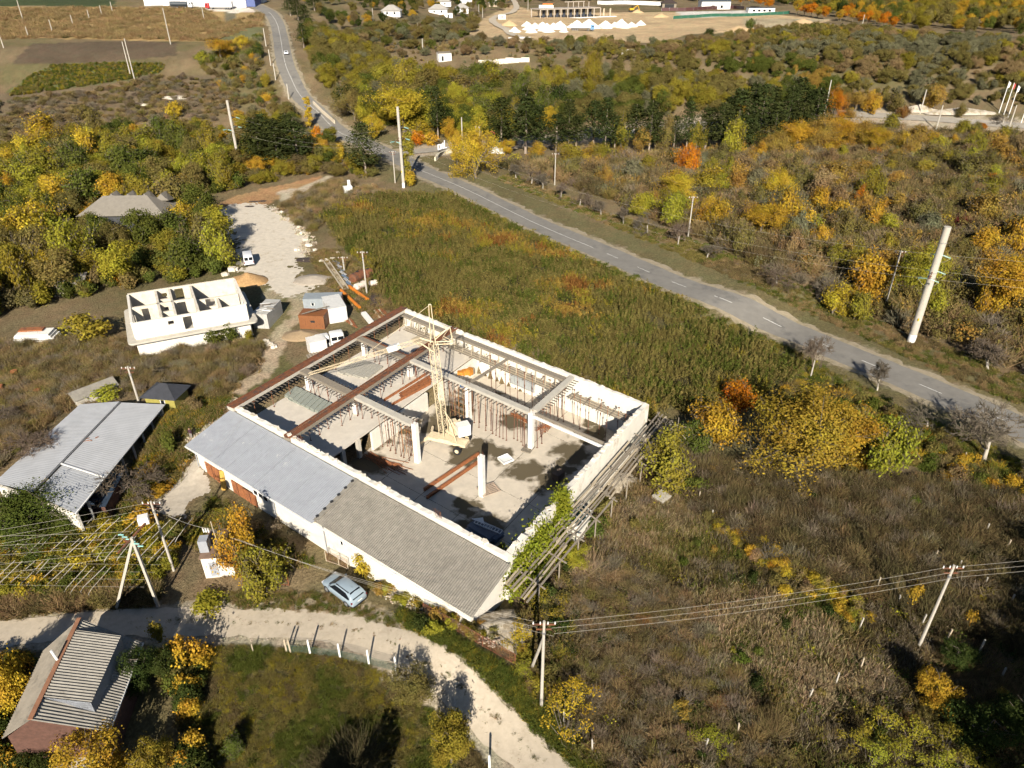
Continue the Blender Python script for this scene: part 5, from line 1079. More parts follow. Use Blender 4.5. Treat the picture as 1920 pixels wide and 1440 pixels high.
tag(mb.build('concrete_trough', M('tan_concrete', (.48, .41, .31), .9, .2, 2), off=a), 'long pale concrete trough lying through the scrap yard', 'trough'); mb = MB(); a, b = G(682, 590), G(700, 612); mb.bar(a+[0, 0, .3], b+[0, 0, .3], .9, .4).bar(a+[0, 0, .5], b+[0, 0, .5], .6, .12); tag(mb.build('concrete_beam', CONCW, off=a), 'pale concrete beam end by the rusty roof sheets', 'beam')
for k in range(7): p = G(625+4*k, 490+7*k); c = np.array(p); o = MB().bar(c+[0, 0, .15+.05*k], c+np.array([1.6, -2.2, .35]), .45, .06).bar(c+[.2, .1, .22+.05*k], c+np.array([1.8, -2.1, .42]), .12, .06).build('scrap_panel', METALW if k % 2 else M('blue_panel', (.12, .17, .24), .6, .2), off=c); tag(o, 'scrap metal panel lying in the heap left of the brown boiler', 'panel', 'scrap panels in the yard')
for k in range(12):
    c = G(706+2.2*k if k < 6 else 642+4*(k-6), 590-1.5*k if k < 6 else 596+2.5*(k-6)); o = MB().bar(c+[-.6, 1.6, .12], c+[.9, -1.6, .2], .4, .05).bar(c+[-.6, 1.6, .18], c+[.9, -1.6, .26], .08, .08).build('rusty_strip', RUSTO if k % 3 else WOODL, off=c); tag(o, 'rusty steel strip lying by the outer side of the edge beam'+(' near the far corner' if k < 6 else ' near the white cabs'), 'steel strip', 'rusty strips behind the edge beam')
o = MB().slab([G(575, 672)+[0, 0, .5], G(615, 650)+[0, 0, .5], G(622, 655)+[0, 0, .25], G(583, 680)+[0, 0, .25]], .1).corrug(G(575, 672)+[0, 0, .56], G(615, 650)+[0, 0, .56], G(622, 655)+[0, 0, .31], G(583, 680)+[0, 0, .31], 8, .05).build('sheet_stack', WOOD, off=G(598, 664)); tag(o, 'grey-brown corrugated sheets leaning below the white cabs', 'sheets')
SAND = M('brown_sand', (.30, .215, .125), .95, .18, 3, .02); heap('sand_heap', 'brown sand heap between the rusty wagon and the dirt track', 'sand heap', G(565, 630), 3.6, 2.2, 1.0, SAND, 2); heap('gravel_heap', 'grey gravel heap at the yard edge behind the blue-grey container', 'gravel heap', G(590, 525), 4.5, 3.0, .9, M('grey_gravel', (.36, .31, .25), .95, .2, 3, .03), 4); heap('rubble_heap', 'orange-brown clay rubble heap behind the roofless house by the van', 'rubble', G(465, 528), 4.2, 3.0, 1.8, M('clay_rubble', (.38, .23, .10), .95, .3, 3, .06), 6)
for k, (px, py, s_) in enumerate(((436, 508, 1.2), (421, 517, .9), (566, 438, .7), (571, 452, .8), (556, 470, .7), (590, 470, .6), (540, 405, .5), (528, 398, .5), (560, 427, .6), (578, 462, .9), (553, 415, .5), (602, 492, .7), (612, 489, .6), (623, 487, .7), (633, 475, .5), (503, 648, .8), (512, 652, .7), (498, 641, .6))):
    c = G(px, py); mb = MB().box(c+[0, 0, .3*s_], (1.1*s_, .8*s_, .7*s_), k*.7).box(c+[.5*s_, .3*s_, .2*s_], (.7*s_, .6*s_, .5*s_), k*1.3); tag(mb.build('stone_block', STONE, off=c), ('pale stone block at the edge of the gravel yard, '+nth(k+1)+' from the roofless house outwards' if py < 600 else 'white stone block by the corner of the roofless house, '+('left', 'right', 'upper')[k-15]+' one'), 'stone', 'stone blocks round the yard')
# concrete slabs stack left
t = thing('slab_stack', G(65, 645), 'stack of old white concrete slabs with rusty top at the field edge', 'slabs'); c = G(65, 645)
for k in range(5): MB().box(c+[random.uniform(-.4, .4), 1+random.uniform(-.3, .3), .2+.36*k], (7.0-.5*k, 2.4, .28), .1+random.uniform(-.04, .04)).build('slab', CONCW, t)
MB().box(c+[-.5, 1.2, 2.0], (3.6, 1.2, .2), .12).build('rusty_cover', RUSTO, t)
# small monument-like white blocks by the pole
c = G(653, 362); t = thing('white_blocks', c, 'white block with upright post standing in weeds left of the tall pole', 'block'); MB().box(c+[0, 0, .9], (2.2, 1.4, 1.8), .4).build('body', WPAINT, t); MB().box(c+[.3, .6, 2.4], (.7, .5, 1.6), .3).build('upright', WPAINT, t)
# barrels and stumps in the left field
for k, (px, py) in enumerate(((30, 707), (74, 742), (3, 735))): c = G(px, py); o = MB().tube(c, c+np.array([0, 0, 1.1]), .5, .45, 12).tube(c+np.array([0, 0, .5]), c+np.array([0, 0, .56]), .52, .52, 12).tube(c+np.array([0, 0, 1.1]), c+np.array([0, 0, 1.12]), .3, .3, 10).build('rusty_barrel', RUSTO, off=c); tag(o, ('rusty barrel standing in the dry weeds, middle one', 'rusty barrel standing in the dry weeds, nearest the warehouse', 'rusty barrel standing in the dry weeds, at the left picture edge')[k], 'barrel')
# ================================================================ FAR PLACES
LW = M('far_white_wall', (.76, .75, .73), .8, .06, .5); FR = M('far_roof_grey', (.33, .31, .28), .9, .12, .5); FB = M('far_blue_wall', (.08, .11, .26), .7, .1)
hv = [(735, 30, 11, 8, 3, 'white house with grey hip roof, leftmost in the far village'), (822, 26, 13, 9, 3.2, 'white house with wide grey hip roof behind the olive bushes'), (866, 24, 10, 8, 3.4, 'cream house with dark grey hip roof beside the yellow trees'), (927, 12, 9, 8, 3, 'brick house with grey roof by the village track')]
for px, py, L, W, H, lb in hv: hut('village_house', lb, 'house', G(px, py), L, W, H, random.uniform(-.1, .1), LW if px < 900 else M('cream_wall', (.55, .44, .32), .9, .1), FR, 'hip', .8, 3.0, [('f', .3, 1.1, 1.2, 1.2, 'window'), ('f', .7, 1.1, 1.2, 1.2, 'window')], 'houses of the far village')
hut('village_house', 'tall white gabled house behind the grey hip roofs of the village', 'house', G(874, 13), 9, 12, 4.5, .1, LW, M('white_roof', (.66, .66, .68), .6, .05), 'gable', .4, 3.5, [('f', .5, 1.2, 1.2, 1.2, 'window')], 'houses of the far village')
hut('village_house', 'grey-roofed house at the top edge above the wide hip roof', 'house', G(833, 11), 10, 9, 3.2, .2, LW, FR, 'hip', .8, 3.0, [('f', .5, 1.1, 1.2, 1.2, 'window')], 'houses of the far village')
hut('outbuilding', 'small white outbuilding in front of the village houses', 'outbuilding', G(840, 33), 6, 4, 2.6, .2, LW, LW, 'flat', .2, 0, [('f', .5, 0, 1, 2, 'dark')]); hut('site_cabin', 'white site cabin by the sandy track in the distance', 'cabin', G(941, 36), 5, 3, 2.8, .1, LW, FR, 'flat', .1, 0, [('f', .5, .9, 1, 1, 'window')])
hut('ruined_hut', 'white roofless hut among the far shrubs below the village', 'hut', G(833, 113), 5.5, 4, 2.8, .3, LW, WOOD, 'shed', .1, .3, [('f', .3, 0, .9, 1.8, 'dark')]); hut('ruined_hut', 'broken white wall remnant among the far green shrubs', 'hut', G(1176, 104), 5.5, 3, 2.2, .1, WHITE, STONE, 'flat', .0, 0, [('f', .5, 0, 1, 1.5, 'dark')])
mb = MB(); p0, p1 = G(905, 122), G(985, 116)
for k in range(9): f = k/8; q = p0*(1-f)+p1*f; mb.box((q[0], q[1], q[2]+.8), (3.4, .7, random.uniform(1.2, 2.6)), .05)
tag(mb.build('stone_wall', STONE, off=p0), 'long broken pale stone wall among the far shrubs', 'wall')
# far two-storey frame on the sandy site
fz = G(1085, 36); fx = thing('frame_building', fz, 'far concrete frame building with open dark bays on the sandy site', 'building'); a, b = G(1013, 34), G(1152, 31); d_ = unit((b-a)*[1, 1, 0]); n_ = np.array([-d_[1], d_[0], 0]); ln = np.linalg.norm((b-a)[:2]); zb = fz[2]; a = np.array([a[0], a[1], zb]); CF = M('far_concrete', (.36, .31, .26), .9, .1)
MB().slab([a+[0, 0, 6.2], a+d_*ln*.80+[0, 0, 6.2], a+d_*ln*.80+n_*14+[0, 0, 6.2], a+n_*14+[0, 0, 6.2]], .6).build('roof_slab', CF, fx); MB().bar(a-d_*1+[0, -1, .1], a+d_*(ln+1)+[0, -1, .1], 2, .5).build('plinth', CONCW, fx)
for k in range(10): q = a+d_*ln*.8*k/9; MB().box(q+[0, 0, 2.9], (.7, .7, 5.6), 0).build('column', CF, fx); MB().box(q+n_*12+[0, 0, 2.9], (.7, .7, 5.6), 0).build('column', CF, fx)
for k in range(8): q = a+d_*ln*.8*(k+.9)/9+n_*4; MB().box(q+[0, 0, 2.8], (1.9, .3, 5.2), 0).build('dark_panel', M('navy_panel', (.02, .025, .04), .7, .1), fx)
for k in range(6): q = a+d_*ln*(.84+.03*k)+n_*(2*(k % 3)); MB().box(q+[0, 0, 2.6], (.4, .4, 5.2), 0).build('timber_post', WOODL, fx)
for k in range(5): q = a+d_*ln*(.42+.07*k)+n_*6; MB().box(q+[0, 0, 8.0], (.5, .5, 3.6), 0).build('upper_column', CF, fx)
q = a+d_*ln*.5+n_*6+np.array([0, 0, 9.9]); MB().bar(q-d_*8, q+d_*9, .6, .5).build('upper_beam', CF, fx); MB().box(a+d_*ln*.12+n_*5+[0, 0, 7.4], (10, 6, 1.8), 0).build('stored_sheets', LW, fx); MB().box(a+d_*ln*.14+n_*5+[0, 0, 8.8], (7, 4, 1.0), 0).build('orange_cover', M('orange_cover', (.60, .16, .03), .7, .1), fx)
WG = M('white_gravel', (.78, .77, .73), .95, .08, 1.0)
piles = [(965, 60, 1), (988, 49, 1), (1003, 53, 1.1), (990, 56, .9), (1017, 50, 1), (1025, 54, 1.1), (1018, 58, .9), (997, 61, .95), (1029, 60, .95), (1038, 52, 1), (1050, 50, 1.2), (1050, 55, 1.2), (1057, 60, .7), (1072, 52, .9), (1082, 47, 1.1), (1104, 48, 1.4), (1113, 53, 1.1), (1135, 49, 1.2), (1138, 53, 1), (1152, 50, 1), (1165, 47, 1.3), (1169, 52, 1.1), (1184, 50, 1), (1201, 47, 1)]
for k, (px, py, s_) in enumerate(piles): heap('gravel_pile', ('white gravel pile standing alone at the left front of the far site' if k == 0 else 'white gravel pile standing alone at the right end of the far row' if k == len(piles)-1 else 'white gravel pile on the far sandy site, '+nth(k+1)+' from the left'), 'gravel pile', G(px, py), 3.8*s_, 3.4*s_, 2.7*s_, WG, k, 16, group='white gravel piles on the far site')
for px, py, r, h, lb in ((955, 48, 6, 3, 'tan earth mound left of the white gravel piles'), (1195, 24, 5, 2.4, 'tan sand mound beside the yellow digger'), (1505, 46, 10, 3.2, 'large orange-tan sand mound beside the orange trees'), (1385, 56, 8, 2, 'low tan sand mound above the green shrubs'), (1240, 32, 6, 2.4, 'tan earth bank right of the yellow digger')): heap('earth_mound', lb, 'mound', G(px, py), r, r*.7, h, M('tan_sand', (.50, .35, .19), .95, .12, 1), int(px), 20)
def fence_run(name, label, pts, h, mat, step=4, cat='fence'):
    P = catmull([G(*p)[:2] for p in pts], step); t = thing(name, (P[0][0], P[0][1], zat(*P[0])), label, cat)
    for k in range(len(P)-1):
        a = np.array([*P[k], zat(*P[k])+h/2]); b = np.array([*P[k+1], zat(*P[k+1])+h/2]); MB().bar(a, b, .08, h).build('panel', mat, t); MB().box(a+[0, 0, .1], (.14, .14, h+.25)).build('post', STEEL, t)
fence_run('green_fence', 'low green fence along the far white yard', [(1262, 36), (1350, 31), (1480, 26)], 2.0, M('green_mesh', (.02, .10, .06), .8, .1), 6); fence_run('brown_fence', 'dark red-brown sheet fence behind the far white yard', [(1240, 21), (1300, 20), (1365, 16), (1395, 18)], 2.4, M('maroon_sheet', (.08, .03, .03), .6, .1), 6); fence_run('white_wall_fence', 'long white wall beyond the far frame building', [(1120, 8), (1200, 9), (1260, 10)], 3.0, LW, 7); fence_run('low_wall', 'low white wall piece at the front edge of the sandy site', [(953, 74), (995, 73)], .9, LW, 5)
hut('far_depot', 'far white depot building with dark blue-grey roof beyond the yard', 'building', G(1338, 17), 24, 12, 6, .03, LW, M('dark_far_roof', (.06, .08, .10), .6, .1), 'gable', .5, 1.5, [('f', .4, 0, 3, 3, 'dark'), ('f', .7, 1, 2, 2, 'window')]); hut('far_office', 'low white office with row of blue windows by the green fence', 'building', G(1425, 24), 20, 7, 3.4, .02, LW, M('dark_far_roof', (.06, .08, .10)), 'flat', .4, 0, [('f', f, 1, 2, 1.4, 'window') for f in (.2, .4, .6, .8)]); hut('far_pavilion', 'dark roofed open pavilion beside the far yard', 'pavilion', G(1253, 14), 12, 8, 3.5, 0, WOOD, M('dark_pav', (.05, .035, .03), .8, .2), 'hip', 1, 2.4, [('f', .5, 0, 8, 2.8, 'dark')])
lc = G(372, 13); lw = hut('logistics_hall', 'white logistics hall with loading doors and blue end at the top of the fields', 'warehouse', lc+[-2, 14, 0], 58, 26, 10, .0, LW, LW, 'flat', .2, 0, [('f', f, 0, 7, 5, 'shutter') for f in (.12, .3, .48, .66, .84)]); lp = np.array(lw['_o']); MB().box(lp+[31, -6, 5], (6, 12, 10), 0).build('blue_end', FB, lw)
hut('fuel_station', 'blue and white flat station canopy beside the far road bend', 'canopy', G(462, 4), 22, 10, 4.5, .1, LW, M('blue_canopy', (.10, .18, .34), .5, .1), 'flat', .8, 0, [('f', .5, 0, 14, 3.4, 'dark')])
# ================================================================ POLES AND WIRES
def hpx(p, tx, ty):                                      # height of a vertical thing based at p whose top shows at (tx, ty)
    r = ray(tx, ty); return CAMZ+r[2]*p[1]/r[1]-p[2]
def hv_pole(px, py, tx, ty, label, arm_dir, R=.40):
    p = G(px, py); h = hpx(p, tx, ty); t = thing('power_pylon', p, label, 'power pole', 'tall concrete power poles along the road')
    MB().tube(p+np.array([0, 0, -.3]), p+np.array([0, 0, h]), R, R*.86, 20).build('shaft', POLEM, t, smooth=False); MB().tube(p+np.array([0, 0, -.2]), p+np.array([0, 0, 1.4]), R*1.02, R*1.01, 20).build('white_foot', WPAINT, t)
    MB().box(p+[-R*.35, -R*.9, 4.3], (.34, .1, .4), .3).build('yellow_mark', M('yellow_plate', (.6, .42, .03), .6, .1), t)
    d = np.array([math.cos(arm_dir), math.sin(arm_dir), 0]); n = np.array([-d[1], d[0], 0]); pts = []
    for z, s, L in ((h*.60, 1, 2.2), (h*.60, -1, 2.2), (h*.74, 1, 2.0)):
        c = p+np.array([0, 0, z]); e = c+d*s*L; mb = MB().bar(c+[0, 0, .0], e, .12, .12).bar(c+[0, 0, .9], e, .08, .08).bar(c+n*.3, e, .08, .08); a = mb.build('cross_arm', RUST, t)
        for q in (-1, 1):
            im = MB()
            for k in range(7): w0 = e+n*q*(.3+.18*k)-[0, 0, .03*k]; im.tube(w0, w0+n*q*.07, .13, .10, 8)
            tag(im.build('insulator_string', INSUL, a), kind='stuff')
        mb = MB().path([e-n*1.5-[0, 0, .3], e-n*.8-[0, 0, 1.0], e-[0, 0, 1.2], e+n*.8-[0, 0, 1.0], e+n*1.5-[0, 0, .3]], .02, 4); mb.build('jumper', WIREM, t); pts.append((e, n))
    for z in (h*.575, h*.62, h*.87): MB().tube(p+np.array([0, 0, z]), p+np.array([0, 0, z+.08]), R*.98, R*.98, 16).build('clamp', STEEL, t)
    return p, h, pts
def wire(label, A, B, sag, r=.011, group='overhead wires'):
    A = np.array(A, float); B = np.array(B, float); pts = [A+(B-A)*f-np.array([0, 0, 4*sag*f*(1-f)]) for f in np.linspace(0, 1, 15)]
    return tag(MB().path(pts, r, 4).build('overhead_wire', WIREM, off=(A+B)/2), label, 'wire', group)
h1 = hv_pole(450, 315, 425, 188, 'tall white concrete power pole rising from the left wood', math.radians(70)); h2 = hv_pole(757, 352, 745, 200, 'tall white concrete power pole beside the road junction', math.radians(65)); h3 = hv_pole(1708, 640, 1775, 425, 'thick tall white concrete power pole right of the road', math.radians(50), .62)
for k in range(3):
    wire('high wire between the left wood pole and the junction pole', h1[2][k][0], h2[2][k][0], 3); wire('high wire between the junction pole and the thick pole on the right', h2[2][k][0], h3[2][k][0], 5); e = h3[2][k][0]; dd = unit(h3[0]-h2[0]); wire('high wire leaving the thick right pole towards the picture edge', e, e+np.array([75, -12, -1.5])+[0, 4*k, 0], 1.0)
def lv_pole(px, py, tx, ty, label, r=.15, arms=0, strut=None, group=None, wood=False, name='utility_pole'):
    p = G(px, py); h = max(2.0, hpx(p, tx, ty)); t = thing(name, p, label, 'pole', group); m = WOODL if wood else POLEM
    MB().tube(p+np.array([0, 0, -.3]), p+np.array([0, 0, h]), r, r*.72, 8).build('shaft', m, t); top = p+np.array([0, 0, h])
    if arms:
        a = MB().bar(top+[-.9, 0, -.35], top+[.9, 0, -.35], .1, .1).bar(top+[-.6, 0, -.9], top+[.6, 0, -.9], .1, .1).build('cross_arm', RUST, t)
        im = MB()
        for x in (-.85, -.3, .3, .85): im.tube(top+np.array([x, 0, -.3]), top+np.array([x, 0, -.08]), .06, .05, 8)
        tag(im.build('insulators', WPAINT, a), kind='stuff'); MB().tube(top-[0, 0, 1.4], top-[0, 0, 1.2], r*1.05, r*1.05, 8).build('clamp', STEEL, t)
    if strut is not None: q = G(*strut); MB().tube(q-[0, 0, .2], top-np.array([0, 0, h*.18]), r*.95, r*.8, 8).build('strut', m, t)
    return p, top
p1, t1 = lv_pole(1015, 1325, 1017, 1165, 'concrete pole with leaning strut beside the gravel track', .15, 1, (996, 1252)); p2, t2 = lv_pole(1722, 1214, 1772, 1060, 'concrete pole standing in the dry field at the lower right', .15, 1)
pa = G(297, 1137); ta_ = pa+np.array([0, 0, 9.6]); t = thing('a_frame_pole', pa, 'two-legged concrete pole above the vine trellis', 'pole'); tp = GZ(247, 1008, 9.5)
MB().bar(G(297, 1137)-[0, 0, .3], tp, .24, .24).build('leg', POLEM, t); MB().bar(G(216, 1141)-[0, 0, .3], tp+[-.1, .1, -.5], .24, .24).build('leg', POLEM, t); MB().bar(tp+[-.8, -1.4, -.6], tp+[.6, 1.6, .3], .14, .14).bar(tp+[-1.2, .6, -.9], tp+[1.0, -.4, -.7], .12, .12).build('cross_arm', RUST, t); MB().box(tp+[.35, 1.9, .5], (.9, .7, .8), .4).build('switch_box', WPAINT, t)
im = MB()
for k in range(6): c = tp+np.array([-1.3+.5*k, .9-.3*k, -.5]); im.tube(c, c+np.array([-.5, 0, .03]), .07, .07, 6)
tag(im.build('insulators', INSUL, t), kind='stuff')
p3, t3 = lv_pole(326, 1070, 284, 940, 'slanting-looking concrete pole between the trellis and the white kiosk', .14, 1); lk = tc_+[-1.1, 0, 4.9]
for k in range(3): o_ = np.array([-.8+.8*k, 0, -.55*k]); wire('low wire from the white kiosk to the pole by the gravel track', lk+[.3*k, 0, 0], t1+o_-[0, 0, .3*k], .9); wire('low wire from the track pole to the pole in the dry field', t1+o_-[0, 0, .3], t2+o_-[0, 0, .3], .6); wire('low wire from the dry field pole out of the picture', t2+o_-[0, 0, .3], t2+np.array([40, 6, -.3])+o_, .5); wire('low wire from the slanting pole to the white kiosk', t3+o_-[0, 0, .3], lk+[.2*k, 0, 0], .4); wire('low wire from the slanting pole leftwards past the warehouse', t3+o_-[0, 0, .3], t3+np.array([-46, -11, -.6])+o_*1.5, .8)
for k in range(5): wire('low wire from the two-legged pole leftwards over the vine trellis', tp+[-.6, .8-.5*k, -.3*k], tp+np.array([-42, 1.5-2*k, -.5-.4*k]), .7)
for k in range(2): wire('service wire from the slanting pole to the lean-to roof', t3+[.3*k, 0, -.4], BW(.06+.01*k, -.03, 5.4), .5, .011)
CF_ = 'slim concrete pole in the row along the corn fields'; PL = [
    (7, 90, 0, 65, CF_), (53, 68, 49, 50, CF_), (98, 59, 93, 37, CF_), (137, 47, 131, 28, CF_), (168, 37, 163, 18, CF_), (191, 28, 186, 10, CF_), (211, 22, 207, 3, CF_), (43, 37, 35, 0, 'tall slim pole with a bush at its foot in the corn field'), (320, 83, 305, 15, 'tall concrete pole at the lower edge of the corn fields'), (383, 38, 380, 7, 'slim pole in front of the logistics hall'),
    (245, 142, 228, 78, 'left one of the twin poles on the brown hillside'), (253, 152, 234, 72, 'right one of the twin poles on the brown hillside'), (499, 87, 490, 53, 'slim pole in the row left of the far road'), (508, 123, 503, 93, 'slim pole in the row left of the far road'), (517, 150, 513, 118, 'slim pole in the row left of the far road'), (542, 187, 540, 157, 'slim pole in the row left of the far road'),
    (260, 753, 238, 687, 'pale pole behind the warehouse beside the yellow-green hut'), (741, 343, 737, 283, 'short concrete pole left of the tall junction pole'), (688, 552, 679, 471, 'thin pole standing in front of the rusty boilers'), (646, 510, 642, 481, 'short thin pole between the scrap panels'), (1290, 445, 1298, 368, 'thin pole among the yellow shrubs right of the road'), (1656, 585, 1690, 470, 'thin leaning-looking pole left of the thick power pole'), (1040, 347, 1041, 287, 'thin pole above the row of bare walnut trees'), (1190, 278, 1197, 223, 'thin pole in front of the pine row'), (867, 270, 865, 220, 'thin pole behind the golden maple'), (893, 268, 891, 236, 'white flagpole left one of the pair behind the golden maple'), (899, 268, 897, 236, 'white flagpole right one of the pair behind the golden maple'), (803, 140, 803, 115, 'slim pole in the row below the village'), (793, 97, 793, 72, 'slim pole in the row below the village'), (784, 72, 783, 43, 'slim pole in the row below the village'), (990, 20, 991, -4, 'pale pole left of the far frame building'), (1542, 230, 1553, 150, 'street lamp pole in front of the dark pine grove'), (1725, 213, 1738, 168, 'thin pole by the limestone bank on the side road'), (1755, 243, 1768, 197, 'thin pole below the side road near the red shrub'), (1890, 245, 1905, 197, 'thin double pole at the right end of the side road'), (1615, 55, 1621, 27, 'pale pole in front of the far orange tree row'), (700, 40, 697, 15, 'slim pole at the left end of the village'), (745, 48, 741, 25, 'slim pole near the leftmost village house'), (898, 28, 899, 8, 'slim pole by the village track'), (905, 33, 905, 14, 'slim pole by the village track')]
for a, b, c, d, lb in PL: lv_pole(a, b, c, d, lb, .16 if b > 300 else .24, 1 if b > 300 else 0, None, 'slim poles' if lb.startswith('slim') else None)
for k, (bx, by, tx, ty) in enumerate(((1873, 212, 1891, 152), (1882, 215, 1900, 155), (1890, 220, 1909, 160), (1914, 232, 1926, 180))):
    p = G(bx, by); h = hpx(p, tx, ty); t = thing('flagpole', p, ('white flagpole on the side road, leftmost of four', 'white flagpole on the side road, second from left, with red flag', 'white flagpole on the side road, third from left', 'white flagpole at the right picture edge')[k], 'flagpole', 'white flagpoles on the side road'); MB().tube(p-np.array([0, 0, .2]), p+np.array([0, 0, h]), .16, .10, 8).build('shaft', WPAINT, t)
    mb = MB(); q = p+np.array([0, 0, h-.2]); mb.add([q, q+[.9, .1, -.4], q+[.8, .15, -1.9], q+[.05, 0, -2.2]], [(0, 1, 2, 3)]); mb.add([q+[0, .02, 0], q+[.9, .12, -.4], q+[.8, .17, -1.9], q+[.05, .02, -2.2]], [(3, 2, 1, 0)]); mb.build('flag', M('flag_red', (.4, .05, .04), .8, .1) if k == 1 else WPAINT, t)
# ================================================================ FENCES, POSTS, TRELLIS
WP = [(475, 1222, .55), (538, 1222, .9), (545, 1223, .9), (582, 1226, 1), (638, 1233, 1), (692, 1245, 1), (743, 1258, 1), (918, 1446, 1.1)]
for k, (px, py, s_) in enumerate(WP):
    p = G(px, py); lb = ['thin grey stake at the left end of the post row by the track', 'grey post, left one of the close pair by the track', 'grey post, right one of the close pair by the track', 'white post first to the right of the close pair', 'white post second to the right of the close pair', 'white post third to the right of the close pair', 'white post half hidden by the apple tree', 'white post at the bottom edge beside the track'][k]
    m = WPAINT if k > 2 else WOODL; t = thing('fence_post', p, lb, 'post', 'fence posts along the gravel track'); MB().box(p+[0, 0, .85*s_], (.16*s_, .14*s_, 1.9*s_), .1).build('shaft', m, t); MB().box(p+[0, 0, 1.84*s_], (.12*s_, .10*s_, .1), .1).build('cap', m, t)
gm = M('green_netting', (.06, .10, .07), .9, .2)
nm = MB(); PP = [G(px, py) for px, py, s_ in WP[1:7]]
for a, b in zip(PP[:-1], PP[1:]):
    for k in range(9): nm.tube(a+[0, 0, .12*k], b+[0, 0, .12*k], .012, .012, 3, False)
    L_ = np.linalg.norm(b-a)
    for k in range(int(L_/.15)): q = a+(b-a)*k*.15/L_; nm.tube(q, q+np.array([0, 0, .96]), .010, .010, 3, False)
tag(nm.build('wire_netting', gm, off=PP[0]), 'low green wire netting between the white posts by the track', 'netting')
FPX_ = [(1642, 1108), (1682, 1137), (1727, 1173), (1750, 1053), (1793, 1075), (1845, 1005), (1883, 1037), (1843, 1105), (1890, 1140), (1773, 1203), (1833, 1227), (1877, 1272), (1612, 1257), (1566, 1285), (1515, 1312), (1383, 1378), (1320, 1405), (1610, 1180), (1308, 945), (1335, 975), (1760, 848), (1805, 868), (1057, 1355), (1111, 1410)]
for k, (px, py) in enumerate(FPX_):
    p = G(px, py); zone = 'lone pale stake by the road side trees at the right' if 1740 < px < 1820 and py < 900 else 'old vineyard stake standing in the dry grass at the lower right' if px > 1250 and py > 980 else 'thin stake along the lower field edge beside the track' if px < 1200 else 'pale stake right of the hall near the yellow hedge'
    mb = MB().bar(p-[0, 0, .2], p+np.array([random.uniform(-.12, .12), random.uniform(-.1, .1), random.uniform(1.4, 2.0)]), .12, .12).bar(p+[-.1, 0, 1.2], p+[.1, 0, 1.2], .03, .03); tag(mb.build('wooden_stake', POLEM if k % 3 else WOODL, off=p), zone, 'stake', 'stakes in the dry fields')
# rusty mesh fences
def mesh_fence(label, pts, h, mat, frame, wire_r=.010, stp=.16):
    P = [G(*p) for p in pts]; t = thing('mesh_fence', P[0], label, 'fence')
    for k, p in enumerate(P): MB().tube(p-[0, 0, .2], p+np.array([0, 0, h]), .05, .05, 6).build('post', frame, t)
    for a, b in zip(P[:-1], P[1:]):
        nm = MB(); L_ = np.linalg.norm(b-a)
        for k in range(int(L_/stp)+1): q = a+(b-a)*min(1, k*stp/L_); nm.tube(q, q+np.array([0, 0, h-.05]), wire_r, wire_r, 3, False)
        for k in range(int(h/stp)+1): nm.tube(a+[0, 0, k*stp], b+[0, 0, k*stp], wire_r, wire_r, 3, False)
        o = nm.build('mesh_panel', mat, t); MB().tube(a+[0, 0, h-.03], b+[0, 0, h-.03], .03, .03, 5).tube(a+[0, 0, .08], b+[0, 0, .08], .03, .03, 5).build('rail', frame, o)
mesh_fence('rusty mesh gate frames beside the parked car', [(612, 1052), (636, 1060), (653, 1068)], 1.5, RUST, WOODL); mesh_fence('rusty mesh fence along the rubble below the lean-to corner', [(795, 1150), (850, 1180), (905, 1212), (966, 1246)], 1.4, RUST, RUST); mesh_fence('brown mesh fence in the shade left of the car', [(500, 1095), (542, 1098)], 1.6, RUST, RUSTO); mesh_fence('grey steel railing in front of the lean-to wall', [(620, 1038), (642, 1040), (662, 1050)], 1.2, STEEL, STEEL, .012, .5)
# vine trellis: bent pipes in two rows
def make_arch():
    t = bpy.data.objects.new('trellis_pipe', None); COL.objects.link(t); MB().tube((0, 0, -.2), (0, 0, 1.25), .034, .034, 6).build('upright', POLEM, t); MB().tube((0, 0, 1.25), (.25, .3, 1.6), .034, .034, 6).tube((.25, .3, 1.6), (1.35, 2.6, 2.25), .034, .03, 6).build('bent_arm', POLEM, t); return t
ar = make_arch(); first = True
for row, (x0, x1, y, n, y1) in enumerate(((-10, 175, 1115, 12, 1128), (10, 300, 1064, 16, 1072), (30, 330, 1030, 14, 1034))):
    for k in range(n):
        f = k/(n-1); p = G(x0+(x1-x0)*f+random.uniform(-4, 4), y+(y1-y)*f+random.uniform(-3, 3)); lb = 'bent pale trellis pipe over the vines, '+('front', 'middle', 'back')[row]+' row, '+nth(k+1)+' from the left'
        if first: ar.location = tuple(p); tag(ar, lb, 'trellis', 'bent trellis pipes in the vine garden'); first = False
        else: q = dup(ar, p, random.uniform(-.12, .12), (1, 1, random.uniform(.92, 1.08)), lb, 'bent trellis pipes in the vine garden'); q['category'] = 'trellis'
for k in range(6): y = 1050+14*k; wire('trellis wire stretched over the vine garden', G(-30, y)+[0, 0, 1.9], G(330-10*k, y+6)+[0, 0, 1.9], .05, .009, 'trellis wires')
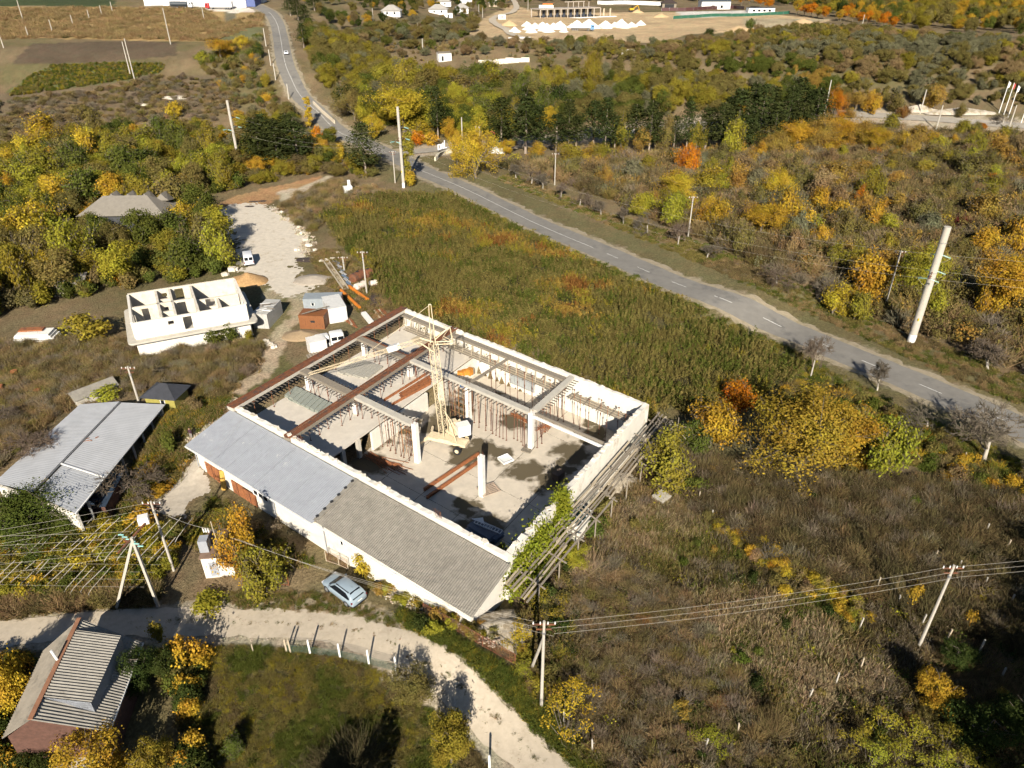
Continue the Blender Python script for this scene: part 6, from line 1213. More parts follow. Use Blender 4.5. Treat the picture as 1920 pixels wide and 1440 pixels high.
# ================================================================ VEHICLES
def quadm(mb, pts): return mb.add(pts, [(0, 1, 2, 3)])
def place(t, loc, rz):
    t.location = tuple(map(float, loc)); t.rotation_euler = (0, 0, rz); return t
def newthing(name, label, cat, group=None):
    t = bpy.data.objects.new(name, None); COL.objects.link(t); return tag(t, label, cat, group)
def wheel(par, x, y, r, wd):
    w_ = MB().tube((x, y-wd/2, r), (x, y+wd/2, r), r, r, 20).build('wheel', BLACK, par); s = 1 if y > 0 else -1
    MB().tube((x, y+s*(wd/2-.02), r), (x, y+s*(wd/2+.012), r), r*.66, r*.60, 16).build('rim', STEEL, w_)
def bevel_obj(o, wd=.06, seg=3):
    m = o.modifiers.new('b', 'BEVEL'); m.width = wd; m.segments = seg; m.limit_method = 'ANGLE'; m.angle_limit = math.radians(25); o.data.shade_smooth()
def suv(label, col):
    P = M('car_paint', col, .25, .03, 1, spec=.6); t = newthing('parked_car', label, 'car')
    st = [(-2.33, .80, .46, .86, .92), (-2.25, .93, .34, .98, 1.06), (-1.9, .98, .27, 1.04, 1.10), (-1.2, 1.0, .24, 1.03, 1.08), (0, 1.0, .24, .99, 1.06), (.95, 1.0, .24, .97, 1.07), (1.45, .99, .25, .93, 1.03), (1.95, .95, .28, .84, .93), (2.22, .86, .36, .72, .78), (2.34, .72, .46, .60, .62)]
    vs = []; fs = []
    for x, ws, zb, zt, zc in st:
        W = .94*ws; half = [(0, zb), (W*.80, zb), (W*.97, zb+.14), (W, (zb+zt)/2), (W*.97, zt-.08), (W*.88, zt), (W*.45, zc-.01), (0, zc)]
        ring = [(x, y, z) for y, z in half]+[(x, -y, z) for y, z in half[-2:0:-1]]; vs += ring
    R = 14
    for i in range(len(st)-1):
        for j in range(R): a = i*R+j; b = i*R+(j+1) % R; fs.append((a, a+R, b+R, b))
    fs += [tuple(range(R)), tuple(range((len(st)-1)*R+R-1, (len(st)-1)*R-1, -1))]
    o = MB().add(vs, fs).build('body', P, t, smooth=True)
    if sum(p.normal.z*p.area*(1 if p.center.z > .7 else -1) for p in o.data.polygons) < 0: o.data.flip_normals()
    # cabin
    cs = [(-2.22, .70, 1.00, 1.05), (-1.98, .72, 1.00, 1.42), (-1.62, .68, 1.0, 1.60), (-1.0, .67, 1.0, 1.655), (-.3, .67, 1.0, 1.66), (.25, .66, 1.0, 1.60), (.62, .68, 1.0, 1.40), (1.12, .74, 1.0, 1.05)]
    vs = []; fs = []
    for x, wr, z0, z1 in cs:
        f = (z1-1.0)/.66; wb = .86; wt = wb+(wr-wb)*min(1, f*1.2+.05); vs += [(x, wb, z0), (x, wt+.02, z1-.07), (x, wt-.08, z1), (x, 0, z1+.025*f), (x, -wt+.08, z1), (x, -wt-.02, z1-.07), (x, -wb, z0)]
    R = 7
    for i in range(len(cs)-1):
        for j in range(R-1): a = i*R+j; fs.append((a, a+1, a+R+1, a+R))
    fs += [tuple(range(R-1, -1, -1)), tuple(range((len(cs)-1)*R, len(cs)*R))]
    MB().add(vs, fs).build('cabin', P, t, smooth=True)
    gl = []
    quadm(MB(), [(1.13, .62, 1.06), (1.13, -.62, 1.06), (.36, -.53, 1.585), (.36, .53, 1.585)])
    MB().slab([(1.14, .64, 1.085), (1.14, -.64, 1.085), (.38, -.56, 1.60), (.38, .56, 1.60)], .02).build('windscreen', GLASS, t); MB().slab([(-1.68, .54, 1.625), (-1.68, -.54, 1.625), (-2.19, -.62, 1.14), (-2.19, .62, 1.14)], .02).build('rear_window', GLASS, t)
    for s in (1, -1):
        prof = [(.92, 1.05), (.30, 1.50), (-.45, 1.555), (-1.30, 1.53), (-1.86, 1.22), (-1.80, 1.06)]
        def yy(z): return s*(.868-.17*min(1, max(0, (z-1.0)/.56)))+s*.03
        MB().add([(x, yy(z), z) for x, z in prof]+[(x, yy(z)-s*.05, z) for x, z in prof], [tuple(range(6)) if s < 0 else tuple(range(5, -1, -1))]+[(i, (i+1) % 6, (i+1) % 6+6, i+6) for i in range(6)]).build('side_window', GLASS, t)
        MB().bar((.15, s*.60, 1.66), (-1.6, s*.60, 1.655), .05, .05).build('roof_rail', BLACK, t); MB().box((.85, s*1.0, 1.08), (.16, .2, .14)).build('mirror', P, t)
        for x in (1.42, -1.42): wheel(t, x, s*.83, .36, .24)
        MB().box((-2.2, s*.72, .88), (.14, .36, .16)).build('tail_light', M('tail_red', (.16, .01, .02), .3, .1), t); MB().box((2.14, s*.66, .70), (.16, .34, .12)).build('headlight', M('lamp_glass', (.6, .62, .65), .2, .05), t)
    MB().box((-2.28, 0, .42), (.14, 1.5, .16)).build('rear_bumper', BLACK, t); MB().box((-2.335, 0, .80), (.02, .5, .11)).build('number_plate', WPAINT, t); MB().box((2.3, 0, .5), (.1, .9, .16)).build('grille', BLACK, t); MB().box((1.17, 0, 1.04), (.14, 1.3, .03)).build('wiper_cowl', BLACK, t); MB().box((-1.3, 0, 1.7), (.14, .04, .06)).build('roof_antenna', P, t)
    return t
cpos = (G(621, 1100)+G(672, 1128))/2; F_ = GZ(617, 1085, .7); R_ = GZ(673, 1126, .8)
place(suv('light blue-grey five-door car parked on the grass beside the gravel track', (.27, .335, .39)), [(F_[0]+R_[0])/2, (F_[1]+R_[1])/2+.05, zat((F_[0]+R_[0])/2, (F_[1]+R_[1])/2)], math.atan2(F_[1]-R_[1], F_[0]-R_[0])).scale = (1.08, 1.08, 1.08)
def profile_body(prof, hw, name, mat, par, tum=.08):
    """body from a side profile (x, z), narrowed towards the top"""
    zs = [z for x, z in prof]; z0, z1 = min(zs), max(zs); w_ = lambda z: hw-tum*max(0, (z-z0)/(z1-z0)-.5)*2
    n = len(prof); vs = [(x, w_(z), z) for x, z in prof]+[(x, -w_(z), z) for x, z in prof]
    ar_ = sum(prof[i][0]*prof[(i+1) % n][1]-prof[(i+1) % n][0]*prof[i][1] for i in range(n))
    fs = [(i, i+n, (i+1) % n+n, (i+1) % n) for i in range(n)]+[tuple(range(n)), tuple(range(2*n-1, n-1, -1))]
    if ar_ > 0: fs = [tuple(reversed(f)) for f in fs]
    o = MB().add(vs, fs).build(name, mat, par); bevel_obj(o); return o
def van(label, col, loc, rz):
    t = newthing('parked_van', label, 'van'); P = M('van_white', col, .35, .04); profile_body([(-2.5, .35), (2.5, .35), (2.55, .9), (1.7, 1.15), (1.0, 2.15), (.6, 2.3), (-2.35, 2.3), (-2.5, 2.1)], .95, 'body', P, t, .12)
    for s in (-1, 1): MB().box((-2.50, s*.42, 1.65), (.06, .68, .62)).build('rear_window', GLASS, t); MB().box((1.0, s*.90, 1.55), (.9, .08, .5)).build('side_window', GLASS, t); MB().box((-2.5, s*.86, .95), (.08, .14, .4)).build('tail_light', M('tail_red', (.16, .01, .02)), t); wheel(t, 1.6, s*.85, .34, .22); wheel(t, -1.6, s*.85, .34, .22)
    MB().slab([(1.66, .75, 1.23), (1.66, -.75, 1.23), (1.06, -.68, 2.1), (1.06, .68, 2.1)], .03).build('windscreen', GLASS, t); MB().box((-2.52, 0, .42), (.12, 1.7, .18)).build('rear_bumper', BLACK, t); MB().box((-2.535, 0, .75), (.02, .5, .12)).build('number_plate', WPAINT, t)
    return place(t, loc, rz)
vp = G(462, 500); van('white van parked at the wood edge on the gravel yard, seen from behind', (.75, .76, .78), vp+[-.2, 2.2, 0], math.radians(112))
def smallcar(label, loc, rz, col): 
    t = newthing('driving_car', label, 'car'); P = M('silver_'+label[:6], col, .3, .03); profile_body([(-2.1, .3), (2.1, .3), (2.15, .7), (1.2, .92), (.5, 1.4), (-1.2, 1.42), (-1.9, .98), (-2.15, .85)], .88, 'body', P, t, .2)
    for s in (-1, 1): MB().box((-.3, s*.80, 1.13), (1.7, .06, .34)).build('side_window', GLASS, t); wheel(t, 1.3, s*.78, .32, .2); wheel(t, -1.3, s*.78, .32, .2)
    MB().slab([(1.12, .6, .99), (1.12, -.6, .99), (.55, -.55, 1.38), (.55, .55, 1.38)], .03).build('windscreen', GLASS, t); MB().slab([(-1.25, .55, 1.4), (-1.25, -.55, 1.4), (-1.85, -.6, 1.02), (-1.85, .6, 1.02)], .03).build('rear_window', GLASS, t); return place(t, loc, rz)
sp = G(537, 103); i_ = int(np.argmin(np.hypot(*(ROAD-sp[:2]).T))); dr_ = ROAD[i_+1]-ROAD[i_-1]; smallcar('small white car driving on the far road', [sp[0], sp[1], sp[2]+.32], math.atan2(dr_[1], dr_[0]), (.75, .76, .78))
def lorry(label, loc, rz, cabc, bodyc, tank=False, L=13.0, flip=1):
    t = newthing('lorry', label, 'lorry'); P = M('cab_'+label[:10], cabc, .4, .05); B = M('load_'+label[:10], bodyc, .5, .05)
    profile_body([(L/2-.2, .6), (L/2+2.0, .6), (L/2+2.05, 1.9), (L/2+1.7, 3.1), (L/2-.1, 3.2), (L/2-.2, 3.0)], 1.2, 'cab', P, t, .05); MB().slab([(L/2+2.1, 1.0, 1.95), (L/2+2.1, -1.0, 1.95), (L/2+1.8, -1.0, 2.9), (L/2+1.8, 1.0, 2.9)], .04).build('windscreen', GLASS, t)
    for s in (-1, 1): MB().box((L/2+1.1, s*1.2, 2.3), (.8, .06, .7)).build('side_window', GLASS, t)
    if tank: MB().tube((-L/2, 0, 2.2), (L/2-.7, 0, 2.2), 1.15, 1.15, 20).build('tank', B, t); MB().box((-.3, 0, 3.38), (L*.7, .5, .12)).build('catwalk', STEEL, t)
    else: o = MB().box((-.4, 0, 2.5), (L-.6, 2.5, 2.9)).build('trailer', B, t); bevel_obj(o, .05, 2); MB().box((-L/2-.12, 0, 2.5), (.06, 2.2, 2.6)).build('rear_doors', METALW, t)
    MB().box((0, 0, 1.0), (L, 1.0, .25)).build('chassis', BLACK, t)
    for s in (-1, 1):
        for x in (L/2+1.0, L/2-1.6, -L/2+1.2, -L/2+2.5, -L/2+3.8): wheel(t, x, s*1.05, .5, .32)
    return place(t, loc, rz)
lorry('red-cabbed lorry with long white trailer by the far logistics hall', G(415, 17.5), math.radians(180), (.45, .02, .02), (.76, .76, .76)); lorry('dark tank lorry with white cab by the far logistics hall', G(338, 15.5), 0.05, (.74, .74, .74), (.05, .06, .07), True, 10); lorry('white tank lorry with blue cab among the white gravel piles', G(1089, 57.5), math.radians(-3), (.15, .30, .50), (.70, .70, .68), True, 11.5)
dg = G(1184, 22); t = newthing('digger', 'small yellow digger on the far sandy site', 'digger'); DY = M('digger_yellow', (.60, .34, .02), .5, .1); MB().box((0, 0, 1.9), (3.2, 2.4, 1.4)).box((-1.2, 0, 1.8), (1.2, 2.6, 1.2)).build('house', DY, t); MB().box((.6, .7, 3.0), (1.4, 1.0, 1.4)).build('cab', GLASS, t); MB().bar((1.4, -.3, 2.2), (4.6, -.3, 4.6), .4, .5).bar((4.6, -.3, 4.6), (6.0, -.3, 1.8), .35, .4).box((6.0, -.3, 1.2), (.9, 1.0, .9)).build('boom', DY, t)
for s in (-1, 1): MB().box((0, s*1.1, .5), (4.0, .6, .9)).build('track', BLACK, t)
place(t, dg, .2)
# ================================================================ PEOPLE
def person(label, loc, rz, top, bottom, step=.0, hair=(.03, .02, .015)):
    t = newthing('person', label, 'person'); bm = bmesh.new(); 
    J = dict(pel=(0, 0, .95), wst=(0, 0, 1.1), chs=(0, 0, 1.32), nck=(0, .01, 1.50), hb=(0, .02, 1.58), hd=(0, .02, 1.70), ls=(-.17, 0, 1.42), le=(-.24, .02, 1.14), lw=(-.25, .12, .90), lh=(-.25, .15, .80), rs=(.17, 0, 1.42), re=(.24, .0, 1.14), rw=(.26, .1, .90), rh=(.26, .13, .80), lp=(-.09, 0, .92), lk=(-.10, step*.5+.02, .50), la=(-.10, step, .09), lf=(-.11, step+.17, .04), rp=(.09, 0, .92), rk=(.10, -step*.4+.03, .50), ra=(.10, -step, .09), rf=(.11, -step+.17, .04))
    Rr = dict(pel=.15, wst=.125, chs=.15, nck=.055, hb=.085, hd=.10, ls=.075, le=.047, lw=.034, lh=.04, rs=.075, re=.047, rw=.034, rh=.04, lp=.095, lk=.062, la=.042, lf=.04, rp=.095, rk=.062, ra=.042, rf=.04)
    V = {k: bm.verts.new(v) for k, v in J.items()}
    for a, b in (('pel', 'wst'), ('wst', 'chs'), ('chs', 'nck'), ('nck', 'hb'), ('hb', 'hd'), ('chs', 'ls'), ('ls', 'le'), ('le', 'lw'), ('lw', 'lh'), ('chs', 'rs'), ('rs', 're'), ('re', 'rw'), ('rw', 'rh'), ('pel', 'lp'), ('lp', 'lk'), ('lk', 'la'), ('la', 'lf'), ('pel', 'rp'), ('rp', 'rk'), ('rk', 'ra'), ('ra', 'rf')): bm.edges.new((V[a], V[b]))
    me = bpy.data.meshes.new('body'); order = list(J); bm.verts.index_update(); bm.to_mesh(me); o = bpy.data.objects.new('body', me); COL.objects.link(o); o.parent = t; o.modifiers.new('skin', 'SKIN'); ss = o.modifiers.new('sub', 'SUBSURF'); ss.levels = 1; ss.render_levels = 2
    for i, k in enumerate(order): me.skin_vertices[0].data[i].radius = (Rr[k], Rr[k]*.85)
    me.skin_vertices[0].data[0].use_root = True
    m = bpy.data.materials.new('clothes_'+label[:8]); m.use_nodes = True; n = m.node_tree; b_ = n.nodes['Principled BSDF']; b_.inputs['Roughness'].default_value = .85; tc = n.nodes.new('ShaderNodeTexCoord'); sx = n.nodes.new('ShaderNodeSeparateXYZ'); mr = n.nodes.new('ShaderNodeMapRange'); mr.inputs[2].default_value = 1.9; rp = n.nodes.new('ShaderNodeValToRGB'); rp.color_ramp.interpolation = 'CONSTANT'; e = rp.color_ramp.elements; e[0].color = (.02, .02, .02, 1); e[1].position = .06; e[1].color = (*bottom, 1)
    for ps, c in ((.50, top), (.80, (.50, .30, .22))): q = e.new(ps); q.color = (*c, 1)
    n.links.new(tc.outputs['Object'], sx.inputs[0]); n.links.new(sx.outputs[2], mr.inputs[0]); n.links.new(mr.outputs[0], rp.inputs[0]); n.links.new(rp.outputs[0], b_.inputs['Base Color']); me.materials.append(m)
    hb = bmesh.new(); bmesh.ops.create_icosphere(hb, subdivisions=2, radius=.115)
    for v in hb.verts: v.co = Vector((v.co.x, v.co.y*1.08-.015, v.co.z*1.0+1.735)) if v.co.z > -.02 or v.co.y < -.02 else Vector((v.co.x*.8, v.co.y*.5-.02, v.co.z*.4+1.735))
    hm = bpy.data.meshes.new('hair'); hb.to_mesh(hm); hm.materials.append(M('hair_dark', hair, .8, .2)); ho_ = bpy.data.objects.new('hair', hm); COL.objects.link(ho_); ho_.parent = t
    return place(t, loc, rz)
person('person in dark top and grey trousers standing behind the silver lean-to roof', G(358, 826)+[0, .3, 0], math.radians(170), (.05, .02, .03), (.30, .28, .26)); person('distant walking person in dark red top and light trousers at the road junction', [*G(772, 297)[:2], G(772, 297)[2]+.12], math.radians(60), (.12, .02, .03), (.55, .52, .5), .25)
# ================================================================ JUNCTION SIGN AND SCULPTURE
sg = G(815, 300); t = thing('letter_sign', sg, 'white block letters standing on a curved low wall at the junction', 'sign'); cw_ = [G(816, 302), G(822, 294), G(836, 288), G(852, 285), G(872, 281)]
for a, b in zip(cw_[:-1], cw_[1:]): MB().bar(a+[0, 0, .5], b+[0, 0, .5], .5, 1.2).build('wall_piece', M('sign_wall', (.55, .50, .38), .9, .1), t)
MB().prism([p[:2] for p in cw_]+[(p+[.6, 2.2, 0])[:2] for p in reversed(cw_)], sg[2]-.2, sg[2]+.95).build('deck', M('sign_deck', (.5, .46, .38), .9, .1), t)
LTM = M('letter_white', (.74, .74, .80), .6, .05)
def glyph(ch, p, d, h, wv):
    mb = MB(); p = np.array(p); u = np.array([0, 0, 1.]); k = .26
    if ch == 'D': mb.bar(p, p+u*h, k, k).bar(p+d*wv, p+d*wv+u*h, k, k).bar(p+u*.15, p+d*wv+u*.15, k, .3).bar(p+u*(h-.15), p+d*wv+u*(h-.15), k, .3)
    elif ch == 'L': mb.bar(p, p+u*h, k, k).bar(p+u*.15, p+d*wv+u*.15, k, .3)
    elif ch == 'T': mb.bar(p+d*wv/2, p+d*wv/2+u*h, k, k).bar(p+u*(h-.15), p+d*wv+u*(h-.15), k, .3)
    else: mb.bar(p, p+u*h, k*1.3, k)
    mb.build('letter', LTM, t)
la, lb_ = G(822, 287)+[0, 0, .95], G(846, 281)+[0, 0, .95]; d_ = unit(lb_-la); x = 0
for ch, adv, hh in (('D', 2.1, 2.2), ('I', .85, 2.2), ('I', .85, 2.5), ('L', 1.1, 3.3), ('', 3.0, 0), ('I', .9, 2.3), ('T', 1.7, 2.3), ('I', .9, 2.3)):
    if ch: glyph(ch, la+d_*x, d_, hh*.75, .95)
    x += adv*.72
rp_ = G(926, 288); t = thing('ring_sculpture', rp_, 'red oval ring sculpture on white base behind the golden maple', 'sculpture'); c = rp_+np.array([-.6, 1, 4.3]); pts = [c+np.array([1.25*math.cos(a), 0, 2.1*math.sin(a)]) for a in np.linspace(0, 2*math.pi, 25)]; MB().path(pts, .16, 6).build('ring', M('ring_red', (.42, .09, .05), .6, .1), t); MB().bar(c-[1.2, 0, .4], c+[1.2, 0, -.4], .1, .1).build('cross_bar', M('ring_red', (.42, .09, .05)), t); MB().box(rp_+[-.3, 1, .9], (2.6, 1.2, 2.0), .1).box(rp_+[2.2, .2, .8], (2.6, 1.4, 1.8), .1).build('base', WPAINT, t)
# limestone bank beyond the side road, roadside concrete parapet
heap('limestone_bank', 'white limestone rubble bank left part beyond the side road', 'rubble', G(1722, 207), 7, 3, 2.2, M('bank_stone', (.46, .40, .32), .95, .3, 1, .15, col2=(.30, .25, .17), thr=.5), 8, 22); heap('limestone_bank', 'white limestone rubble bank right part beyond the side road', 'rubble', G(1800, 211), 13, 4, 1.8, MATS['bank_stone'], 9, 26)
mb = MB(); pr = [G(588, 196), G(604, 212), G(620, 226), G(628, 233)]
for a, b in zip(pr[:-1], pr[1:]): mb.bar(a+[0, 0, .6], b+[0, 0, .6], .4, 1.3)
tag(mb.build('bridge_parapet', M('parapet', (.58, .50, .38), .9, .1), off=pr[0]), 'pale concrete parapet along the far road bend', 'parapet')
for k, (px, py, r, h) in enumerate(((80, 267, 5, .7), (52, 287, 6, .8), (25, 293, 3, .6), (330, 182, 8, .5), (275, 195, 5, .4), (320, 247, 3, .5))): heap('stone_outcrop', 'pale rubble outcrop on the brown slope'+(' above the left wood' if py > 240 else ' below the twin poles'), 'rubble', G(px, py), r, r*.5, h, STONE, 20+k, 14, group='pale outcrops on the slope')
for k, (px, py) in enumerate(((476, 378), (492, 377), (468, 387))): c = G(px, py); o = heap('mud_patch', 'dark burnt heap on the track above the gravel yard, '+('left', 'right', 'nearest')[k]+' one', 'ash heap', c, 1.3, .8, .14, M('ash', (.05, .035, .03), .95, .2), 40+k, 14)
heap('soil_heap', 'dark ash strip at the right edge of the gravel yard', 'ash heap', G(578, 487), 3.2, 1.6, .3, M('ash', (.05, .035, .03)), 51, 16)
heap('soil_heap', 'dark coal heap beside the thin pole in the scrap yard', 'coal heap', G(702, 560), 2.2, 3.2, .5, M('ash', (.05, .035, .03)), 52, 16)
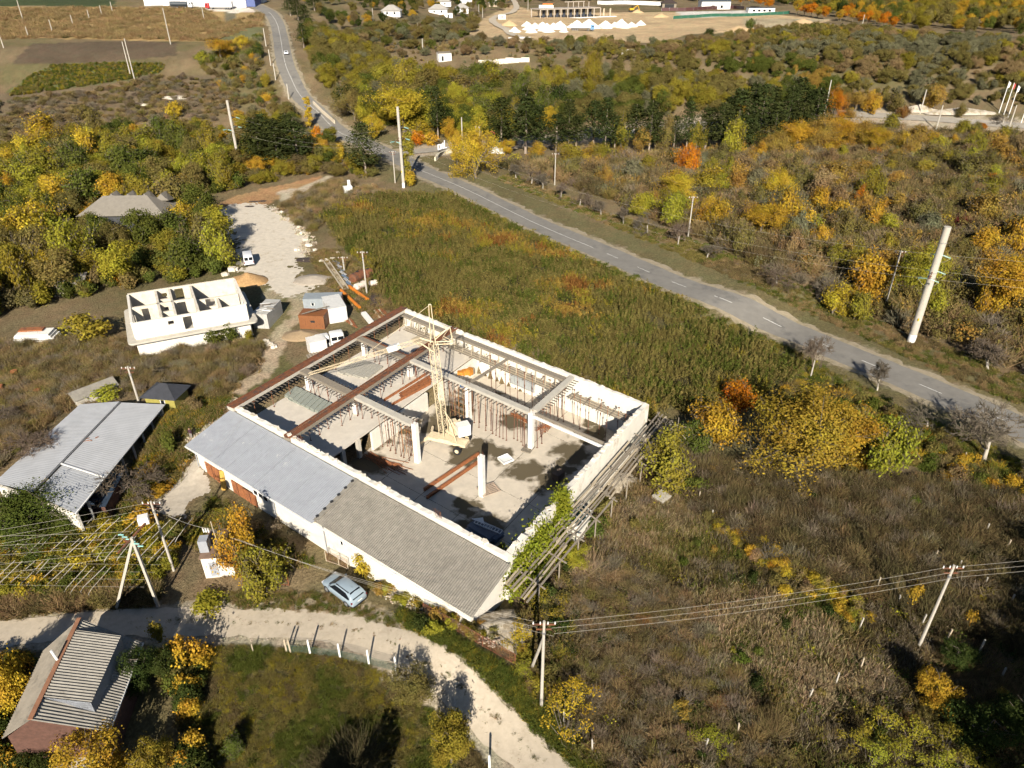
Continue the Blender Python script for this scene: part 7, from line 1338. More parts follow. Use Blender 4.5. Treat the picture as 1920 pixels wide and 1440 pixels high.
# ================================================================ SINGLE PLANTS
PLN = [
 ('airy', 1498, 876, 196, 178, 'amber', 'largest yellow-green leafy tree beside the road at the right'), ('airy', 1560, 862, 120, 120, 'gold', 'orange-topped tree behind the large yellow-green tree'), ('airy', 1652, 886, 100, 112, 'lime', 'bright yellow-lime tree right of the large yellow-green tree'), ('airy', 1392, 772, 62, 62, 'orange', 'vivid orange shrub at the thicket corner near the road'),
 ('airy', 1330, 838, 84, 92, 'gold', 'orange-yellow shrub left of the large yellow-green tree'), ('airy', 1242, 902, 112, 118, 'ygreen', 'bushy green-yellow tree at the right corner of the hall'), ('airy', 1300, 845, 70, 66, 'green', 'green shrub behind the bushy tree at the hall corner'), ('bush', 1300, 925, 60, 50, 'green', 'low green shrub in the dry grass right of the hall corner'),
 ('bush', 940, 1052, 36, 50, 'ygreen', 'small golden-green shrub on the hall corner above the lean-to roof end'), ('full', 1060, 1052, 90, 66, 'lime', 'lime green shrub under the timber scaffold'), ('bush', 1015, 1075, 56, 44, 'green', 'dark green shrub at the near end of the timber scaffold'), ('bush', 1110, 1000, 60, 50, 'green', 'green shrub right of the glazed porch'), ('bush', 1130, 960, 60, 50, 'olive', 'olive shrub between the glazed porch and the rubble patch'),
 ('airy', 462, 1060, 84, 118, 'gold', 'orange autumn tree behind the white kiosk'), ('airy', 502, 1110, 96, 96, 'ygreen', 'yellow-green tree right of the white kiosk'), ('bush', 392, 1138, 90, 46, 'lime', 'lime shrub in front of the white kiosk'), ('bush', 465, 1000, 60, 40, 'tan', 'tan shrub above the orange tree near the lean-to'), ('sparse', 520, 990, 60, 50, 'grey', 'grey leafless shrub against the lean-to wall'), ('bush', 566, 985, 30, 34, 'yellow', 'small yellow shrub against the lean-to wall'),
 ('full', 14, 1345, 120, 150, 'yellow', 'yellow tree at the left edge beside the striped roof house'), ('bush', 350, 1252, 76, 84, 'gold', 'golden shrub by the track right of the striped roof house'), ('bush', 300, 1205, 34, 56, 'ygreen', 'small yellow-green shrub at the track edge'), ('full', 268, 1300, 84, 104, 'dgreen', 'dark green fruit tree beside the striped roof house'), ('full', 316, 1275, 66, 80, 'dgreen', 'dark green fruit tree between the golden shrub and the house'),
 ('full', 776, 1308, 96, 84, 'olive', 'small apple tree at the lawn corner beside the track'), ('full', 846, 1430, 112, 120, 'ygreen', 'rounded green tree at the bottom between lawn and track'), ('thorn', 662, 1445, 150, 96, 'dbrown', 'dark leafless bush on the lawn at the bottom edge'), ('thorn', 600, 1455, 90, 60, 'dbrown', 'smaller leafless bush left of the dark leafless bush'), ('full', 196, 1470, 150, 130, 'gold', 'golden tree in front of the striped roof house gable'), ('full', 290, 1460, 100, 90, 'ygreen', 'yellow-green tree at the bottom right of the striped roof house'), ('full', 60, 1465, 120, 80, 'dgreen', 'dark green tree at the bottom left corner'), ('airy', 435, 1415, 40, 36, 'green', 'small green sapling on the lower lawn'),
 ('full', 62, 1012, 160, 126, 'green', 'dense green tree overlapping the near end of the warehouse roof'), ('full', 130, 1010, 90, 80, 'green', 'green tree in front of the brick shed'), ('bush', 190, 1015, 70, 44, 'ygreen', 'yellow-green shrub in front of the blue-black shed roof'), ('bush', 265, 990, 80, 60, 'gold', 'golden leaf-covered shrub beside the concrete yard'), ('bush', 300, 930, 50, 40, 'gold', 'orange-yellow shrub left of the concrete yard'),
 ('bush', 680, 1075, 56, 62, 'yellow', 'yellow shrub beside the parked car at the lean-to wall'), ('bush', 735, 1100, 44, 36, 'ygreen', 'low yellow-green shrub right of the yellow one at the lean-to wall'), ('bush', 790, 1098, 44, 40, 'lime', 'lime climbing shrub under the lean-to eave'), ('bush', 820, 1105, 40, 30, 'lime', 'small lime shrub farther along the lean-to eave'), ('bush', 815, 1190, 40, 40, 'lime', 'bright lime shrub at the track bend'), ('bush', 790, 1180, 50, 44, 'dgreen', 'dark shrub left of the bright lime shrub'),
 ('bush', 405, 645, 60, 48, 'green', 'green shrub in front of the roofless house, left one'), ('bush', 434, 640, 46, 50, 'green', 'green shrub in front of the roofless house, right one'), ('bush', 468, 640, 26, 30, 'ygreen', 'yellow-green shrub at the roofless house corner'), ('bush', 165, 640, 100, 80, 'ygreen', 'yellow-green bush left of the roofless house'), ('bush', 200, 745, 70, 40, 'lime', 'lime creeper-covered shrub behind the warehouse'), ('bush', 322, 850, 40, 60, 'green', 'green shrub between warehouse and lean-to'), ('bush', 365, 770, 40, 40, 'tan', 'tan shrub right of the yellow-green hut'),
 ('full', 893, 334, 84, 96, 'yellow', 'golden maple beside the junction, brightest tree'), ('full', 857, 310, 34, 74, 'yellow', 'slender yellow tree left of the golden maple'), ('full', 952, 290, 34, 36, 'yellow', 'small golden tree right of the golden maple'), ('poplar', 768, 348, 24, 112, 'ygreen', 'ivy-covered narrow poplar beside the tall junction pole'), ('bush', 770, 350, 34, 40, 'gold', 'golden bush at the foot of the tall junction pole'), ('bush', 784, 272, 34, 34, 'orange', 'vivid orange round bush beyond the junction'), ('bush', 808, 272, 38, 32, 'gold', 'dull orange bush right of the vivid orange one'), ('full', 762, 258, 96, 92, 'yellow', 'large yellow tree behind the tall junction pole'), ('full', 702, 262, 40, 56, 'yellow', 'yellow tree left of the junction behind the dark pine'), ('pine', 687, 332, 76, 100, 'pine', 'single dark pine left of the junction'), ('full', 842, 262, 36, 48, 'gold', 'orange-yellow tree above the letter sign'), ('full', 712, 232, 60, 60, 'green', 'green tree beyond the road left of the large yellow tree'), ('full', 665, 225, 70, 60, 'olive', 'olive-green tree at the far road bend'), ('pine', 822, 262, 44, 96, 'pine', 'dark pine behind the orange bushes'),
 ('poplar', 582, 240, 17, 64, 'yellow', 'yellow poplar at the far road bend'), ('bush', 598, 282, 28, 56, 'orange', 'orange shrub between the far road and the pines'), ('bush', 640, 300, 26, 40, 'gold', 'orange-gold shrub left of the single dark pine'), ('bush', 330, 222, 34, 38, 'yellow', 'single bright yellow bush on the brown slope'), ('bush', 165, 225, 44, 36, 'olive', 'dark olive bush on the brown slope'), ('bush', 210, 240, 34, 16, 'dgreen', 'low dark bush on the brown slope'), ('bush', 380, 118, 26, 24, 'lime', 'lime bush right of the twin poles'), ('full', 415, 112, 50, 36, 'gold', 'yellow tree group left of the far road'), ('full', 455, 92, 32, 24, 'yellow', 'yellow tree nearest the grey-green field'), ('bush', 488, 108, 24, 32, 'dgreen', 'dark green tree left of the far road'), ('bush', 440, 125, 40, 26, 'olive', 'olive shrub below the yellow trees'), ('bush', 500, 165, 24, 34, 'ygreen', 'yellow-green shrub by the far road'),
 ('full', 1108, 180, 40, 78, 'ygreen', 'tall yellow-green tree rising from the far wood'), ('bush', 1128, 152, 20, 34, 'lime', 'lime treetop beside the tall yellow-green tree'), ('airy', 1405, 56, 17, 18, 'green', 'lone dark green bush in front of the far sandy site'), ('bush', 1146, 80, 14, 16, 'dgreen', 'lone dark round bush below the white gravel piles'), ('airy', 1325, 76, 24, 20, 'dgreen', 'dark bush at the lower edge of the sandy site'),
 ('airy', 1275, 390, 60, 66, 'yellow', 'yellow tree in the scrub left of the thin pole'), ('airy', 1290, 330, 46, 56, 'orange', 'orange-gold shrub in the upper scrub'), ('airy', 1330, 365, 50, 50, 'yellow', 'yellow shrub right of the orange-gold one'), ('airy', 1455, 378, 60, 64, 'yellow', 'yellow shrub in the middle of the scrub'), ('airy', 1420, 452, 84, 74, 'gold', 'golden tree pair in the scrub, left'), ('airy', 1462, 440, 60, 84, 'gold', 'golden tree pair in the scrub, right'), ('airy', 1502, 450, 52, 52, 'lime', 'lime shrub right of the golden tree pair'), ('airy', 1322, 430, 44, 46, 'gold', 'gold shrub right of the thin pole'), ('airy', 1606, 395, 30, 46, 'orange', 'orange shrub beside the lime tree in the scrub'), ('airy', 1632, 380, 46, 60, 'ygreen', 'yellow-green round tree beside the orange shrub'), ('airy', 1555, 430, 50, 56, 'gold', 'pale gold shrub in the scrub centre'), ('thorn', 1802, 435, 46, 44, 'red', 'dark red leafless-looking shrub behind the thick power pole'), ('thorn', 1845, 400, 34, 34, 'red', 'second dark red shrub right of the thick power pole'), ('airy', 1755, 288, 30, 32, 'lime', 'lime round bush in the upper right scrub'), ('airy', 1640, 298, 28, 22, 'orange', 'small orange bush in the upper right scrub'), ('airy', 1840, 245, 20, 14, 'orange', 'small orange bush below the side road'), ('airy', 1860, 345, 40, 36, 'lime', 'yellow-lime bush at the right side of the scrub'), ('airy', 1858, 350, 22, 24, 'orange', 'orange bush near the dark red shrubs'), ('airy', 1620, 570, 70, 100, 'gold', 'golden tree behind the thin leaning-looking pole'), ('airy', 1720, 565, 90, 110, 'lime', 'lime-yellow tree behind the thick power pole'), ('airy', 1870, 600, 100, 130, 'gold', 'golden tree at the right edge beyond the road'), ('airy', 1905, 480, 60, 80, 'gold', 'orange-gold tree at the right picture edge'), ('airy', 1560, 590, 50, 60, 'yellow', 'yellow shrub at the scrub edge above the road'), ('airy', 1600, 600, 46, 56, 'ygreen', 'green-yellow shrub at the scrub edge above the road'),
 ('full', 1740, 1320, 90, 90, 'gold', 'rounded orange-gold bush in the lower right dry field'), ('sumac', 1600, 1400, 70, 56, 'ygreen', 'yellow-lime sumac of the bottom right thicket, leftmost upper one'), ('sumac', 1655, 1385, 74, 60, 'lime', 'yellow-lime sumac of the bottom right thicket, upper one left of the middle'), ('sumac', 1715, 1395, 76, 62, 'lime', 'yellow-lime sumac of the bottom right thicket, upper middle one'), ('sumac', 1775, 1410, 76, 60, 'ygreen', 'yellow-lime sumac of the bottom right thicket, upper right one'), ('sumac', 1630, 1440, 76, 60, 'lime', 'yellow-lime sumac of the bottom right thicket, lower left one'), ('sumac', 1690, 1440, 80, 60, 'lime', 'yellow-lime sumac of the bottom right thicket, lower middle one'), ('sumac', 1750, 1450, 80, 64, 'lime', 'yellow-lime sumac of the bottom right thicket, lower one right of the middle'), ('sumac', 1815, 1450, 74, 60, 'ygreen', 'yellow-lime sumac of the bottom right thicket, lower right one'), ('full', 1830, 1400, 130, 110, 'dgreen', 'dark green bush at the lower right'), ('full', 1900, 1380, 110, 100, 'dgreen', 'dark green bush at the lower right edge'), ('full', 1790, 1240, 80, 56, 'dgreen', 'dark green low bush at the foot of the dry field pole'), ('bush', 1815, 1175, 40, 44, 'gold', 'golden sprig shrub near the right field pole'), ('bush', 1710, 1130, 50, 50, 'gold', 'golden creeper shrub left of the dry field pole'), ('bush', 1840, 1120, 60, 40, 'ygreen', 'yellow-green shrub among the old stakes'), ('sumac', 1075, 1325, 90, 70, 'yellow', 'yellow sumac cluster right of the track pole'), ('sumac', 1060, 1375, 90, 80, 'yellow', 'yellow sumac cluster below the track pole'), ('sumac', 970, 1205, 70, 50, 'yellow', 'yellow sumac beside the rubble heap'), ('sumac', 1020, 1150, 80, 60, 'ygreen', 'yellow-green sumac behind the track pole'), ('sumac', 985, 1265, 50, 36, 'lime', 'lime sumac at the foot of the pole strut'), ('bush', 1373, 1228, 22, 20, 'lime', 'tiny lime shrub alone in the dry grass'), ('sumac', 1330, 1400, 80, 50, 'lime', 'yellow-green sumac left of the old stakes'), ('thorn', 1450, 1375, 60, 70, 'brown', 'reddish-brown dry shrub in the lower dry field'), ('thorn', 1100, 1080, 120, 56, 'straw', 'pale heap of cut branches below the scaffold end'), ('bush', 1470, 1115, 40, 30, 'yellow', 'yellow creeper clump at the end of the leafy hedge'),
 ('airy', 1452, 296, 60, 52, 'ochre', 'yellow-ochre shrub at the left end of the golden row below the pine grove'), ('airy', 1492, 292, 62, 62, 'gold', 'golden shrub second in the row below the pine grove'), ('airy', 1530, 286, 66, 66, 'ochre', 'ochre shrub third in the golden row below the pine grove'), ('airy', 1568, 282, 60, 62, 'gold', 'golden shrub in the middle of the row below the pine grove'), ('airy', 1606, 284, 62, 60, 'ochre', 'ochre shrub right of the middle in the golden row'), ('airy', 1640, 292, 54, 54, 'gold', 'golden shrub at the right end of the row'), ('airy', 1562, 222, 40, 52, 'orange', 'orange tree by the side road right of the pine grove'), ('airy', 1600, 218, 46, 44, 'ochre', 'ochre tree by the side road'), ('airy', 1630, 214, 36, 40, 'gold', 'golden tree by the side road, middle one'), ('airy', 1680, 212, 30, 36, 'olive', 'olive tree by the side road left of the limestone bank'), ('airy', 1750, 208, 36, 44, 'ochre', 'ochre tree before the limestone bank'), ('airy', 1800, 222, 26, 26, 'olive', 'small olive tree in front of the limestone bank'), ('airy', 1690, 222, 24, 22, 'rust', 'rusty shrub at the side road edge'), ('airy', 1165, 284, 36, 60, 'ygreen', 'yellow-green tree between the pines of the row'), ('airy', 1205, 286, 30, 44, 'ochre', 'ochre tree between the pines of the row'), ('airy', 1248, 284, 44, 64, 'olive', 'olive tree filling a gap of the pine row'), ('airy', 1305, 284, 34, 50, 'ygreen', 'yellow-green tree at the right part of the pine row'), ('airy', 1365, 300, 36, 70, 'lime', 'lime tree in front of the pine grove'), ('airy', 1385, 262, 30, 60, 'gold', 'golden treetop inside the pine grove'), ('airy', 1010, 300, 40, 34, 'gold', 'golden bush at the left end of the scrub'), ('airy', 1060, 296, 30, 28, 'ochre', 'ochre bush below the pine row left part'), ('airy', 1100, 310, 34, 30, 'gold', 'yellow bush below the pine row middle part')
]
PLN = [a for a in PLN if a]
for a in PLN: plant_px(*a)
BR = [(1520, 706, 70, 108, 'bare tree left one of the pair at the near road edge', .9), (1645, 732, 80, 84, 'bare tree right one of the pair at the near road edge', .8), (1738, 812, 110, 90, 'spreading bare tree below the road at the right', .8), (1845, 862, 190, 150, 'largest spreading bare tree at the right below the road', 1), (1925, 900, 130, 100, 'bare tree cut by the right picture edge below the road', 1), (1456, 532, 70, 60, 'bare walnut tree beyond the road near the golden trees', 1), (1538, 565, 70, 76, 'bare walnut tree beyond the road left of the thin pole', 1), (1852, 692, 120, 90, 'spreading bare walnut right of the thick power pole', 1), (236, 925, 150, 120, 'large bare brown tree in front of the warehouse roof', 1), (90, 850, 130, 90, 'bare tree left of the warehouse roof', 1), (20, 790, 90, 60, 'bare shrub at the left picture edge', 1), (1880, 232, 44, 26, 'bare tree by the side road flagpoles', 1), (1325, 485, 60, 40, 'last bare walnut of the row above the road', 1)]
for x, y, wv, hv_, lb, k in BR: plant_px('bare', x, y, wv, hv_, 'bark', lb)
for k, (x, y) in enumerate(((968, 335), (997, 345), (1018, 355), (1052, 370), (1087, 387), (1127, 403), (1169, 420), (1214, 437), (1271, 460))):
    p = G(x, y); plant('bare', p, random.uniform(6, 7.5), random.uniform(5, 6.2), 'bark', ('first', 'second', 'third', 'fourth', 'fifth', 'sixth', 'seventh', 'eighth', 'ninth')[k]+' bare walnut tree of the row above the road, counted from the golden maple', 'bare walnut trees in a row above the road')
PIN = [(490, 312, 66, 88), (525, 318, 70, 92), (560, 312, 60, 84), (500, 285, 50, 70), (545, 285, 50, 70), (940, 287, 60, 100), (985, 288, 64, 106), (1010, 284, 44, 84)]+[(x_, 283+random.uniform(-6, 4), random.uniform(34, 58), h_) for x_, h_ in ((1042, 70), (1066, 92), (1080, 60), (1112, 86), (1134, 98), (1152, 66), (1188, 80), (1216, 94), (1228, 72), (1262, 64), (1286, 90), (1322, 76))]+[(x_, y_, random.uniform(44, 70), h_) for x_, y_, h_ in ((1348, 284, 88), (1376, 276, 104), (1392, 288, 72), (1420, 272, 110), (1446, 280, 86), (1470, 266, 100), (1494, 272, 78), (1520, 262, 92))]+[(x_, y_, random.uniform(44, 66), h_) for x_, y_, h_ in ((1362, 262, 78), (1404, 256, 96), (1440, 250, 84), (1486, 248, 98), (1512, 242, 70))]+[(560, 40, 26, 44), (545, 30, 24, 40), (575, 62, 26, 50), (570, 90, 26, 44), (590, 20, 26, 30)]
for x, y, wv, hv_ in PIN: plant_px('pine', x, y, wv*1.3, hv_, 'pine', 'dark pine '+('in the group below the left wood pole, '+nth(1+sorted(q[0] for q in PIN if q[0] < 570 and q[1] > 200).index(x))+' from the left' if x < 570 and y > 200 else 'on the slope beside the far road, '+nth(1+sorted(q[1] for q in PIN if q[1] < 100).index(y))+' from the top' if y < 100 else 'in the row beyond the junction, '+['first', 'second', 'third', 'fourth', 'fifth', 'sixth', 'seventh', 'eighth', 'ninth', 'tenth', 'eleventh', 'twelfth', 'thirteenth', 'fourteenth', 'fifteenth'][max(0, PIN.index((x, y, wv, hv_))-5)]+' from the golden maple' if x < 1345 else 'in the dense grove before the side road, '+nth(1+sorted(q[0] for q in PIN if q[0] > 1345).index(x))+' from the left'), 'dark pines')
OR = [(1495, 28), (1508, 30), (1520, 32), (1533, 34), (1545, 36), (1585, 38), (1598, 41), (1612, 44), (1626, 47), (1640, 50), (1655, 52), (1672, 54), (1575, 40), (1425, 14), (1440, 17), (1368, 8), (1390, 10), (1405, 8), (1352, 8)]
for k, (x, y) in enumerate(OR): plant_px('broad', x, y, random.uniform(17, 24), random.uniform(20, 30), 'orange' if k % 3 else 'gold', 'orange autumn tree beyond the far sandy site, '+nth(1+sorted(q[0] for q in OR).index(x))+' from the left', 'orange trees beyond the far site')
# ================================================================ WOODS: single trees at the front, the mass behind as one
HOUSE_EX = [[tuple(G(150, 456)[:2]), tuple(G(330, 452)[:2]), (dc[0]+14, dc[1]+6), (dc[0]-14, dc[1]+6)], [tuple((np.array(HU(*q)))) for q in ((-.1, -.15), (1.1, -.15), (1.1, 1.1), (-.1, 1.1))]]
LM = [('the dark house', 240, 375), ('the left power pole', 440, 300), ('the white van', 460, 487), ('the roofless house', 350, 570), ('the small grey shed', 130, 540), ('the gravel yard', 470, 430), ('the pine group', 525, 300), ('the junction pole', 755, 320), ('the golden maple', 895, 300), ('the tall far tree', 1108, 160), ('the long pine row', 1180, 270), ('the pine grove', 1430, 260), ('the golden tree pair', 1440, 420), ('the thin scrub pole', 1294, 405), ('the thick power pole', 1740, 530), ('the dark red shrubs', 1820, 420), ('the limestone bank', 1780, 215), ('the lime round bush', 1755, 288), ('the far road bend', 620, 235), ('the flagpoles', 1890, 200), ('the letter sign', 835, 285)]
def where(p, hm):
    px, py = projpx(np.array([p[0], p[1], p[2]+hm*.5])); px = float(px); py = float(py); k = min(LM, key=lambda l: abs(l[1]-px)+1.3*abs(l[2]-py)); dx, dy = px-k[1], py-k[2]
    far = 'just ' if abs(dx)+abs(dy) < 60 else 'far ' if abs(dx)+abs(dy) > 170 else ''
    s_ = ('upper ' if dy < 0 else 'lower ')+('left' if dx < 0 else 'right') if min(abs(dx), abs(dy)) > 18 else ('left' if dx < 0 else 'right') if abs(dx) > abs(dy) else ('above' if dy < 0 else 'below')
    return far+(s_+' '+k[0] if s_ in ('above', 'below') else s_+' of '+k[0])
def wood(poly, n, mind, kinds, cols, wts, w0, w1, asp, label, group, avoid=(), ex=()):
    P = not_built(sample(poly, n, None, avoid, mind), ex)
    for p in P:
        c = cols[RNG.choice(len(cols), p=np.array(wts)/sum(wts))]; wm = random.uniform(w0, w1); hm_ = wm*asp*random.uniform(.85, 1.2); plant(kinds[random.randrange(len(kinds))], p, wm, hm_, c, ('small ' if wm < w0+.28*(w1-w0) else 'large ' if wm > w0+.72*(w1-w0) else '')+dict(yellow='yellow', gold='golden', orange='orange', lime='yellow-lime', green='green', dgreen='dark green', olive='olive', silver='silvery', brown='brown', ygreen='yellow-green', tan='tan', grey='grey', ochre='ochre', rust='rusty')[c]+' '+label+' '+where(p, hm_), group)
LWOOD = [(-80, 330), (0, 305), (100, 282), (240, 262), (330, 268), (420, 300), (470, 335), (455, 352), (395, 368), (335, 372), (330, 400), (385, 430), (420, 480), (425, 500), (400, 520), (235, 545), (100, 570), (0, 600), (-90, 620)]
wood(LWOOD, 165, 4.3, ['broad', 'airy', 'full', 'airy'], ['ygreen', 'lime', 'green', 'gold', 'yellow', 'olive'], [6, 3, 5, .7, 1.6, 2.5], 6.0, 8.6, 1.08, 'tree in the left wood', 'trees of the left wood', ex=HOUSE_EX)
MWOOD = [(640, 215), (700, 175), (820, 165), (960, 170), (1040, 178), (1040, 245), (960, 262), (830, 250), (720, 240), (650, 238)]
wood(MWOOD, 75, 5.5, ['broad', 'full', 'airy'], ['green', 'ygreen', 'olive', 'lime', 'dgreen', 'yellow'], [4, 4.5, 3.5, 1.5, 1, 1], 7, 10.5, 1.0, 'tree in the middle wood', 'trees of the middle wood', [(ROAD, 9), (SIDE, 8)])
SCRUB = [(935, 315), (1050, 300), (1300, 300), (1500, 245), (1930, 262), (1990, 745), (1800, 655), (1640, 595), (1480, 530), (1330, 455), (1180, 395), (1050, 340)]
wood(SCRUB, 215, 3.8, ['airy', 'airy', 'sparse', 'airy'], ['ochre', 'ygreen', 'olive', 'silver', 'gold', 'lime', 'tan'], [4, 3, 4.5, 1.2, 2.2, 1, 3.5], 3.8, 6.6, 1.0, 'shrub in the right scrub', 'shrubs in the scrub right of the road', [(ROAD, 17), (SIDE, 9)])
def mass(name, label, cat, poly, n, kind, s0, s1, cols, wts, avoid=(), ex=(), zs=1.0, mind=0, patch_=.0):
    P = not_built(sample(poly, n, None, avoid, mind), ex); s = RNG.uniform(s0, s1, len(P))
    T = tints(len(P), cols, wts)
    if patch_:                                            # neighbouring plants share a kind
        k = fbm(P[:, 0]*patch_, P[:, 1]*patch_, 91); o = np.argsort(k+RNG.normal(0, .05, len(P))); r = np.empty(len(P), int); r[o] = np.arange(len(P)); cw_ = np.cumsum(np.array(wts)/sum(wts)); ci = np.searchsorted(cw_, (r+.5)/len(P)); T = np.array([COLS[c] for c in cols])[np.minimum(ci, len(cols)-1)]*(1+RNG.uniform(-.2, .2, (len(P), 1)))
    return scatter(name, label, cat, kind, P, np.c_[s, s, s*zs*RNG.uniform(.85, 1.15, len(P))], T)
ROADS = [(ROAD, 9), (SIDE, 8)]
mass('wood_understorey', 'undergrowth filling the gaps of the left wood', 'undergrowth', LWOOD, 900, 'bush', 1.0, 1.9, ['ygreen', 'green', 'olive', 'gold', 'brown'], [4, 4, 3, 1, 2], ex=HOUSE_EX)
mass('wood_canopy', 'left wood beyond the front trees, reading as one mass', 'wood', [(-120, 345), (0, 300), (120, 270), (260, 250), (430, 250), (560, 200), (590, 240), (640, 270), (620, 310), (560, 325), (430, 320), (250, 290), (60, 330)], 230, 'broad', .5, .85, ['olive', 'ygreen', 'silver', 'green', 'gold'], [4, 4, 2, 3, 1], ROADS)
mass('far_wood', 'far wood between the road and the sandy site, one mass of trees', 'wood', [(560, 60), (630, 75), (700, 120), (800, 150), (960, 160), (1080, 152), (1250, 150), (1480, 175), (1560, 190), (1500, 215), (1320, 225), (1040, 235), (960, 260), (840, 250), (720, 235), (650, 215), (610, 190), (575, 130)], 1150, ['broad', 'full', 'airy'], .6, 1.05, ['olive', 'ygreen', 'silver', 'green', 'olive', 'green', 'lime'], [5, 4, 2.5, 2.5, 3, 2.5, 1], [(ROAD, 11), (SIDE, 9)], patch_=.03)
mass('far_scrub', 'silvery olive scrub covering the far slope on the right', 'scrub', [(1000, 92), (1240, 90), (1400, 66), (1560, 55), (1720, 70), (1930, 80), (1960, 205), (1760, 195), (1560, 200), (1450, 165), (1250, 130)], 1900, ['full', 'bush', 'airy'], .5, 1.0, ['silver', 'olive', 'ygreen', 'tan', 'olive', 'green', 'ochre'], [4, 5, 2, 2.5, 2, 1.5, .6], [(SIDE, 12)], patch_=.035)
mass('far_scrub', 'wooded slope at the top right beyond the orange trees', 'wood', [(1560, 30), (1640, 44), (1720, 60), (1930, 76), (1960, -6), (1400, -10), (1420, 6), (1500, 12)], 900, ['broad', 'full'], .8, 1.4, ['ygreen', 'olive', 'gold', 'green', 'dgreen', 'orange'], [4, 4, 3, 3, 2, 1], patch_=.02)
mass('far_wood', 'trees around and behind the far village', 'wood', [(545, -4), (1000, -8), (1010, 6), (905, 30), (880, 42), (800, 40), (720, 48), (690, 62), (640, 60), (580, 20)], 360, ['broad'], .5, .95, ['green', 'olive', 'gold', 'dgreen', 'brown'], [3, 4, 2, 3, 1], [(ROAD, 10), (VIL, 6)], ex=[[tuple(G(px_, py_)[:2]+np.array(o_)) for o_ in ((-12, -32), (12, -32), (12, 8), (-12, 8))] for px_, py_ in ((735, 30), (822, 26), (866, 24), (927, 12), (874, 13), (833, 11), (840, 33))])
mass('far_scrub', 'low olive scrub with open ground below the sandy site', 'scrub', [(640, 78), (760, 82), (930, 80), (1240, 84), (1280, 110), (1300, 150), (1080, 150), (960, 158), (800, 148), (700, 118)], 420, ['bush', 'full', 'brush'], .5, .85, ['silver', 'olive', 'tan', 'brown', 'green'], [4, 4, 3, 2, 1.5], (), [[tuple(G(px_, py_)[:2]+np.array(o_)) for o_ in ((-9, -22), (9, -22), (9, 5), (-9, 5))] for px_, py_ in ((833, 113), (1176, 104), (920, 121), (945, 119), (970, 117))])
mass('far_scrub', 'olive bushes below the far village', 'scrub', [(690, 55), (800, 45), (900, 45), (890, 62), (850, 82), (760, 75), (720, 85), (640, 80)], 150, ['full', 'bush'], .6, 1.1, ['silver', 'olive', 'brown', 'green'], [4, 4, 2, 1])
mass('far_wood', 'wood beyond the sandy site along the top edge', 'wood', [(1000, -6), (1420, -8), (1400, 3), (1120, 2), (1010, 4)], 330, 'broad', .8, 1.3, ['olive', 'ygreen', 'gold', 'green'], [3, 3, 2, 3])
mass('pine_scrub', 'olive scrub round the pine group below the left wood pole', 'scrub', [(470, 330), (500, 300), (600, 285), (680, 300), (720, 335), (650, 335), (600, 328), (540, 335), (480, 350)], 150, ['full', 'bush', 'sparse'], .5, .9, ['olive', 'ygreen', 'brown', 'green', 'gold'], [4, 3, 2, 2, 1], [(ROAD, 7)])
mass('slope_scrub', 'dark low brush on the brown slope at the upper left', 'brush', [(-60, 200), (180, 170), (300, 140), (372, 150), (440, 150), (460, 200), (400, 230), (250, 235), (60, 260), (-80, 280)], 900, ['brush', 'brush', 'bush'], .7, 1.4, ['grey', 'brown', 'tan', 'olive'], [4, 4, 2, 1], zs=.7)
mass('field_vines', 'green vine rows on the far left hillside', 'vines', [(15, 182), (60, 142), (100, 124), (240, 119), (312, 122), (300, 137), (240, 150), (60, 177)], 1300, 'bush', .35, .55, ['olive', 'green', 'ygreen'], [3, 3, 2])
mass('roadside_scrub', 'mixed scrub left of the far road', 'scrub', [(360, 110), (490, 70), (505, 130), (520, 170), (560, 195), (540, 215), (440, 195), (400, 150)], 200, ['bush', 'sparse', 'brush'], .8, 1.5, ['olive', 'silver', 'gold', 'brown', 'green'], [4, 2, 1, 3, 2], [(ROAD, 9)])
# ================================================================ THICKETS AND GROUND COVER
THK = [(604, 408), (690, 372), (790, 368), (870, 372), (1000, 440), (1120, 497), (1250, 560), (1400, 635), (1500, 700), (1440, 735), (1330, 775), (1255, 785), (1200, 800), (1080, 740), (850, 650), (770, 605), (725, 560), (690, 500), (640, 460)]
HALL_EX = [[tuple(BW(a, b)[:2]) for a, b in ((-.03, -.24), (1.06, -.24), (1.06, 1.035), (-.03, 1.035))], [tuple(np.array(HU(*q))) for q in ((-.08, -.1), (1.3, -.1), (1.3, 1.1), (-.08, 1.1))], [tuple(p[:2]) for p in (lt_far, rt_far, rt_near, lt_near)], [tuple(p[:2]) for p in (lF, eF, eN, lN)]]
mass('thicket', 'dense waist-high green and rust thicket between the hall and the road', 'thicket', THK, 2900, 'shoot', .85, 1.25, ['olive', 'green', 'olive', 'green', 'olive', 'ygreen', 'ochre', 'rust'], [3, 1.6, 3, 1.6, 3, 1.2, 1, .5], [(ROAD, 7.2)], [[tuple(BW(a, b)[:2]) for a, b in ((-.02, -.24), (1.05, -.24), (1.05, 1.01), (-.02, 1.01))]], .95, patch_=.09)
mass('scrub_brush', 'leafless brown brush filling the scrub right of the road', 'brush', SCRUB, 2600, 'brush', 1.2, 2.1, ['brown', 'dbrown', 'tan', 'grey', 'olive'], [4, 3, 2.5, 2, 1], [(ROAD, 15), (SIDE, 9)], zs=.85)
mass('scrub_leaves', 'leafy low shrubs between the brush right of the road', 'shrubs', SCRUB, 2300, ['shoot', 'sparse', 'shoot'], .9, 2.0, ['olive', 'tan', 'ochre', 'brown', 'olive', 'silver'], [4, 3.5, 2.2, 2.5, 3, 1.2], [(ROAD, 17), (SIDE, 9)], patch_=.06)
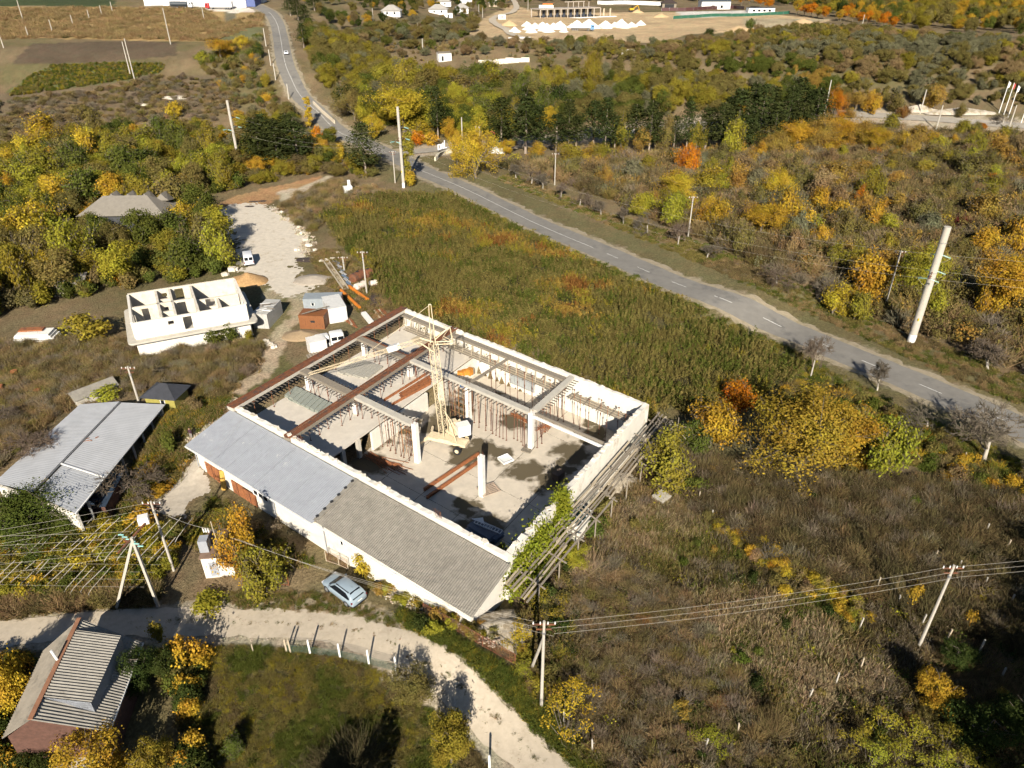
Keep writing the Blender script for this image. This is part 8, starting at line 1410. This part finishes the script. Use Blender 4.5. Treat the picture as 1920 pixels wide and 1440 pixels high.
DRY = [(985, 850), (1240, 850), (1480, 880), (1750, 900), (1990, 930), (1990, 1480), (1120, 1480), (1010, 1300), (960, 1130), (1000, 1060)]
mass('dry_grass', 'dry brown grass tufts covering the lower right field', 'dry grass', DRY, 3800, 'tuft', .7, 1.25, ['tan', 'brown', 'grey', 'dbrown', 'olive', 'green'], [3.5, 3.5, 2.5, 2.5, 2, 1], [(TRK, 3.5)], HALL_EX, patch_=.12)
mass('straw_grass', 'pale wind-laid straw grass in the middle of the lower right field', 'dry grass', [(1230, 1120), (1400, 1110), (1560, 1170), (1660, 1280), (1560, 1330), (1420, 1320), (1280, 1250)], 420, 'tuft', .8, 1.3, ['straw', 'tan', 'straw'], [4, 2, 3]); mass('straw_grass', 'pale straw grass beside the glazed porch', 'dry grass', [(1130, 960), (1280, 930), (1330, 1000), (1260, 1060), (1150, 1040)], 200, 'tuft', .8, 1.2, ['straw', 'tan', 'olive'], [4, 3, 1])
mass('dry_brush', 'tall brown dead weeds in the lower right field', 'dead weeds', [(1230, 850), (1500, 890), (1990, 940), (1990, 1250), (1700, 1150), (1450, 1060), (1300, 960)], 1700, 'brush', .45, .95, ['dbrown', 'brown', 'grey'], [5, 3, 1.5])
mass('dry_brush', 'brown dead weeds between the track pole and the stakes', 'dead weeds', [(1000, 1120), (1150, 1050), (1300, 1130), (1450, 1380), (1500, 1480), (1150, 1480), (1050, 1300)], 800, 'brush', .3, .7, ['brown', 'grey', 'tan', 'olive'], [4, 4, 2, 1])
mass('yellow_hedge', 'line of yellow creeper running down the dry field', 'creeper', [(1330, 965), (1375, 970), (1480, 1050), (1600, 1130), (1640, 1170), (1600, 1175), (1500, 1110), (1400, 1040), (1345, 1000)], 330, ['bush', 'herb', 'sparse'], .3, .6, ['gold', 'yellow', 'ygreen', 'olive', 'tan'], [2, 3, 3, 2, 2])
mass('green_herbs', 'scattered green herbs in the lower right field', 'herbs', DRY, 700, 'herb', .6, 1.3, ['green', 'ygreen', 'lime'], [3, 2, 1], [(TRK, 3.5)], HALL_EX)
LFLD = [(-80, 660), (60, 640), (240, 640), (260, 670), (480, 645), (500, 640), (470, 700), (420, 750), (330, 730), (220, 735), (130, 760), (0, 880), (-90, 900)]
mass('dry_brush', 'brown weeds in the field left of the hall below the roofless house', 'dead weeds', LFLD, 1500, 'brush', .35, .8, ['brown', 'tan', 'grey', 'olive'], [4, 3, 3, 1.5], (), HALL_EX); mass('dry_grass', 'dry grass in the field left of the hall', 'dry grass', LFLD, 1000, 'tuft', .7, 1.4, ['tan', 'brown', 'olive', 'grey'], [4, 3, 2, 2], (), HALL_EX, patch_=.15)
mass('meadow_grass', 'green-brown lawn grass below the gravel track', 'grass', [(385, 1215), (560, 1215), (700, 1245), (800, 1290), (880, 1380), (930, 1480), (400, 1480), (330, 1350)], 2600, 'tuft', .25, .45, ['green', 'olive', 'ygreen', 'brown'], [4, 4, 1.5, 1.5], [(TRK, 2.6)], patch_=.3)
RUBB = [(700, 1090), (760, 1110), (870, 1150), (900, 1150), (950, 1150), (975, 1190), (930, 1215), (880, 1190), (800, 1150), (720, 1120)]
mass('rubble_stones', 'loose limestone pieces strewn along the foot of the lean-to', 'stones', RUBB, 420, 'stone', .3, .8, ['stone', 'stone2'], [2, 2], (), HALL_EX[:0]); mass('rubble_stones', 'loose stones along the right edge of the gravel yard', 'stones', [(505, 385), (550, 400), (590, 445), (600, 490), (570, 490), (560, 440), (520, 405)], 130, 'stone', .3, .9, ['stone', 'stone2'], [2, 2]); mass('track_stones', 'small stones strewn on the gravel track and verge', 'stones', [(0, 1180), (300, 1150), (600, 1120), (760, 1190), (1000, 1380), (1080, 1490), (980, 1440), (700, 1210), (300, 1195)], 300, 'stone', .10, .25, ['stone', 'stone2'], [1, 3]); mass('rubble_stones', 'stones and blocks beside the warehouse path', 'stones', [(350, 800), (440, 745), (450, 765), (380, 820), (350, 880), (330, 870)], 160, 'stone', .4, .9, ['stone', 'stone2'], [2, 2], (), HALL_EX)
mass('verge_grass', 'green grass verge along the gravel track', 'grass', [(740, 1125), (830, 1185), (960, 1262), (1100, 1400), (1160, 1490), (1080, 1490), (880, 1290), (770, 1195)], 900, ['tuft', 'herb'], .4, .7, ['green', 'ygreen', 'green'], [4, 1.5, 3], [(TRK, 1.9)], HALL_EX); mass('verge_grass', 'tufts of grass between wheel tracks and car', 'grass', [(560, 1110), (660, 1120), (760, 1180), (640, 1160), (420, 1150), (420, 1110)], 260, 'tuft', .25, .45, ['green', 'olive', 'tan'], [4, 3, 2], [(TRK, 1.7)], HALL_EX)
mass('track_grass', 'thin grass strip in the middle of the gravel track', 'grass', [(300, 1160), (560, 1163), (700, 1180), (860, 1270), (1010, 1405), (1060, 1490), (1045, 1490), (990, 1410), (850, 1282), (690, 1190), (560, 1172), (300, 1170)], 70, 'tuft', .16, .28, ['olive', 'green', 'tan'], [3, 2, 2])
mass('garden_vines', 'yellowing vines filling the trellis garden', 'vines', [(-60, 1010), (60, 1000), (250, 985), (330, 1005), (330, 1060), (290, 1095), (190, 1110), (60, 1125), (-60, 1130)], 560, 'bush', .5, .95, ['gold', 'ygreen', 'green', 'yellow', 'olive'], [1.6, 5, 4, 1.2, 3]); mass('garden_weeds', 'brown weeds between the trellis and the track', 'weeds', [(-60, 1118), (190, 1105), (290, 1100), (290, 1148), (-60, 1165)], 700, ['tuft', 'tuft', 'brush'], .5, .9, ['brown', 'tan', 'olive'], [4, 3, 2], [(TRK, 2.4)])
mass('garden_undergrowth', 'dark garden undergrowth around the striped roof house', 'undergrowth', [(-80, 1250), (60, 1240), (0, 1400), (60, 1480), (400, 1480), (340, 1330), (300, 1240), (380, 1230), (370, 1320), (330, 1480), (-80, 1480)], 420, ['bush', 'herb'], .5, .9, ['dgreen', 'green', 'gold', 'olive'], [4, 3, 1.5, 2], [(TRK, 3)], HALL_EX)
mass('yard_weeds', 'weeds on the slope between the lean-to and the track', 'weeds', [(400, 935), (560, 985), (700, 1075), (880, 1170), (820, 1180), (720, 1125), (600, 1060), (430, 1080), (330, 1000)], 700, ['tuft', 'herb', 'herb'], .4, .9, ['olive', 'green', 'tan', 'ygreen', 'gold'], [3, 3, 2, 1.5, .8], [(TRK, 2.4)], HALL_EX); mass('shed_weeds', 'weeds and low shrubs between the warehouse and the lean-to', 'weeds', [(310, 760), (430, 745), (420, 770), (350, 820), (365, 860), (300, 930), (230, 960), (200, 930), (300, 800)], 900, ['herb', 'tuft'], .5, 1.1, ['green', 'olive', 'tan', 'gold'], [3, 3, 2, 1], (), HALL_EX)
VERG = [(930, 335), (1100, 405), (1300, 490), (1500, 580), (1700, 670), (1960, 780), (1960, 720), (1700, 620), (1500, 530), (1300, 450), (1100, 385), (960, 325)]
mass('verge_grass', 'grass verge with fallen leaves above the road', 'grass', VERG, 1900, 'tuft', .4, .8, ['olive', 'green', 'tan', 'brown'], [4, 3, 3, 2], [(ROAD, 4.3)], patch_=.1); mass('verge_grass', 'green grass verge below the road', 'grass', [(860, 372), (1000, 430), (1250, 545), (1450, 640), (1600, 715), (1800, 815), (1950, 880), (1950, 930), (1760, 860), (1560, 745), (1400, 660), (1200, 560), (950, 425)], 1300, ['tuft', 'tuft', 'herb'], .4, .8, ['green', 'olive', 'ygreen'], [4, 3, 1], [(ROAD, 4.4)]); mass('roadside_shrubs', 'rusty shrubs and weeds below the road at the right', 'shrubs', [(1500, 720), (1600, 740), (1760, 830), (1850, 880), (1960, 920), (1960, 960), (1760, 900), (1560, 800), (1420, 770)], 260, ['bush', 'brush', 'sparse'], .5, 1.0, ['gold', 'olive', 'green', 'brown'], [2, 3, 3, 2], [(ROAD, 7)])
mass('mound_weeds', 'dry weeds on the mound between the yard and the thicket', 'weeds', [(520, 395), (560, 365), (640, 340), (740, 365), (690, 385), (610, 405), (590, 440), (570, 430)], 800, ['tuft', 'tuft', 'brush'], .5, 1.0, ['tan', 'brown', 'grey', 'olive'], [4, 3, 2, 2]); mass('yard_scrub', 'weeds among the scrap left of the thicket', 'weeds', [(580, 470), (640, 470), (730, 540), (760, 570), (700, 600), (640, 560), (600, 520)], 600, ['tuft', 'herb'], .5, 1.0, ['tan', 'olive', 'brown'], [3, 3, 2], (), HALL_EX)
mass('corn_stubble', 'pale standing corn rows of the far field', 'corn', [(-60, 16), (240, 15), (385, 18), (420, 45), (490, 25), (490, 48), (400, 76), (110, 72), (-60, 74)], 1900, 'tuft', 1.6, 2.4, ['tan', 'tan', 'brown'], [4, 3, 1])
mass('foot_shrubs', 'yellow-green creepers and low shrubs along the foot of the lean-to', 'shrubs', [(650, 1052), (700, 1070), (780, 1110), (880, 1165), (960, 1180), (985, 1230), (900, 1205), (800, 1160), (720, 1120), (660, 1085)], 110, ['bush', 'sparse', 'herb'], .3, .6, ['ygreen', 'ochre', 'olive', 'lime'], [3, 2, 3, 2], [(TRK, 2.2)], [LEANTO])
mass('corner_weeds', 'dark weeds and yellow shoots below the scaffold end', 'weeds', [(955, 1080), (1060, 1070), (1090, 1150), (1060, 1330), (1000, 1320), (965, 1220)], 160, ['shoot', 'bush', 'brush'], .4, .8, ['olive', 'ygreen', 'brown', 'dgreen'], [3, 2, 3, 2], [(TRK, 2.4)], HALL_EX)
mass('field_stalks', 'scattered taller dead stalk clumps in the lower right field', 'dead stalks', DRY, 90, 'thorn', .25, .6, ['dbrown', 'grey', 'rust', 'straw'], [3, 2, 1, 2], [(TRK, 3)], HALL_EX)
mass('field_clumps', 'low dark green and olive clumps in the lower right field', 'shrubs', DRY, 150, ['bush', 'shoot'], .3, .7, ['dgreen', 'olive', 'green', 'ochre'], [3, 4, 2, 1.5], [(TRK, 3)], HALL_EX)
# ivy on the side wall and lean-to
def ivy(name, label, spots, col, n=1100):
    t0 = spots[0][0]; C = []; O = []
    for c, r in spots:
        m = int(n*r); d_ = RNG.normal(0, 1, (m, 3))*[r*.6, r*.6, r*.85]; C.append(np.array(c)+d_); O.append(np.tile([.75, -.55, .5], (m, 1)))
    C = np.vstack(C); v, f, l = leaves(RNG, C, unit(np.vstack(O)), .24, .2, .8); o = bpy.data.objects.new(name, mesh_np(name, v-np.array(t0), f, [FOL], clump_tint(RNG, C, l))); COL.objects.link(o); o.location = tuple(map(float, t0)); o['tint'] = [float(c) for c in COLS[col]]; return tag(o, label, 'ivy')
def sw(t, z, o=.35): return BW(.992+.0075+.004*o, t, z)
COLS['ivy'] = (.20, .215, .022)
ivy('wall_ivy', 'bright lime ivy column climbing over the right hall wall', [(sw(.30, 4.0), .9), (sw(.31, 5.0), .9), (sw(.315, 6.0), .8), (sw(.27, 3.2), 1.0), (sw(.25, 2.4), 1.2)], 'ivy'); ivy('wall_ivy', 'bright green ivy mass on the near end of the right hall wall', [(sw(.18, 4.3), 1.1), (sw(.16, 3.2), 1.3), (sw(.12, 3.6), 1.2), (sw(.08, 2.8), 1.3), (sw(.05, 3.6), 1.1), (sw(.02, 2.4), 1.2)], 'ivy')
# tall trees just outside the picture that shade its lower right corner
for k, (x, y) in enumerate(((-13.5, 23.5), (-10.5, 24.5), (17.5, 19))): plant('poplar' if k < 2 else 'broad', (x, y, zat(x, y)), 3.4 if k < 2 else 6, 8.5, 'dgreen', 'dark unseen tree below the bottom picture edge, added for its shadow', 'trees below the bottom edge')  # the broad one stands in for an unknown object casting a rounded shadow
for k, (x, y) in enumerate(((47, 31), (52, 36), (57, 41), (44, 27), (39, 23), (62, 47))): plant('broad', (x, y, zat(x, y)), 9, 12, 'dgreen', 'dark tree beyond the lower right picture corner', 'trees beyond the lower right corner')
# ---------------------------------------------------------------- tidy helper keys
for o in bpy.data.objects:
    if '_o' in o: del o['_o']
